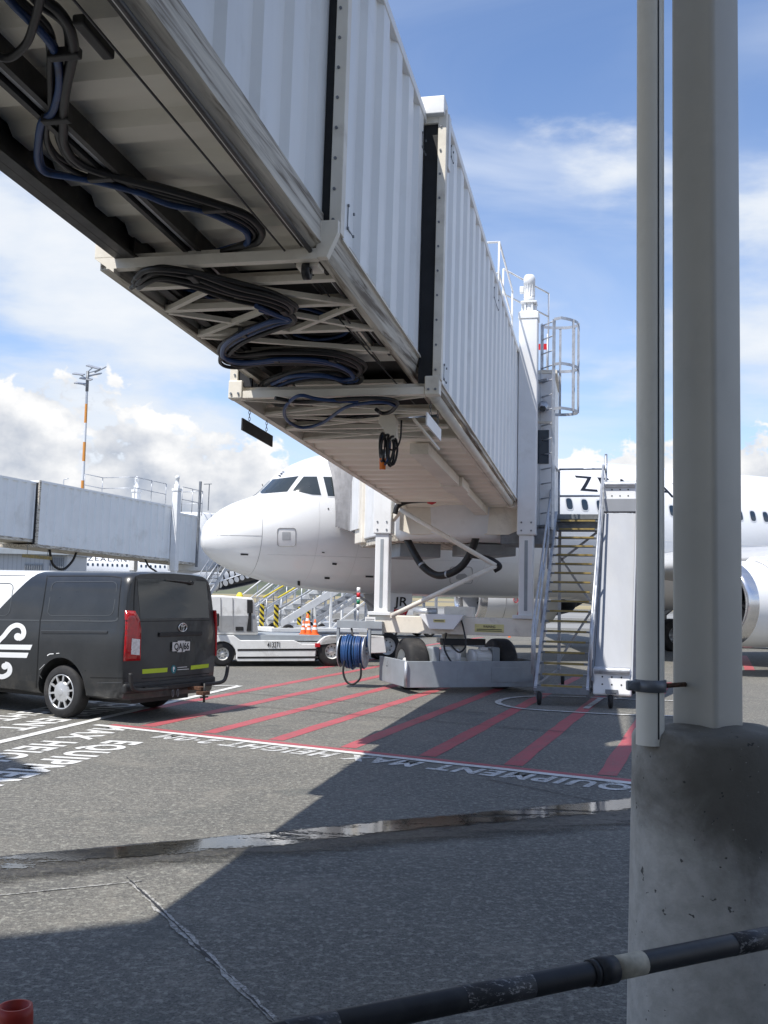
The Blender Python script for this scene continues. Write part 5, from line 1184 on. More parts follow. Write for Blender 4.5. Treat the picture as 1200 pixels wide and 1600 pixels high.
# ---------------------------------------------------------------- second boarding bridge on the next stand
FA = radians(23.0); FS = radians(-1.3)
GF = Vector((sin(FA) * cos(FS), cos(FA) * cos(FS), sin(FS))); GL = Vector((cos(FA), -sin(FA), 0)); GU = GL.cross(GF)
G0 = Vector((-15.4, 45.5, 3.68))
FMx = Matrix(((GL.x, GF.x, GU.x, G0.x), (GL.y, GF.y, GU.y, G0.y), (GL.z, GF.z, GU.z, G0.z), (0, 0, 0, 1)))
def fw(l, f, u): return FMx @ Vector((l, f, u))
fb = fw(-1.1, 10.3, 0)
bridge2 = thing('jet_bridge', (fb.x, fb.y, 0), 'distant white boarding bridge with roof handrails standing behind the dark van', 'jet bridge')
def mbF(): return MB(FMx)
def fwall(lat, f0, f1, u0, u1, sgn):
    mb = mbF(); pr = corr_profile(f0, f1, 0.56, 0.05); vs = []; fs = []
    for f, d in pr: vs += [(lat + sgn * d, f, u0), (lat + sgn * d, f, u1)]
    for i in range(len(pr) - 1): fs.append((2 * i, 2 * i + 1, 2 * i + 3, 2 * i + 2))
    mb.add(vs, fs); mb.build('tunnel_side_wall', 'bridge_white', bridge2)
for R, L, f0, f1, ub, ut in ((0, -2.2, 0, 10.2, 0, 2.76), (-0.2, -2.0, -9, 2.0, 0.22, 2.68), (-0.2, -2.0, 10.2, 13.0, -0.05, 2.5)):
    fwall(R, f0, f1, ub, ut, 1); fwall(L, f0, f1, ub, ut, -1)
    q = mbF(); q.box2((L - 0.01, f0, ut), (R + 0.01, f1, ut + 0.10)); q.build('tunnel_roof', 'bridge_white', bridge2)
    q = mbF(); q.box2((L + 0.02, f0, ub - 0.14), (R - 0.02, f1, ub + 0.0)); q.build('floor_pan', 'cream_worn', bridge2)
q = mbF(); q.box2((-0.06, -0.06, -0.1), (0.012, 0.05, 2.86)); q.build('end_frame', 'cream_worn', bridge2)
q = mbF(); q.box2((-0.2, -0.05, 0.0), (-0.07, 0.0, 2.76)); q.build('weather_seal', 'seal_black', bridge2)
F2 = Matrix(((GL.x, sin(FA), 0, G0.x), (GL.y, cos(FA), 0, G0.y), (0, 0, 1, 0), (0, 0, 0, 1)))
def mbF2(): return MB(F2)
for lat in (0.22, -2.42):
    q = mbF2(); q.box2((lat - 0.17, 10.13, 2.8), (lat + 0.17, 10.47, 7.1)); q.build('lift_column', 'panel_white', bridge2, bevel=0.02)
    q = mbF2(); q.box2((lat - 0.13, 10.17, 1.3), (lat + 0.13, 10.43, 2.8)); q.build('column_leg', 'panel_white', bridge2)
    q = mbF2(); q.box2((lat - 0.2, 10.1, 7.1), (lat + 0.2, 10.5, 7.24)); q.build('column_cap', 'panel_white', bridge2)
    q = mbF2(); q.lathe([(0.15, 7.24), (0.15, 7.45), (0.10, 7.47), (0.10, 7.75), (0.12, 7.76), (0.12, 7.9), (0.001, 7.98)], 16, (lat, 10.3, 0)); q.build('motor', 'panel_white', bridge2)
q = mbF2(); q.box2((-2.7, 10.1, 1.0), (0.5, 10.5, 1.3)); q.build('cross_beam', 'bridge_cream', bridge2)
for dx in (-1.8, -0.4): wheel(F2 @ Matrix.Translation((dx, 10.3, 0)), 0.475, 0.4, bridge2)
q = mbF2(); q.cyl((-1.7, 10.3, 0.475), (-0.5, 10.3, 0.475), 0.1, 10); q.cyl((-1.1, 10.3, 0.4), (-1.1, 10.3, 1.0), 0.25, 14); q.build('axle', 'bridge_cream', bridge2)
q = mbF2(); q.lathe([(1.45, 2.9), (1.5, 3.0), (1.5, 6.1), (1.4, 6.2), (0.001, 6.25)], 32, (-1.1, 14.2, 0)); q.build('rotunda', 'panel_white', bridge2)
q = mbF2(); q.box2((-2.6, 14.6, 3.0), (0.4, 17.5, 5.9)); q.build('cab', 'panel_white', bridge2, bevel=0.03)
def frail(pts, z0, z1):
    for a, b in zip(pts, pts[1:]):
        for u in (z0 + (z1 - z0) * 0.5, z1):
            q = mbF(); q.tube([(a[0], a[1], u), (b[0], b[1], u)], 0.022, 6); q.build('roof_rail', 'galv', bridge2)
    for p in pts:
        q = mbF(); q.tube([(p[0], p[1], z0), (p[0], p[1], z1)], 0.022, 6); q.build('roof_rail_post', 'galv', bridge2)
frail([(-2.1, 5.5), (-2.1, 6.9), (-0.12, 7.0), (-0.12, 8.4), (-0.12, 9.7)], 2.86, 3.98); frail([(0.1, 10.9), (0.1, 11.9), (0.1, 12.9), (-1.8, 13.0)], 2.6, 3.98)
q = mbF(); q.beam((0.12, 12.6, -0.3), (0.12, 12.6, 4.5), 0.12, 0.1); q.build('ladder_rail', 'galv_dark', bridge2)
q = mbF(); q.beam((0.45, 13.0, 2.9), (0.45, 13.0, 4.4), 0.04, 0.04); q.beam((0.1, 13.0, 4.4), (0.6, 13.0, 4.4), 0.04, 0.04); q.build('ladder_cage', 'galv_dark', bridge2)
q = mbF(); q.tube([(-0.6, 2.2, 2.86), (-0.6, 2.2, 3.2), (-0.35, 2.2, 3.25)], 0.025, 6); q.build('roof_lamp', 'galv', bridge2)
for f, l, m in ((-4.5, 0.0, 'black_plastic'), (-0.5, 0.0, 'tread_yellow')):
    q = mbF(); q.box2((-0.33, f, -0.62), (-0.30, f + 1.9, -0.47)); p_ = q.build('clearance_plate', m, bridge2)
    for d in (0.3, 1.6):
        q = mbF(); q.tube([(-0.315, f + d, -0.5), (-0.315, f + d, 0.2)], 0.012, 5); q.build('chain', 'galv_dark', p_)
q = mbF(); q.tube(smooth_path([(-0.5, 1.4, -0.1), (-0.5, 1.7, -0.8), (-0.5, 2.4, -1.0), (-0.5, 3.0, -0.6), (-0.5, 3.3, -0.1)], 5), 0.06, 7); q.build('cable_loop', 'cable_black', bridge2)
q = mbF(); q.tube(smooth_path([(-0.3, 8.4, -0.1), (-0.3, 8.8, -0.5), (-0.3, 9.6, -0.8), (-0.3, 10.4, -1.5)], 5), 0.05, 7); q.build('cable_loop', 'cable_black', bridge2)
# stairs of the second bridge
sf = 10.9
for l in (0.55, 1.25):
    q = mbF2(); q.beam((l, sf, 0.3), (l, sf + 3.2, 3.3), 0.05, 0.22); q.build('stair_stringer', 'galv', bridge2)
    q = mbF2(); q.tube([(l, sf - 0.1, 1.35), (l, sf + 3.2, 4.35)], 0.025, 6); q.build('stair_handrail', 'galv', bridge2)
    q = mbF2(); q.tube([(l, sf - 0.1, 0.85), (l, sf + 3.2, 3.85)], 0.02, 6); q.build('stair_handrail', 'galv', bridge2)
    for t in (0.03, 0.33, 0.66, 1.0):
        q = mbF2(); q.tube([(l, sf + 3.2 * t, 0.3 + 3 * t), (l, sf + 3.2 * t, 1.4 + 3 * t)], 0.02, 6); q.build('stair_post', 'galv', bridge2)
for i in range(15):
    t = i / 14.0; q = mbF2(); q.box2((0.58, sf + 3.2 * t - 0.1, 0.32 + 3 * t), (1.22, sf + 3.2 * t + 0.12, 0.36 + 3 * t)); q.build('stair_tread', 'galv_dark', bridge2)
q = mbF2(); q.box2((-0.6, sf + 3.2, 3.2), (1.3, sf + 4.3, 3.32)); q.build('stair_landing', 'galv_dark', bridge2)
# ---------------------------------------------------------------- light mast
def stripes(name, a, b, per, off=0.0, axis=2, diag=0.0):
    def fn(t, bs, ob):
        sp = t.n('ShaderNodeSeparateXYZ'); t.L.new(ob, sp.inputs[0]); v = t.m('ADD', sp.outputs[axis], t.m('MULTIPLY', sp.outputs[0], diag))
        k = t.m('GREATER_THAN', t.m('FRACT', t.m('DIVIDE', t.m('SUBTRACT', v, off), per)), 0.5)
        t.put(bs.inputs['Base Color'], t.mix(k, col4(a), col4(b))); bs.inputs['Roughness'].default_value = 0.5
    surf(name, fn)
ZM = 130.0; k_ = ZM / F_PX
mb_ = onplane(133.2, 921, Vector((0, ZM, 0)), Vector((0, 1, 0))); MX = mb_.x + 0.0
MB0 = Vector((onplane(133.0, 766, Vector((0, ZM, 0)), Vector((0, 1, 0))).x - 0.35, ZM, 0))
def mz(y, x=137): return onplane(x, y, Vector((0, ZM, 0)), Vector((0, 1, 0))).z
stripes('mast_bands', (0.66, 0.68, 0.70), (0.62, 0.26, 0.05), 2 * (mz(691) - mz(721)), mz(751))
mast = thing('light_mast', MB0, 'tall orange and white banded floodlight mast behind the distant boarding bridge', 'light mast')
zt = mz(585)
q = MB(); ztb = mz(631); q.lathe([(0.25, 0), (0.17, ztb)], 16, MB0); q.build('mast_pole', 'mast_bands', mast)
q = MB(); q.lathe([(0.17, ztb), (0.10, zt)], 16, MB0); q.build('mast_top', 'galv', mast)
q = MB(); q.cyl(MB0 + Vector((0, 0, zt - 2.2)), MB0 + Vector((0, 0, zt + 0.4)), 0.2, 12); q.build('mast_collar', 'galv_dark', mast)
for i, (px, py, w, d, tl) in enumerate(((146, 573.5, 1.7, 0.9, 0.25), (157, 577.5, 1.6, 0.9, -0.5), (149.5, 585, 1.5, 0.9, -0.2), (123, 584.5, 1.4, 0.9, 0.1), (134.5, 592, 1.5, 0.9, 0.15), (125.5, 599, 1.4, 0.9, 0.12))):
    c = onplane(px, py, Vector((0, ZM + (i % 3) * 0.5 - 0.5, 0)), Vector((0, 1, 0)))
    q = MB(); q.box(c, (w, d, 0.16), (Matrix.Rotation(tl, 3, 'Y') @ Matrix.Rotation(0.35, 3, 'X'))); hd_ = q.build('floodlight', 'galv', mast, bevel=0.03)
    q = MB(); q.beam(c, MB0 + Vector((0, 0, c.z - 0.5)), 0.10, 0.10); q.build('floodlight_arm', 'galv', mast)
# ---------------------------------------------------------------- grey terminal pier far left
def _clad(t, bs, ob):
    sp = t.n('ShaderNodeSeparateXYZ'); t.L.new(ob, sp.inputs[0]); f = t.m('FRACT', t.m('MULTIPLY', sp.outputs[0], 2.5)); k = t.m('GREATER_THAN', f, 0.85)
    t.put(bs.inputs['Base Color'], t.mix(k, (0.40, 0.42, 0.44, 1), (0.30, 0.32, 0.34, 1))); bs.inputs['Roughness'].default_value = 0.5
surf('cladding', _clad)
TB = Vector((-46, 95, 0)); tb = thing('pier_building', TB, 'grey clad airport pier building behind the distant boarding bridge', 'building')
q = MB(); q.box2((-70, 92, 0), (-28.3, 98, 4.75)); q.build('wall', 'cladding', tb)
q = MB(); q.box2((-71, 91.4, 4.75), (-28.0, 98.5, 5.2)); q.build('roof', 'steel_paint_grey', tb)
for x0, x1, z0, z1 in ((-32.1, -30.5, 3.2, 3.95), (-29.9, -28.6, 3.2, 4.6)):
    q = MB(); q.box2((x0, 91.9, z0), (x1, 92.02, z1)); lv = q.build('louvre', 'steel_paint_grey', tb)
    for i in range(8):
        q = MB(); x = x0 + (x1 - x0) * (i + 0.5) / 8; q.box2((x - 0.05, 91.82, z0 + 0.1), (x + 0.05, 91.9, z1 - 0.1)); q.build('louvre_blade', 'galv_dark', lv)
q = MB(); q.box2((-60, 91.9, 1.0), (-40, 92.02, 3.0)); q.build('window_band', 'glass_blue', tb)
# container visible under the second bridge
q = MB(); q.box2((-14.2, 70, 0.25), (-12.6, 72, 2.4)); sv = thing('service_cart', (-13.4, 71, 0), 'small white box cart standing under the distant boarding bridge', 'cart'); q.build('cart_box', 'white_gse', sv, bevel=0.03)
for x in (-14.0, -12.8):
    for y in (70.3, 71.7): wheel(Matrix.Translation((x, y, 0)), 0.22, 0.12, sv)
# ---------------------------------------------------------------- dark delivery van
VH = radians(-60.8); VFw = Vector((sin(VH), cos(VH), 0)); VL = Vector((-VFw.y, VFw.x, 0)); VC = (gnd(105, 1121) + gnd(235, 1105)) / 2
VC = Vector((-3.80, 14.67, 0))
VM = Matrix(((VFw.x, VL.x, 0, VC.x), (VFw.y, VL.y, 0, VC.y), (0, 0, 1, 0), (0, 0, 0, 1)))
VMi = VM.inverted()
van = thing('delivery_van', VC, 'dark charcoal delivery van with white koru logo, tow bar and white cab end', 'van')
def mbV(): return MB(VM)
mat('van_trim', (0.022, 0.023, 0.024), 0.55, var=0.1)
mat('lens_red', (0.38, 0.008, 0.012), 0.12, coat=0.5, var=0.15, vscale=14)
mat('lens_clear', (0.62, 0.62, 0.64), 0.12, coat=0.5, var=0.2, vscale=30)
mat('hivis', (0.46, 0.60, 0.03), 0.4)
mat('chrome', (0.7, 0.7, 0.7), 0.15, metal=1.0)
mat('teal', (0.01, 0.16, 0.20), 0.35)
mat('decal_white', (0.76, 0.77, 0.77), 0.35)
mat('van_gap', (0.006, 0.006, 0.006), 0.6)
mat('van_crease', (0.065, 0.07, 0.075), 0.35)
mat('plate_white', (0.62, 0.63, 0.63), 0.4)
PROF = [(0.0, 0.30), (0.88, 0.30), (0.925, 0.33), (0.955, 0.45), (0.968, 0.62), (0.975, 0.80), (0.975, 1.00), (0.968, 1.13), (0.955, 1.20), (0.94, 1.32), (0.915, 1.50), (0.885, 1.68), (0.855, 1.80), (0.825, 1.87), (0.77, 1.925), (0.68, 1.955), (0.45, 1.975), (0.0, 1.985)]
VST = [(-1.075, 0.955, 0), (-1.06, 0.975, 0), (-1.01, 0.992, 0), (-0.9, 1.0, 0), (-0.4, 1.0, 0), (0.4, 1.0, 0), (1.2, 1.0, 0), (2.0, 1.0, 0), (2.5, 1.0, 0), (2.75, 0.995, 0.05), (3.05, 0.985, 0.28), (3.35, 0.975, 0.62), (3.55, 0.965, 0.80), (3.8, 0.95, 0.88), (4.0, 0.92, 0.98), (4.13, 0.86, 1.12), (4.19, 0.74, 1.25)]
rings = []
for x, sc, drop in VST:
    h = []
    for w, z in PROF:
        zz = min(z, 1.985 - drop + 0.02 * (z - 0.3)); 
        lean = 0.05 * max(0, (zz - 1.2)) / 0.8 if x < -0.95 else 0.0
        h.append((x + lean, w * sc * (1 if z < 1.99 else 1), zz if x > -1.0 else 0.30 + (zz - 0.30) * (1 - 0.012 * (1 if x < -1.05 else 0))))
    rings.append(h + [(p[0], -p[1], p[2]) for p in h[-2:0:-1]])
q = MB(); q.loft(rings, smooth=True, caps=True)
me = bpy.data.meshes.new('van_body'); me.from_pydata([tuple(v) for v in q.v], [], q.f)
bm = bmesh.new(); bm.from_mesh(me); bmesh.ops.remove_doubles(bm, verts=bm.verts, dist=1e-5); bmesh.ops.recalc_face_normals(bm, faces=bm.faces); bm.to_mesh(me); bm.free()
tmp = bpy.data.objects.new('van_body', me); COL.objects.link(tmp); cuts = []
for wx in (0.0, 3.21):
    for sy in (1, -1):
        c = MB(); c.cyl((wx, sy * 1.2, 0.37), (wx, sy * 0.60, 0.37), 0.435, 40); cm = bpy.data.meshes.new('cut'); cm.from_pydata([tuple(v) for v in c.v], [], c.f)
        b2 = bmesh.new(); b2.from_mesh(cm); bmesh.ops.remove_doubles(b2, verts=b2.verts, dist=1e-4); bmesh.ops.recalc_face_normals(b2, faces=b2.faces); b2.to_mesh(cm); b2.free()
        co = bpy.data.objects.new('cut', cm); COL.objects.link(co); cuts.append(co)
        md = tmp.modifiers.new('b', 'BOOLEAN'); md.operation = 'DIFFERENCE'; md.object = co; md.solver = 'EXACT'
dg = bpy.context.evaluated_depsgraph_get(); dg.update(); nm = bpy.data.meshes.new_from_object(tmp.evaluated_get(dg))
VB = [VM @ v.co for v in nm.vertices]; VFc = [tuple(p.vertices) for p in nm.polygons]
for o in cuts + [tmp]: bpy.data.objects.remove(o)
vbvh = BVHTree.FromPolygons(VB, VFc)
def vhit(x, y):
    d = ray(x, y).normalized(); h = vbvh.ray_cast(EYE, d)
    if h[0] is None: return None, None
    return h[0], (h[1] if h[1].dot(d) < 0 else -h[1])
# two-tone paint: white ahead of a raked line
a_ = VMi @ onplane(55, 893, VM @ Vector((0, 0.85, 0)), VL); b_ = VMi @ onplane(0, 950, VM @ Vector((0, 0.93, 0)), VL)
def _vpaint(t, bs, ob):
    rot = t.mapping(ob, rot=(0, 0, 0)); sp = t.n('ShaderNodeSeparateXYZ'); t.L.new(ob, sp.inputs[0])
    xf = t.m('ADD', t.m('MULTIPLY', sp.outputs[0], VFw.x), t.m('MULTIPLY', sp.outputs[1], VFw.y)); z = sp.outputs[2]
    k = (b_.x - a_.x) / (b_.z - a_.z)
    lim = t.m('MULTIPLY_ADD', t.m('SUBTRACT', z, a_.z), k, a_.x)
    w = t.m('GREATER_THAN', xf, lim)
    n = t.noise(ob, 3.0, 6, 0.65); dk = t.mix(t.step(0.35, 0.7, n), (0.019, 0.021, 0.023, 1), (0.027, 0.029, 0.031, 1))
    low = t.m('MULTIPLY', t.step(0.75, 0.30, z), t.step(0.40, 0.62, t.noise(ob, 5, 6, 0.7))); dk = t.mix(t.m('MULTIPLY', low, 0.55), dk, (0.075, 0.07, 0.062, 1))
    t.put(bs.inputs['Base Color'], t.mix(w, dk, (0.76, 0.77, 0.77, 1))); t.put(bs.inputs['Roughness'], t.m('MULTIPLY_ADD', t.noise(ob, 9, 5, 0.6), 0.18, 0.22)); bs.inputs['Coat Weight'].default_value = 0.25
    bp = t.n('ShaderNodeBump'); t.put(bp.inputs['Height'], t.noise(ob, 2.2, 2, 0.5)); bp.inputs['Strength'].default_value = 0.15; bp.inputs['Distance'].default_value = 0.03; t.L.new(bp.outputs[0], bs.inputs['Normal'])
surf('van_paint', _vpaint)
q = MB(); q.add(VB, VFc, True); vb = q.build('body', 'van_paint', van)
md = vb.modifiers.new('es', 'EDGE_SPLIT'); md.split_angle = radians(42)
def vdecal(poly, name, m, off=0.004, par=None, div=4, thick=0):
    c = (sum(p[0] for p in poly) / len(poly), sum(p[1] for p in poly) / len(poly)); outer = []
    for i in range(len(poly)):
        p, r = poly[i], poly[(i + 1) % len(poly)]
        for k in range(div): outer.append((p[0] + (r[0] - p[0]) * k / div, p[1] + (r[1] - p[1]) * k / div))
    rr = [1, 0.66, 0.33, 0.02]; P = []; base = None
    for s in rr:
        for o in outer:
            h, nn = vhit(c[0] + (o[0] - c[0]) * s, c[1] + (o[1] - c[1]) * s)
            if h is None: return None
            P.append(h + nn * off)
    N = len(outer); fs = [(i * N + k, i * N + (k + 1) % N, (i + 1) * N + (k + 1) % N, (i + 1) * N + k) for i in range(len(rr) - 1) for k in range(N)]
    mb = MB(); mb.add(P, fs, True)
    if thick:
        R = [p for p in P[:N]]; B = []
        for o in outer:
            h, nn = vhit(*o); B.append(h - nn * 0.01)
        mb.add(R + B, [(k, (k + 1) % N, N + (k + 1) % N, N + k) for k in range(N)])
    return mb.build(name, m, par or van)
def vstroke(pts, w, name, m, off=0.004, par=None, sm=5, closed=False):
    """stroke of pixel width w along pixel points (w may be a list)"""
    P = smooth_path([Vector((p[0], p[1], 0)) for p in pts], sm) if sm else [Vector((p[0], p[1], 0)) for p in pts]
    vs = []; n = len(P)
    for i, p in enumerate(P):
        d = (P[min(i + 1, n - 1)] - P[max(i - 1, 0)]).normalized(); s = Vector((-d.y, d.x, 0)); ww = w if not isinstance(w, (list, tuple)) else w[0] + (w[1] - w[0]) * i / (n - 1)
        for sg in (0.5, -0.5):
            h, nn = vhit(p.x + s.x * ww * sg, p.y + s.y * ww * sg)
            if h is None: return None
            vs.append(h + nn * off)
    mb = MB(); mb.add(vs, [(2 * i, 2 * i + 1, 2 * i + 3, 2 * i + 2) for i in range(n - 1)]); return mb.build(name, m, par or van)
# koru logo and bars
lg = vdecal([(-70, 1006.3), (51, 1007.5), (47.5, 1015.5), (-70, 1013.5)], 'logo_bar', 'decal_white'); vdecal([(-70, 1017.5), (45, 1020), (42, 1028), (-70, 1025.5)], 'logo_bar', 'decal_white')
vstroke([(-8, 1010), (0, 1000), (6.5, 993.5), (12, 986.5), (18.4, 980), (27, 976.8), (34.7, 980), (37.6, 988), (35, 995), (29, 998)], [6.5, 8], 'logo_spiral', 'decal_white', 0.005)
vdecal([(28.5 + 6 * cos(t), 995 + 6 * sin(t)) for t in [2 * pi * i / 12 for i in range(12)]], 'logo_spiral', 'decal_white', 0.007, div=1)
vstroke([(-10, 1052), (0, 1057), (7.6, 1056.5), (14.5, 1051.5), (15.7, 1044), (12.5, 1038.6), (8, 1037.6)], 7.5, 'logo_spiral', 'decal_white', 0.005)
vdecal([(8 + 5.2 * cos(t), 1041 + 5.2 * sin(t)) for t in [2 * pi * i / 12 for i in range(12)]], 'logo_spiral', 'decal_white', 0.007, div=1)
vdecal([(-60, 1071.5), (45, 1074), (45, 1081.5), (-60, 1078.5)], 'reflective_strip', 'hivis')
# panel gaps, pressed window outlines, belt line, door rail
vstroke([(74, 899), (71, 920), (66.5, 950), (63, 970)], 1.0, 'panel_gap', 'van_gap'); vstroke([(63, 970), (60.5, 1000), (58.5, 1040), (56.5, 1080)], 1.0, 'panel_gap', 'van_gap')
def vrr(x0, y0, x1, y1, sk, r, name, m, w):
    pts = []
    for cx, cy, a0 in ((x1 - r, y0 + r, -90), (x1 - r, y1 - r, 0), (x0 + r, y1 - r, 90), (x0 + r, y0 + r, 180)):
        for k in range(4):
            an = radians(a0 + 30 * k); px = cx + r * cos(an); py = cy + r * sin(an); pts.append((px - sk * (py - y0) / (y1 - y0), py))
    pts.append(pts[0]); vstroke(pts, w, name, m, sm=0)
vrr(82, 909, 184, 962, 8, 8, 'window_outline', 'van_crease', 1.1); vrr(-60, 911.5, 22, 962, 8, 8, 'window_outline', 'van_crease', 1.1)
vstroke([(76, 900.5), (120, 900), (170, 900.5), (190, 903)], 1.2, 'panel_gap', 'van_gap'); vstroke([(190, 903), (187, 930), (184.5, 964)], 0.9, 'panel_gap', 'van_gap')
vstroke([(-60, 968), (0, 968.5), (62, 969.5)], 2.2, 'belt_crease', 'van_crease'); vstroke([(64, 969.5), (120, 970), (175, 970.5), (185, 966)], 2.2, 'belt_crease', 'van_crease')
vstroke([(65, 987.5), (120, 988), (168, 988.5)], 3.0, 'door_rail', 'van_trim', 0.012); vstroke([(65, 985.6), (120, 986), (168, 986.4)], 0.9, 'belt_crease', 'van_crease', 0.013)
vstroke([(-60, 899), (0, 899.3), (40, 899.8)], 1.0, 'panel_gap', 'van_crease')
vstroke([(141, 1058.5), (170, 1059), (196, 1059.5)], 1.0, 'panel_gap', 'van_gap'); vstroke([(152, 1067), (175, 1066.5), (200, 1066.5)], 1.4, 'belt_crease', 'van_crease')
vstroke([(74, 1024.5), (78, 1022), (84, 1021.5)], 1.4, 'scratch', 'decal_white'); vstroke([(88, 1021), (93, 1020.5)], 1.0, 'scratch', 'decal_white'); vstroke([(62, 1046), (70, 1038)], 0.6, 'scratch', 'plate_white'); vstroke([(62, 1055), (65, 1060)], 0.8, 'scratch', 'plate_white')
# rear: glass, lamps, plate, strips, badge
vdecal([(214, 904), (322, 908.5), (326.5, 965), (219, 967)], 'rear_window', 'glass_dark', 0.004)
vstroke([(212, 900), (209.5, 930), (209, 955)], 1.0, 'panel_gap', 'van_gap'); vstroke([(219, 971), (260, 970.3), (327, 969)], 0.9, 'panel_gap', 'van_gap')
tl = vdecal([(196, 954), (209.5, 954.5), (216.5, 967), (219, 985), (218, 1032), (192.5, 1033), (195, 990)], 'tail_lamp', 'lens_red', 0.02, thick=1)
vdecal([(204, 997.5), (216.8, 999), (216, 1023.5), (202.5, 1022.5)], 'reversing_lens', 'lens_clear', 0.024, par=tl)
for yy in (968, 976, 985, 993, 1006, 1015): vstroke([(195.5, yy), (203.5, yy)], 1.2, 'lens_rib', 'lens_red', 0.027, tl, sm=0)
tb2 = [VMi @ (vhit(x, y)[0]) for x, y in ((210, 957), (218, 985), (216, 1030))]
q = mbV(); q.prism([(0.952, 0.80), (0.982, 0.80), (0.975, 1.20), (0.94, 1.46), (0.915, 1.46), (0.935, 1.25)], (-1.078, 0, 0), (0, -1, 0), (0, 0, 1), (0.1, 0, 0)); q.build('tail_lamp', 'lens_red', van, bevel=0.01)
h, nn = vhit(280.7, 1009.8); rx = (VM.to_3x3() @ Vector((0, -1, 0))); rz = Vector((0, 0, 1)); rn = VM.to_3x3() @ Vector((-1, 0, 0))
pc = h + rn * 0.02
q = MB(); q.prism([(-0.18, -0.062), (-0.075, -0.062), (-0.075, -0.078), (0.075, -0.078), (0.075, -0.062), (0.18, -0.062), (0.18, 0.062), (0.075, 0.062), (0.075, 0.078), (-0.075, 0.078), (-0.075, 0.062), (-0.18, 0.062)], pc, rx, rz, rn * 0.012); lp_ = q.build('licence_plate', 'plate_white', van)
q = MB(); put_text(q, 'QAJ66', pc + rn * 0.014 - rx * 0.15 - rz * 0.042, rx, rz, 0.088, 0.31, off=0.03); q.build('plate_lettering', 'black_paint', lp_)
q = MB(); q.box(pc + rz * 0.17 + rn * 0.005, (0.02, 0.9, 0.06), VM.to_3x3()); q.build('tailgate_handle', 'van_trim', van, bevel=0.01)
h, nn = vhit(284.5, 980.3); ec = h + rn * 0.012
def ell(a, b, dz=0.0, r=0.008):
    q = MB(); q.tube([ec + rx * (a * cos(t)) + rz * (dz + b * sin(t)) for t in [2 * pi * i / 28 for i in range(28)]], r, 6, closed=True); return q
em = ell(0.085, 0.058).build('badge', 'chrome', van); ell(0.052, 0.020, 0.034, 0.006).build('badge_ring', 'chrome', em); ell(0.022, 0.054, 0.002, 0.006).build('badge_ring', 'chrome', em)
vdecal([(222, 1045.8), (261.5, 1043.2), (261, 1050), (222, 1053)], 'reflective_strip', 'hivis'); vdecal([(298, 1040), (326, 1037), (325.5, 1043), (297.5, 1046.5)], 'reflective_strip', 'hivis')
dc = vdecal([(271 + 4.1 * cos(t), 1045.8 + 6.6 * sin(t)) for t in [2 * pi * i / 16 for i in range(16)]], 'round_sticker', 'teal', 0.004, div=1)
vdecal([(271 + 1.6 * cos(t), 1044 + 2.6 * sin(t)) for t in [2 * pi * i / 12 for i in range(12)]], 'sticker_pin', 'decal_white', 0.007, div=1)
vstroke([(269.8, 1046), (271, 1050)], 1.2, 'sticker_pin', 'decal_white', 0.008, sm=0)
for yy, x1 in ((1043, 292), (1046.5, 295)): vstroke([(277, yy), (x1, yy - 1.2)], 1.1, 'sticker_text', 'plate_white', 0.004, sm=0)
vstroke([(221, 1060.5), (250, 1058.5), (290, 1055.5), (326, 1052)], 1.3, 'panel_gap', 'van_gap')
q = MB(); a0 = vhit(297, 911)[0] + rn * 0.03; a1 = vhit(258, 906.5)[0] + rn * 0.03; q.tube([a0, a1], [0.02, 0.008], 6); wp = q.build('wiper', 'van_trim', van); q = MB(); q.cyl(a0 - rn * 0.03, a0 + rn * 0.015, 0.03, 10); q.build('wiper_boss', 'van_trim', wp)
# bumper, tow bar, mud guards
q = mbV(); q.box2((-1.12, -0.93, 0.38), (-0.95, 0.93, 0.52)); q.build('rear_bumper', 'van_trim', van, bevel=0.04, seg=3)
q = mbV(); q.box2((-1.16, -0.6, 0.40), (-1.08, 0.6, 0.46)); q.build('tow_crossbar', 'black_plastic', van, bevel=0.008)
q = mbV(); q.tube(smooth_path([(-1.17, 0.18, 0.42), (-1.19, 0.55, 0.42), (-1.19, 0.82, 0.44), (-1.19, 0.90, 0.52), (-1.19, 0.92, 0.66)], 5), 0.027, 8); q.build('step_tube', 'black_plastic', van)
q = mbV(); q.tube(smooth_path([(-1.17, -0.55, 0.42), (-1.19, -0.80, 0.42), (-1.19, -1.0, 0.44), (-1.19, -1.07, 0.52), (-1.19, -1.10, 0.66)], 5), 0.027, 8); q.build('step_tube', 'black_plastic', van)
mat('rust', (0.10, 0.05, 0.03), 0.8, var=0.4, vscale=20)
q = mbV(); q.box2((-1.34, -0.42, 0.36), (-1.1, -0.32, 0.41)); q.box2((-1.40, -0.45, 0.30), (-1.28, -0.29, 0.35)); q.build('tow_tongue', 'rust', van, bevel=0.006)
q = mbV(); q.cyl((-1.36, -0.37, 0.20), (-1.36, -0.37, 0.46), 0.016, 8); q.cyl((-1.36, -0.45, 0.27), (-1.36, -0.29, 0.27), 0.012, 8); q.build('tow_pin', 'black_plastic', van)
for y in (-0.05, 0.05):
    q = mbV(); q.tube([(-1.16, y + 0.02 * cos(t), 0.34 + 0.05 * sin(t)) for t in [2 * pi * i / 10 for i in range(10)]], 0.006, 5, closed=True); q.build('safety_ring', 'galv_dark', van)
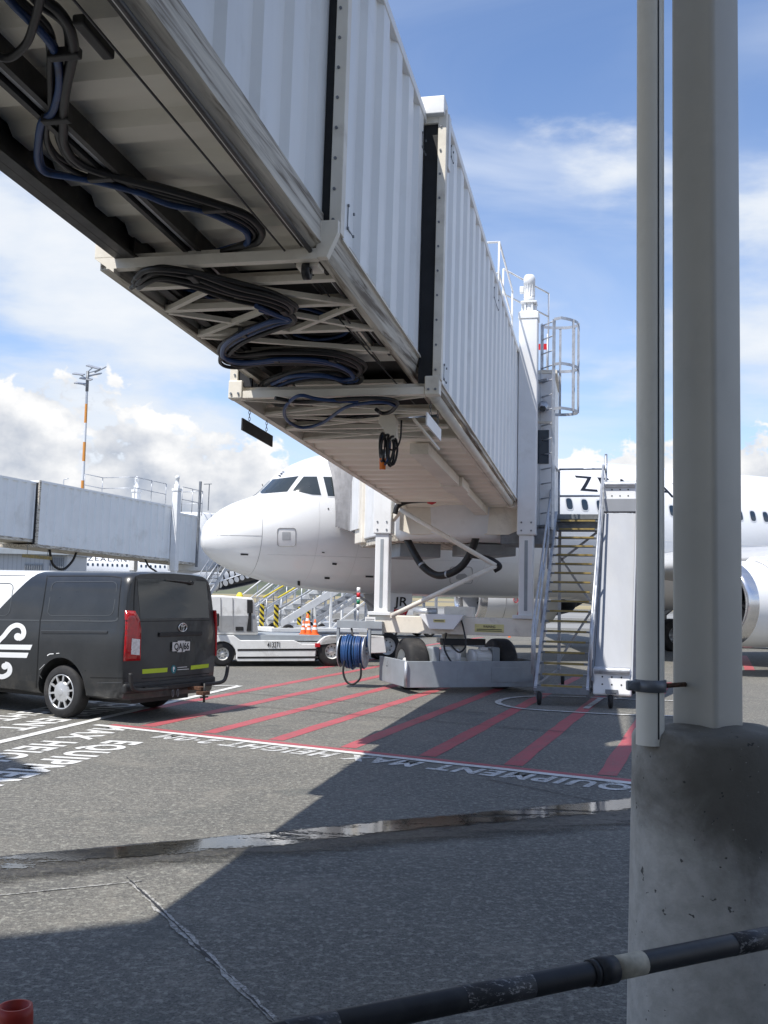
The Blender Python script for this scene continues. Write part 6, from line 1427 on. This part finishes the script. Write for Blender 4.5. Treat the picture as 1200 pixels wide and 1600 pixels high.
# underbody and wheels
q = mbV(); q.box2((-0.9, -0.58, 0.22), (3.9, 0.58, 0.45)); q.build('underbody', 'black_plastic', van)
def vwheel(wx, sy):
    m = VM @ Matrix.Translation((wx, sy * 0.845, 0)) @ Matrix.Rotation(pi / 2 if sy > 0 else -pi / 2, 4, 'Z')
    q = MB(m); r, h = 0.350, 0.11
    q.lathe([(r * 0.60, -h), (r * 0.72, -h * 1.02), (r * 0.90, -h * 0.95), (r * 0.97, -h * 0.78), (r, -h * 0.55), (r, h * 0.55), (r * 0.97, h * 0.78), (r * 0.90, h * 0.95), (r * 0.72, h * 1.02), (r * 0.68, h), (r * 0.66, h * 0.7)], 48, (0, 0, r), (1, 0, 0)); ty = q.build('wheel', 'rubber', van)
    q = MB(m); q.lathe([(r * 0.67, h * 0.70), (r * 0.67, h * 0.96), (r * 0.63, h * 1.0), (r * 0.615, h * 0.75)], 40, (0, 0, r), (1, 0, 0)); rm = q.build('rim', 'rim_silver', ty)
    q = MB(m); q.lathe([(r * 0.66, h * 0.45), (0.001, h * 0.45)], 40, (0, 0, r), (1, 0, 0)); q.build('rim_back', 'van_gap', rm)
    q = MB(m); q.lathe([(r * 0.40, h * 0.80), (r * 0.36, h * 0.95), (r * 0.12, h * 1.05), (r * 0.11, h * 1.10), (0.001, h * 1.12)], 24, (0, 0, r), (1, 0, 0), smooth=False); q.build('hub_cover', 'rim_silver', rm)
    for i in range(10):
        an = 2 * pi * i / 10 + 0.15; u = Vector((0, cos(an), sin(an))); q = MB(m); q.beam(Vector((h * 0.86, 0, r)) + u * r * 0.34, Vector((h * 0.90, 0, r)) + u * r * 0.64, 0.026, 0.02, up=(1, 0, 0)); q.build('spoke', 'rim_silver', rm)
for wx in (0.0, 3.21):
    for sy in (1, -1): vwheel(wx, sy)
# mirror, windscreen, cab side glass (ahead of the picture edge)
for sy in (1, -1):
    q = mbV(); q.box2((2.85, sy * 1.0, 1.15), (2.97, sy * 1.2, 1.45)); q.build('mirror', 'van_trim', van, bevel=0.03)
    q = mbV(); q.prism([(2.05, 1.22), (3.05, 1.22), (2.75, 1.72), (2.05, 1.75)], (0, sy * 0.955, 0), (1, 0, 0), (0, -sy * 0.12, 1), (0, sy * 0.012, 0)); q.build('side_window', 'glass_dark', van)
q = mbV(); q.add([(2.76, -0.72, 1.93), (2.76, 0.72, 1.93), (3.36, 0.84, 1.385), (3.36, -0.84, 1.385)], [(0, 1, 2, 3)]); q.build('windscreen', 'glass_dark', van, solid=0.01)
for sy in (1, -1):
    q = mbV(); q.box2((4.02, sy * 0.5, 0.72), (4.20, sy * 0.78, 0.9)); q.build('headlamp', 'lens_clear', van, bevel=0.03)
# ---------------------------------------------------------------- towbarless tug under the nose
w0 = gnd(347.5, 1041.5); w1 = gnd(519, 1041.5); TX = (w1 - w0).normalized(); TY = Vector((-TX.y, TX.x, 0))
if TY.y < 0: TY = -TY
TM = Matrix(((TX.x, TY.x, 0, w0.x), (TX.y, TY.y, 0, w0.y), (0, 0, 1, 0), (0, 0, 0, 1))); TMi = TM.inverted()
def mbT(): return MB(TM)
def tp(x, y, d=0.0):
    p = TMi @ onplane(x, y, TM @ Vector((0, d, 0)), TY); return (p.x, p.z)
tug = thing('tow_tractor', TM @ Vector((1.3, 1.2, 0)), 'low white aircraft tow tractor with number 413271 parked below the airliner nose', 'tow tractor')
WD = 2.3
def tprism(px, y0, y1, name, m, bev=0.015, par=None):
    q = mbT(); q.prism([tp(*p) for p in px], (0, y0, 0), (1, 0, 0), (0, 0, 1), (0, y1 - y0, 0)); return q.build(name, m, par or tug, bevel=bev)
def arch(cx, cy, r, a0, a1, n=8): return [(cx + r * cos(radians(a0 + (a1 - a0) * i / n)), cy - r * sin(radians(a0 + (a1 - a0) * i / n))) for i in range(n + 1)]
body = [(322, 993)] + [(366, 993), (376, 1000.5), (460, 1000.5), (472, 1006), (500, 1006.5), (507, 995), (515, 993), (560, 992), (600, 994), (604, 1020), (546, 1022)] + arch(519, 1020, 26, -5, 185, 10) + [(492, 1033), (371, 1033.5)] + arch(347.5, 1024, 22, -15, 180, 10) + [(322, 1026)]
tprism(body, 0.0, 0.12, 'side_panel', 'white_gse'); tprism(body, WD - 0.12, WD, 'side_panel', 'white_gse')
tprism([(322, 994), (366, 994), (376, 1002), (500, 1004), (545, 996), (545, 1018), (500, 1024), (371, 1024), (322, 1020)], 0.121, WD - 0.121, 'chassis', 'grey_gse')
def tbox(x0, x1, y0, y1, z0, z1, name, m, bev=0.01, par=None):
    q = mbT(); q.box2((x0, y0, z0), (x1, y1, z1)); return q.build(name, m, par or tug, bevel=bev)
zd = tp(420, 999)[1]; xa, xb = tp(340, 999)[0], tp(505, 999)[0]
tbox(xa, xb, 0.14, WD - 0.14, zd - 0.04, zd + 0.10, 'deck', 'steel_paint_grey')
for yy in (1015.5, 1027.5):
    p = tprism([(371, yy - 1.5), (497, yy - 2.2), (497, yy + 0.8), (371, yy + 1.5)], -0.006, 0.004, 'side_strip', 'black_plastic', 0)
q = mbT(); a = tp(417.5, 1011.5); b = tp(437.5, 1003); put_text(q, '413271', (a[0], -0.008, a[1]), (1, 0, 0), (0, 0, 1), b[1] - a[1], b[0] - a[0], off=0.015); q.build('number_lettering', 'black_paint', tug)
tprism([(492, 1005), (500, 1005), (500, 1011), (492, 1011)], -0.02, 0.0, 'marker_lamp', 'red', 0.004)
cabp = [(318, 931), (345, 930), (396, 934), (399, 940), (405, 987), (405, 992), (318, 992)]
tc_ = tprism(cabp, 0.10, 0.85, 'cab', 'white_gse', 0.04)
tprism([(318, 962), (401, 962), (404, 988), (318, 988)], 0.085, 0.099, 'cab_lower_panel', 'grey_gse', 0.004, tc_)
for xx in (345, 364): tprism([(xx, 934), (xx + 0.8, 934), (xx + 1.4, 985), (xx + 0.6, 985)], 0.080, 0.101, 'cab_seam', 'panel_line', 0, tc_)
tprism([(387, 937), (395.5, 937.5), (395.5, 958), (387, 958)], 0.04, 0.099, 'control_box', 'black_plastic', 0.008, tc_)
tprism([(390, 958), (393.5, 958), (393.5, 986), (386, 986)], 0.06, 0.098, 'control_stalk', 'black_plastic', 0.004, tc_)
tprism([(369, 979.5), (381, 979.5), (381, 985.5), (369, 985.5)], 0.07, 0.099, 'vent', 'black_plastic', 0.003, tc_)
q = mbT(); p = tp(337, 968); q.box((p[0], -0.15, p[1]), (0.10, 0.22, 0.30)); mr = q.build('mirror', 'black_plastic', tug, bevel=0.03)
q = mbT(); q.tube([(p[0], -0.1, p[1]), (p[0] + 0.05, 0.15, p[1] - 0.2)], 0.02, 6); q.build('mirror_arm', 'black_plastic', mr)
q = mbT(); p = tp(379, 931); q.lathe([(0.08, 0), (0.08, 0.06), (0.04, 0.12), (0.001, 0.13)], 14, (p[0], 0.4, tp(379, 934)[1])); q.build('beacon', 'yellow', tug)
for px, py, r in ((347.5, 1041.5, 0.29), (519, 1041.5, 0.36)):
    x = tp(px, py)[0]
    for y, sd in ((0.16, 1), (WD - 0.16, -1)): wheel(TM @ Matrix.Translation((x, y, 0)) @ Matrix.Rotation(-pi / 2, 4, 'Z'), r, 0.28, tug, 'rim_white', 0.50, side=sd)
tbox(tp(500, 999)[0], tp(560, 999)[0], 0.3, WD - 0.3, 0.35, zd - 0.06, 'cradle', 'grey_gse')
# cones standing on the tug deck
def cone(p, h, label, group=None, r=0.5, nm='traffic_cone'):
    t_ = thing(nm, p, label, 'traffic cone', group); s = h / 0.5
    q = MB(Matrix.Translation(p)); q.box2((-0.15 * s, -0.15 * s, 0), (0.15 * s, 0.15 * s, 0.03 * s)); q.build('base', 'orange', t_, bevel=0.01)
    def rr(z): return 0.105 * s * (1 - z / (0.56 * s)) + 0.012 * s
    for z0, z1, m in ((0.03, 0.17, 'orange'), (0.17, 0.25, 'white_paint'), (0.25, 0.32, 'orange'), (0.32, 0.39, 'white_paint'), (0.39, 0.5, 'orange')):
        q = MB(Matrix.Translation(p)); q.lathe([(rr(z0 * s), z0 * s), (rr(z1 * s), z1 * s)] + ([(rr(z1 * s) * 0.8, z1 * s), (rr(z1 * s) * 0.8, z1 * s - 0.03)] if z1 == 0.5 else []), 20); q.build('cone_body' if m == 'orange' else 'reflective_band', m, t_)
    return t_
for k, (px, py, h) in enumerate(((483.5, 990, 0.32), (490, 992, 0.33), (497, 994.5, 0.36))):
    x = tp(px, 999)[0]; cone(TM @ Vector((x, 0.35 + 0.16 * (2 - k), zd + 0.10)), h * 1.05, ('small orange cone at the cab end of the row on the tow tractor deck', 'small orange cone standing between two others on the tow tractor deck', 'orange cone at the rear wheel end of the row on the tow tractor deck')[k], 'cones on the tow tractor')
cone(TM @ Vector((tp(495, 999)[0], 1.0, zd + 0.10)), 0.50, 'tall orange cone behind the row of small cones on the tow tractor')
cone(gnd(796, 996), 0.24, 'lone flat orange cone on the apron below the far engine')
# ---------------------------------------------------------------- mobile stairs beyond the aircraft
stripes('hazard', (0.65, 0.50, 0.04), (0.015, 0.015, 0.015), 0.22, 0.0, 2, 1.0)
def mobile_stairs(P, azd, run, rise, wd, label, m_str, m_rail, mid_rail, nst, posts=True, group=None):
    a = radians(azd); d = Vector((sin(a), cos(a), 0)); s = Vector((-d.y, d.x, 0)); M = Matrix(((d.x, s.x, 0, P[0]), (d.y, s.y, 0, P[1]), (0, 0, 1, 0), (0, 0, 0, 1)))
    t_ = thing('mobile_stairs', P, label, 'stairs', group); z0 = 0.55
    def nb(): return MB(M)
    for y in (-wd / 2, wd / 2):
        q = nb(); q.beam((0, y, z0), (run, y, z0 + rise), 0.06, 0.26); q.build('stringer', m_str, t_)
        for k, (hz, mm) in enumerate(((1.0, m_rail), (0.55, mid_rail))):
            q = nb(); q.tube([(-0.15, y, z0 + hz), (run, y, z0 + rise + hz), (run + 1.2, y, z0 + rise + hz)], 0.035, 6); q.build('handrail', mm, t_)
        for i in range(6):
            u = i / 5.0; q = nb(); q.tube([(run * u, y, z0 + rise * u), (run * u, y, z0 + rise * u + 1.0)], 0.025, 6); q.build('rail_post', 'galv', t_)
        q = nb(); q.beam((run + 0.9, y, 0.35), (run + 0.9, y, z0 + rise), 0.1, 0.1); q.build('frame_leg', m_str, t_)
        q = nb(); q.beam((run * 0.5, y, 0.35), (run * 0.5, y, z0 + rise * 0.5), 0.08, 0.08); q.build('frame_leg', m_str, t_)
        q = nb(); q.beam((run * 0.5, y, 0.4), (run + 0.9, y, z0 + rise * 0.8), 0.06, 0.06); q.build('frame_brace', m_str, t_)
        if posts:
            q = nb(); q.box2((-0.26, y - 0.07, 0.35), (-0.12, y + 0.07, 1.30)); q.build('hazard_post', 'hazard', t_)
    for i in range(nst):
        u = (i + 0.5) / nst; q = nb(); q.box2((run * u - 0.13, -wd / 2 + 0.03, z0 + rise * u), (run * u + 0.13, wd / 2 - 0.03, z0 + rise * u + 0.04)); q.build('tread', 'galv_dark', t_)
    q = nb(); q.box2((run, -wd / 2, z0 + rise - 0.06), (run + 1.2, wd / 2, z0 + rise)); q.build('platform', 'galv_dark', t_)
    q = nb(); q.box2((-0.4, -wd / 2 - 0.1, 0.25), (run + 1.2, wd / 2 + 0.1, 0.42)); q.build('chassis', m_str, t_, bevel=0.02)
    for x in (0.3, run + 0.6):
        for y in (-wd / 2, wd / 2): wheel(M @ Matrix.Translation((x, y, 0)) @ Matrix.Rotation(pi / 2, 4, 'Z'), 0.28, 0.18, t_, side=-1 if y < 0 else 1)
    return t_
def at_px(px, Z): 
    p = onplane(px, 935, Vector((0, Z, 0)), Vector((0, 1, 0))); return Vector((p.x, Z, 0))
mobile_stairs(at_px(428, 40), 62, 4.2, 2.5, 1.5, 'white mobile stairs with yellow handrails behind the tow tractor', 'white_gse', 'yellow', 'galv', 12)
mobile_stairs(at_px(392, 47), 48, 4.0, 2.8, 1.3, 'white mobile stairs with white handrails beyond the yellow-railed stairs', 'white_gse', 'white_paint', 'white_paint', 12, False)
mobile_stairs(at_px(482, 43), 70, 4.6, 2.6, 1.4, 'grey mobile stairs with a wide stringer below the airliner belly', 'galv', 'galv', 'galv', 13, True)
# signal stack on the hose reel frame
sx_ = lpx(559, 975, RF); 
q = mbL(); q.tube([(sx_.x, RF, 1.23), (sx_.x, RF, 1.46)], 0.02, 8); sp_ = q.build('signal_post', 'galv', bridge)
for z0, z1, m in ((1.46, 1.55, 'white_paint'), (1.55, 1.64, 'green'), (1.64, 1.68, 'white_paint'), (1.68, 1.77, 'red'), (1.77, 1.87, 'white_paint')):
    q = mbL(); q.cyl((sx_.x, RF, z0), (sx_.x, RF, z1), 0.034, 14); q.build('signal_segment', m, sp_)
# baggage tractor seen between the two posts on the right
bp_ = at_px(1046, 38); BT = Matrix.Translation(bp_) @ Matrix.Rotation(radians(-20), 4, 'Z')
bt = thing('baggage_tractor', bp_, 'small white baggage tractor standing below the airliner wing', 'tractor')
q = MB(BT); q.box2((-1.2, -0.7, 0.35), (1.2, 0.7, 0.95)); q.build('body', 'white_gse', bt, bevel=0.05)
q = MB(BT); q.box2((-0.5, -0.65, 0.95), (0.4, 0.65, 1.1)); q.build('seat', 'black_plastic', bt, bevel=0.04)
q = MB(BT); q.box2((-0.6, -0.65, 1.1), (-0.45, 0.65, 1.6)); q.build('seat_back', 'black_plastic', bt, bevel=0.04)
for x in (-0.8, 0.8):
    for y in (-0.6, 0.6): wheel(BT @ Matrix.Translation((x, y, 0)) @ Matrix.Rotation(pi / 2, 4, 'Z'), 0.32, 0.2, bt, side=-1 if y < 0 else 1)
for y in (-0.62, 0.62):
    q = MB(BT); q.beam((0.6, y, 0.95), (0.6, y, 1.9), 0.05, 0.05); q.build('canopy_post', 'hazard', bt)
    q = MB(BT); q.beam((-0.6, y, 1.6), (-0.6, y, 1.9), 0.05, 0.05); q.build('canopy_post', 'hazard', bt)
q = MB(BT); q.box2((-0.8, -0.72, 1.9), (0.9, 0.72, 1.98)); q.build('canopy', 'white_gse', bt, bevel=0.02)
# baggage dollies farther right
for k, px in enumerate((1188,)):
    p = at_px(px, 40 + k); D = Matrix.Translation(p) @ Matrix.Rotation(radians(-24), 4, 'Z')
    t_ = thing('baggage_dolly', p, 'flat dark baggage dolly standing behind the near engine', 'dolly')
    q = MB(D); q.box2((-1.2, -0.75, 0.45), (1.2, 0.75, 0.58)); q.build('deck', 'grey_gse', t_, bevel=0.02)
    for x in (-0.9, 0.9):
        for y in (-0.6, 0.6): wheel(D @ Matrix.Translation((x, y, 0)) @ Matrix.Rotation(pi / 2, 4, 'Z'), 0.22, 0.12, t_, side=-1 if y < 0 else 1)
# ---------------------------------------------------------------- foreground column, pipe, rail
def _conc(t, b, ob):
    n = t.noise(ob, 3.2, 8, 0.62, 0.4); n2 = t.noise(ob, 14, 6, 0.65); sp = t.n('ShaderNodeSeparateXYZ'); t.L.new(ob, sp.inputs[0])
    base = t.mix(t.step(0.3, 0.7, n2), (0.40, 0.385, 0.345, 1), (0.52, 0.50, 0.455, 1))
    ctr = t.m('ABSOLUTE', t.m('SUBTRACT', sp.outputs[0], 0.06))
    stain = t.m('ADD', t.m('MULTIPLY', t.step(0.45, 1.1, sp.outputs[2]), 0.75), t.m('MULTIPLY_ADD', ctr, -1.5, t.m('MULTIPLY_ADD', n, 1.1, -0.35)))
    c = t.mix(t.m('MULTIPLY', t.step(0.15, 0.75, stain), 0.85), base, (0.075, 0.068, 0.052, 1))
    pit = t.step(0.70, 0.74, t.noise(ob, 34, 2, 0.5)); c = t.mix(t.m('MULTIPLY', pit, 0.8), c, (0.03, 0.03, 0.028, 1))
    spk = t.step(0.73, 0.76, t.noise(ob, 90, 2, 0.5)); c = t.mix(t.m('MULTIPLY', spk, 0.5), c, (0.5, 0.48, 0.45, 1))
    t.put(b.inputs['Base Color'], c); b.inputs['Roughness'].default_value = 0.85
    bp = t.n('ShaderNodeBump'); t.put(bp.inputs['Height'], t.m('MULTIPLY_ADD', pit, -0.8, t.m('MULTIPLY_ADD', n2, 0.6, t.m('MULTIPLY', t.noise(ob, 60, 4, 0.6), 0.35)))); bp.inputs['Strength'].default_value = 0.5; bp.inputs['Distance'].default_value = 0.012; t.L.new(bp.outputs[0], b.inputs['Normal'])
surf('concrete', _conc)
mat('column_paint', (0.47, 0.455, 0.405), 0.42, var=0.04, vscale=2, dirt=(0.36, 0.35, 0.32), dscale=2.5, damt=0.4, bump=0.02, bscale=25)
mat('pipe_paint', (0.74, 0.715, 0.63), 0.35, var=0.04, vscale=3, dirt=(0.36, 0.35, 0.32), dscale=3, damt=0.3)
PZ = 3.95; pcx = onplane(1106, 1140, Vector((0, PZ, 0)), Vector((0, 1, 0))); PC = Vector((pcx.x, PZ, 0)); HP = 1.20; PR = 0.285
pl = thing('concrete_plinth', PC, 'round stained concrete plinth carrying the square steel column', 'plinth')
q = MB(); n = 64; rnd = random.Random(8); rings = []
for r, z in ((PR + 0.012, 0.0), (PR + 0.008, 0.3), (PR + 0.004, 0.7), (PR, 1.10), (PR - 0.001, 1.21), (PR - 0.012, 1.235), (PR - 0.04, 1.248), (PR - 0.12, 1.257), (0.10, 1.265), (0.002, 1.265)):
    rings.append([PC + Vector(((r + (0.004 * sin(7 * a + z * 3) + rnd.uniform(-0.0015, 0.0015)) * (1 if r > 0.2 else 0)) * cos(a), (r + 0.003 * sin(5 * a + 1)) * sin(a) if r > 0.01 else 0, z + (0.006 * sin(4 * a) if 1.225 < z < 1.26 else 0))) for a in [2 * pi * k / n for k in range(n)]])
q.loft(rings); q.build('plinth_body', 'concrete', pl)
cl = thing('steel_column', PC + Vector((0, 0, 1.2)), 'square off-white steel column standing on the concrete plinth', 'column')
cw = 0.0975; ca = radians(40)
sq = []
for cx, cy, a0 in ((1, 1, 0), (-1, 1, 90), (-1, -1, 180), (1, -1, 270)):
    for k in range(5):
        an = radians(a0 + 22.5 * k); sq.append((cx * (cw - 0.022) + 0.022 * cos(an), cy * (cw - 0.022) + 0.022 * sin(an)))
def ringz(z, s=1.0): return [PC + Vector((s * (x * cos(ca) - y * sin(ca)), s * (x * sin(ca) + y * cos(ca)), z)) for x, y in sq]
q = MB(); q.loft([ringz(1.205), ringz(13.0)], smooth=True); o = q.build('column_shaft', 'column_paint', cl); md = o.modifiers.new('es', 'EDGE_SPLIT'); md.split_angle = radians(30)
# round pipe with a clamp
pp = onplane(1016, 900, Vector((0, PZ - 0.12, 0)), Vector((0, 1, 0))); PP = Vector((pp.x, PZ - 0.12, 0)); pr_ = 0.0515
pipe = thing('round_pipe', PP + Vector((0, 0, 1.2)), 'round cream drain pipe running up beside the square column', 'pipe')
q = MB(); q.lathe([(pr_, 1.195), (pr_, 13.0)], 32, PP); q.build('pipe_body', 'pipe_paint', pipe)
q = MB(); s_ = PP + Vector((0.018, -0.0495, 0)); q.add([s_ + Vector((-0.003, -0.0006, 1.22)), s_ + Vector((0.003, 0.0004, 1.22)), s_ + Vector((0.003, 0.0004, 7.9)), s_ + Vector((-0.003, -0.0006, 7.9))], [(0, 1, 2, 3)]); q.build('seam', 'black_plastic', pipe)
zc = onplane(1016, 1071, PP, Vector((0, 1, 0))).z
q = MB(); q.lathe([(pr_ + 0.001, zc - 0.022), (pr_ + 0.007, zc - 0.022), (pr_ + 0.007, zc + 0.022), (pr_ + 0.001, zc + 0.022)], 32, PP); cp = q.build('clamp_band', 'galv_dark', pipe)
q = MB(); q.box(PP + Vector((-0.068, -0.02, zc)), (0.05, 0.03, 0.036)); q.build('clamp_ear', 'galv_dark', cp, bevel=0.006)
q = MB(); q.cyl(PP + Vector((-0.075, -0.045, zc)), PP + Vector((-0.075, 0.01, zc)), 0.011, 8); q.build('clamp_bolt', 'galv_dark', cp)
q = MB(); q.cyl(PP + Vector((0.055, 0, zc)), Vector((PC.x - 0.09, PC.y - 0.03, zc)), 0.009, 10); q.build('clamp_rod', 'rust', cp)
# black handrail pipe in front
mat('rail_tube', (0.022, 0.023, 0.026), 0.5, var=0.2, vscale=12, dirt=(0.05, 0.05, 0.05), dscale=9, bump=0.05, bscale=60)
def _tape(t, b, ob):
    w = t.noise(t.mapping(ob, rot=(0, 0, radians(-26)), scale=(0.5, 1.6, 1.6)), 60, 7, 0.78, 0.5); w2 = t.noise(ob, 12, 3, 0.6); k = t.m('MULTIPLY', t.step(0.53, 0.60, w), t.step(0.40, 0.58, w2)); t.put(b.inputs['Base Color'], t.mix(k, (0.035, 0.036, 0.04, 1), (0.34, 0.34, 0.34, 1))); b.inputs['Roughness'].default_value = 0.55
surf('worn_tape', _tape)
mat('old_tape', (0.50, 0.46, 0.36), 0.6, var=0.2, vscale=30, scratch=(0.75, 0.73, 0.68))
R0 = gnd(440, 1618, 0.86); R1 = gnd(1195, 1466, 0.86); rdv = (R1 - R0).normalized()
hr = thing('handrail', Vector((R0.x, R0.y, 0)) - rdv * 0.6, 'black scuffed handrail pipe in front of the concrete plinth', 'handrail')
q = MB(); q.tube([R0 - rdv * 1.6, R1 + rdv * 1.4], 0.0265, 20); q.build('rail_pipe', 'rail_tube', hr)
def ring(px, py, px2, py2, r, m, name):
    a = gnd(px, py, 0.86); b = gnd(px2, py2, 0.86); ta = (a - R0).dot(rdv); tb_ = (b - R0).dot(rdv); q = MB(); q.tube([R0 + rdv * ta, R0 + rdv * tb_], r, 20); q.build(name, m, hr)
ring(715, 1556, 820, 1535, 0.0271, 'worn_tape', 'tape_patch'); ring(430, 1603, 512, 1590, 0.0271, 'worn_tape', 'tape_patch'); ring(1140, 1475, 1198, 1464, 0.0271, 'worn_tape', 'tape_patch')
ring(952, 1511, 998, 1502, 0.0274, 'old_tape', 'tape_band'); ring(924, 1516, 952, 1511, 0.032, 'rail_tube', 'pipe_collar'); ring(915, 1518, 926, 1516, 0.030, 'rail_tube', 'pipe_collar')
for t in (-1.2, (R1 - R0).length + 1.0):
    p = R0 + rdv * t; q = MB(); q.tube([(p.x, p.y, 0), (p.x, p.y, 0.86)], 0.03, 16); q.build('rail_post', 'rail_tube', hr)
    q = MB(); q.cyl((p.x, p.y, 0), (p.x, p.y, 0.012), 0.08, 20); q.build('rail_foot', 'rail_tube', hr)
# red hollow post at the lower left
mat('red_plastic', (0.42, 0.035, 0.02), 0.5, var=0.15, vscale=8, dirt=(0.20, 0.03, 0.02), dscale=9, damt=0.6)
rp = gnd(24, 1571, 0.93); RP = Vector((rp.x, rp.y, 0))
po = thing('barrier_post', RP, 'red hollow plastic barrier post beside the black handrail', 'post')
q = MB(); q.lathe([(0.040, 0.05), (0.036, 0.80), (0.0335, 0.915), (0.0315, 0.93), (0.026, 0.93), (0.0245, 0.90), (0.0245, 0.5)], 28, RP); q.build('post_tube', 'red_plastic', po)
q = MB(); q.lathe([(0.001, 0.07), (0.05, 0.07), (0.17, 0.05), (0.20, 0.02), (0.20, 0.0)], 28, RP); q.build('post_base', 'black_plastic', po)
# ---------------------------------------------------------------- unseen terminal building behind the camera, roof added to shade the foreground
TBZ = 13.0; sh = Vector((SUN_DIR.x, SUN_DIR.y, 0)) / SUN_DIR.z
def roofpt(px, py): 
    g_ = gnd(px, py); return g_ + sh * TBZ
e0 = roofpt(0, 1468); e1 = roofpt(235, 1444); ed = Vector((sin(radians(60)), cos(radians(60)), 0)); en = Vector((ed.y, -ed.x, 0))
term = thing('terminal_building', Vector((-4, -6, 0)), 'unseen pale terminal building with a flat roof added to shade the apron', 'building')
A1 = e1 + Vector((sin(radians(35)), cos(radians(35)), 0)) * 8.5; A0 = e0 - ed * 0.3; A2 = e1 + ed * 9 + en * 7
tipc = roofpt(45, 1213)
q = MB(); poly = [A1, e1, A0, e0 - ed * 1.3, e0 - ed * 1.3 + en * 7, A2, A1 + ed * 1.2]
q.prism([(p.x, p.y) for p in poly], (0, 0, TBZ), (1, 0, 0), (0, 1, 0), (0, 0, 0.35)); q.build('added_shade_roof', 'panel_white', term)  # unseen slab, outline added and shaped for the foreground shadow
q = MB(); sp4 = [latf(a, b) + sh * TBZ for a, b in ((-0.35, 8.6), (-0.35, 12.3), (0.30, 12.7), (0.36, 16.2), (1.4, 16.2), (1.4, 8.6))]
q.prism([(p.x, p.y) for p in sp4], (0, 0, TBZ + 0.02), (1, 0, 0), (0, 1, 0), (0, 0, 0.3)); q.build('added_shade_arm', 'panel_white', term)  # unseen strip added to shade the lit gap beside the bridge shadow
# unseen roof wing added to cast the pointed shadow at the left
q = MB(); wg_ = [tipc, tipc + Vector((-1.2, 1.6, 0)), tipc + Vector((-3.2, 1.6, 0)), tipc + Vector((-3.2, -1.5, 0)), tipc + Vector((-1.05, -1.55, 0))]
q.prism([(p.x, p.y) for p in wg_], (0, 0, TBZ), (1, 0, 0), (0, 1, 0), (0, 0, 0.35)); q.build('added_shade_wing', 'panel_white', term)
q = MB(); wl0 = e0 - ed * 1.0 + en * 4.2; wl1 = e1 + ed * 9 + en * 4.2
q.beam(wl0 + Vector((0, 0, TBZ / 2)), wl1 + Vector((0, 0, TBZ / 2)), 0.3, TBZ); q.build('facade_wall', 'panel_white', term)
for i in range(8):
    a = wl0.lerp(wl1, (i + 0.5) / 8) - en * 0.16; q = MB(); q.box(a + Vector((0, 0, 1.9)), (2.0, 0.06, 2.4), Matrix.Rotation(atan2(ed.y, ed.x), 3, 'Z')); q.build('facade_window', 'glass_blue', term)
q = MB(); cpt = tipc + Vector((-2.2, 0, 0)); q.box2((cpt.x - 0.2, cpt.y - 0.2, 0), (cpt.x + 0.2, cpt.y + 0.2, TBZ)); q.build('wing_column', 'panel_white', term)
# unseen vents added to put bumps in the roof's shadow edge
for px, py, h_ in ((128, 1443, 0.45), (180, 1452, 0.22)):
    p = roofpt(px, py); d = (e1 - e0); base = e0 + d * ((p - e0).dot(d) / d.length_squared) + en * 0.15
    q = MB(); q.tube([base + Vector((0, 0, TBZ + 0.3)), base + Vector((0, 0, TBZ + 0.35 + h_)), base + Vector((0.3, 0.02, TBZ + 0.45 + h_))], 0.07, 8); q.build('added_shadow_vent', 'galv', term)
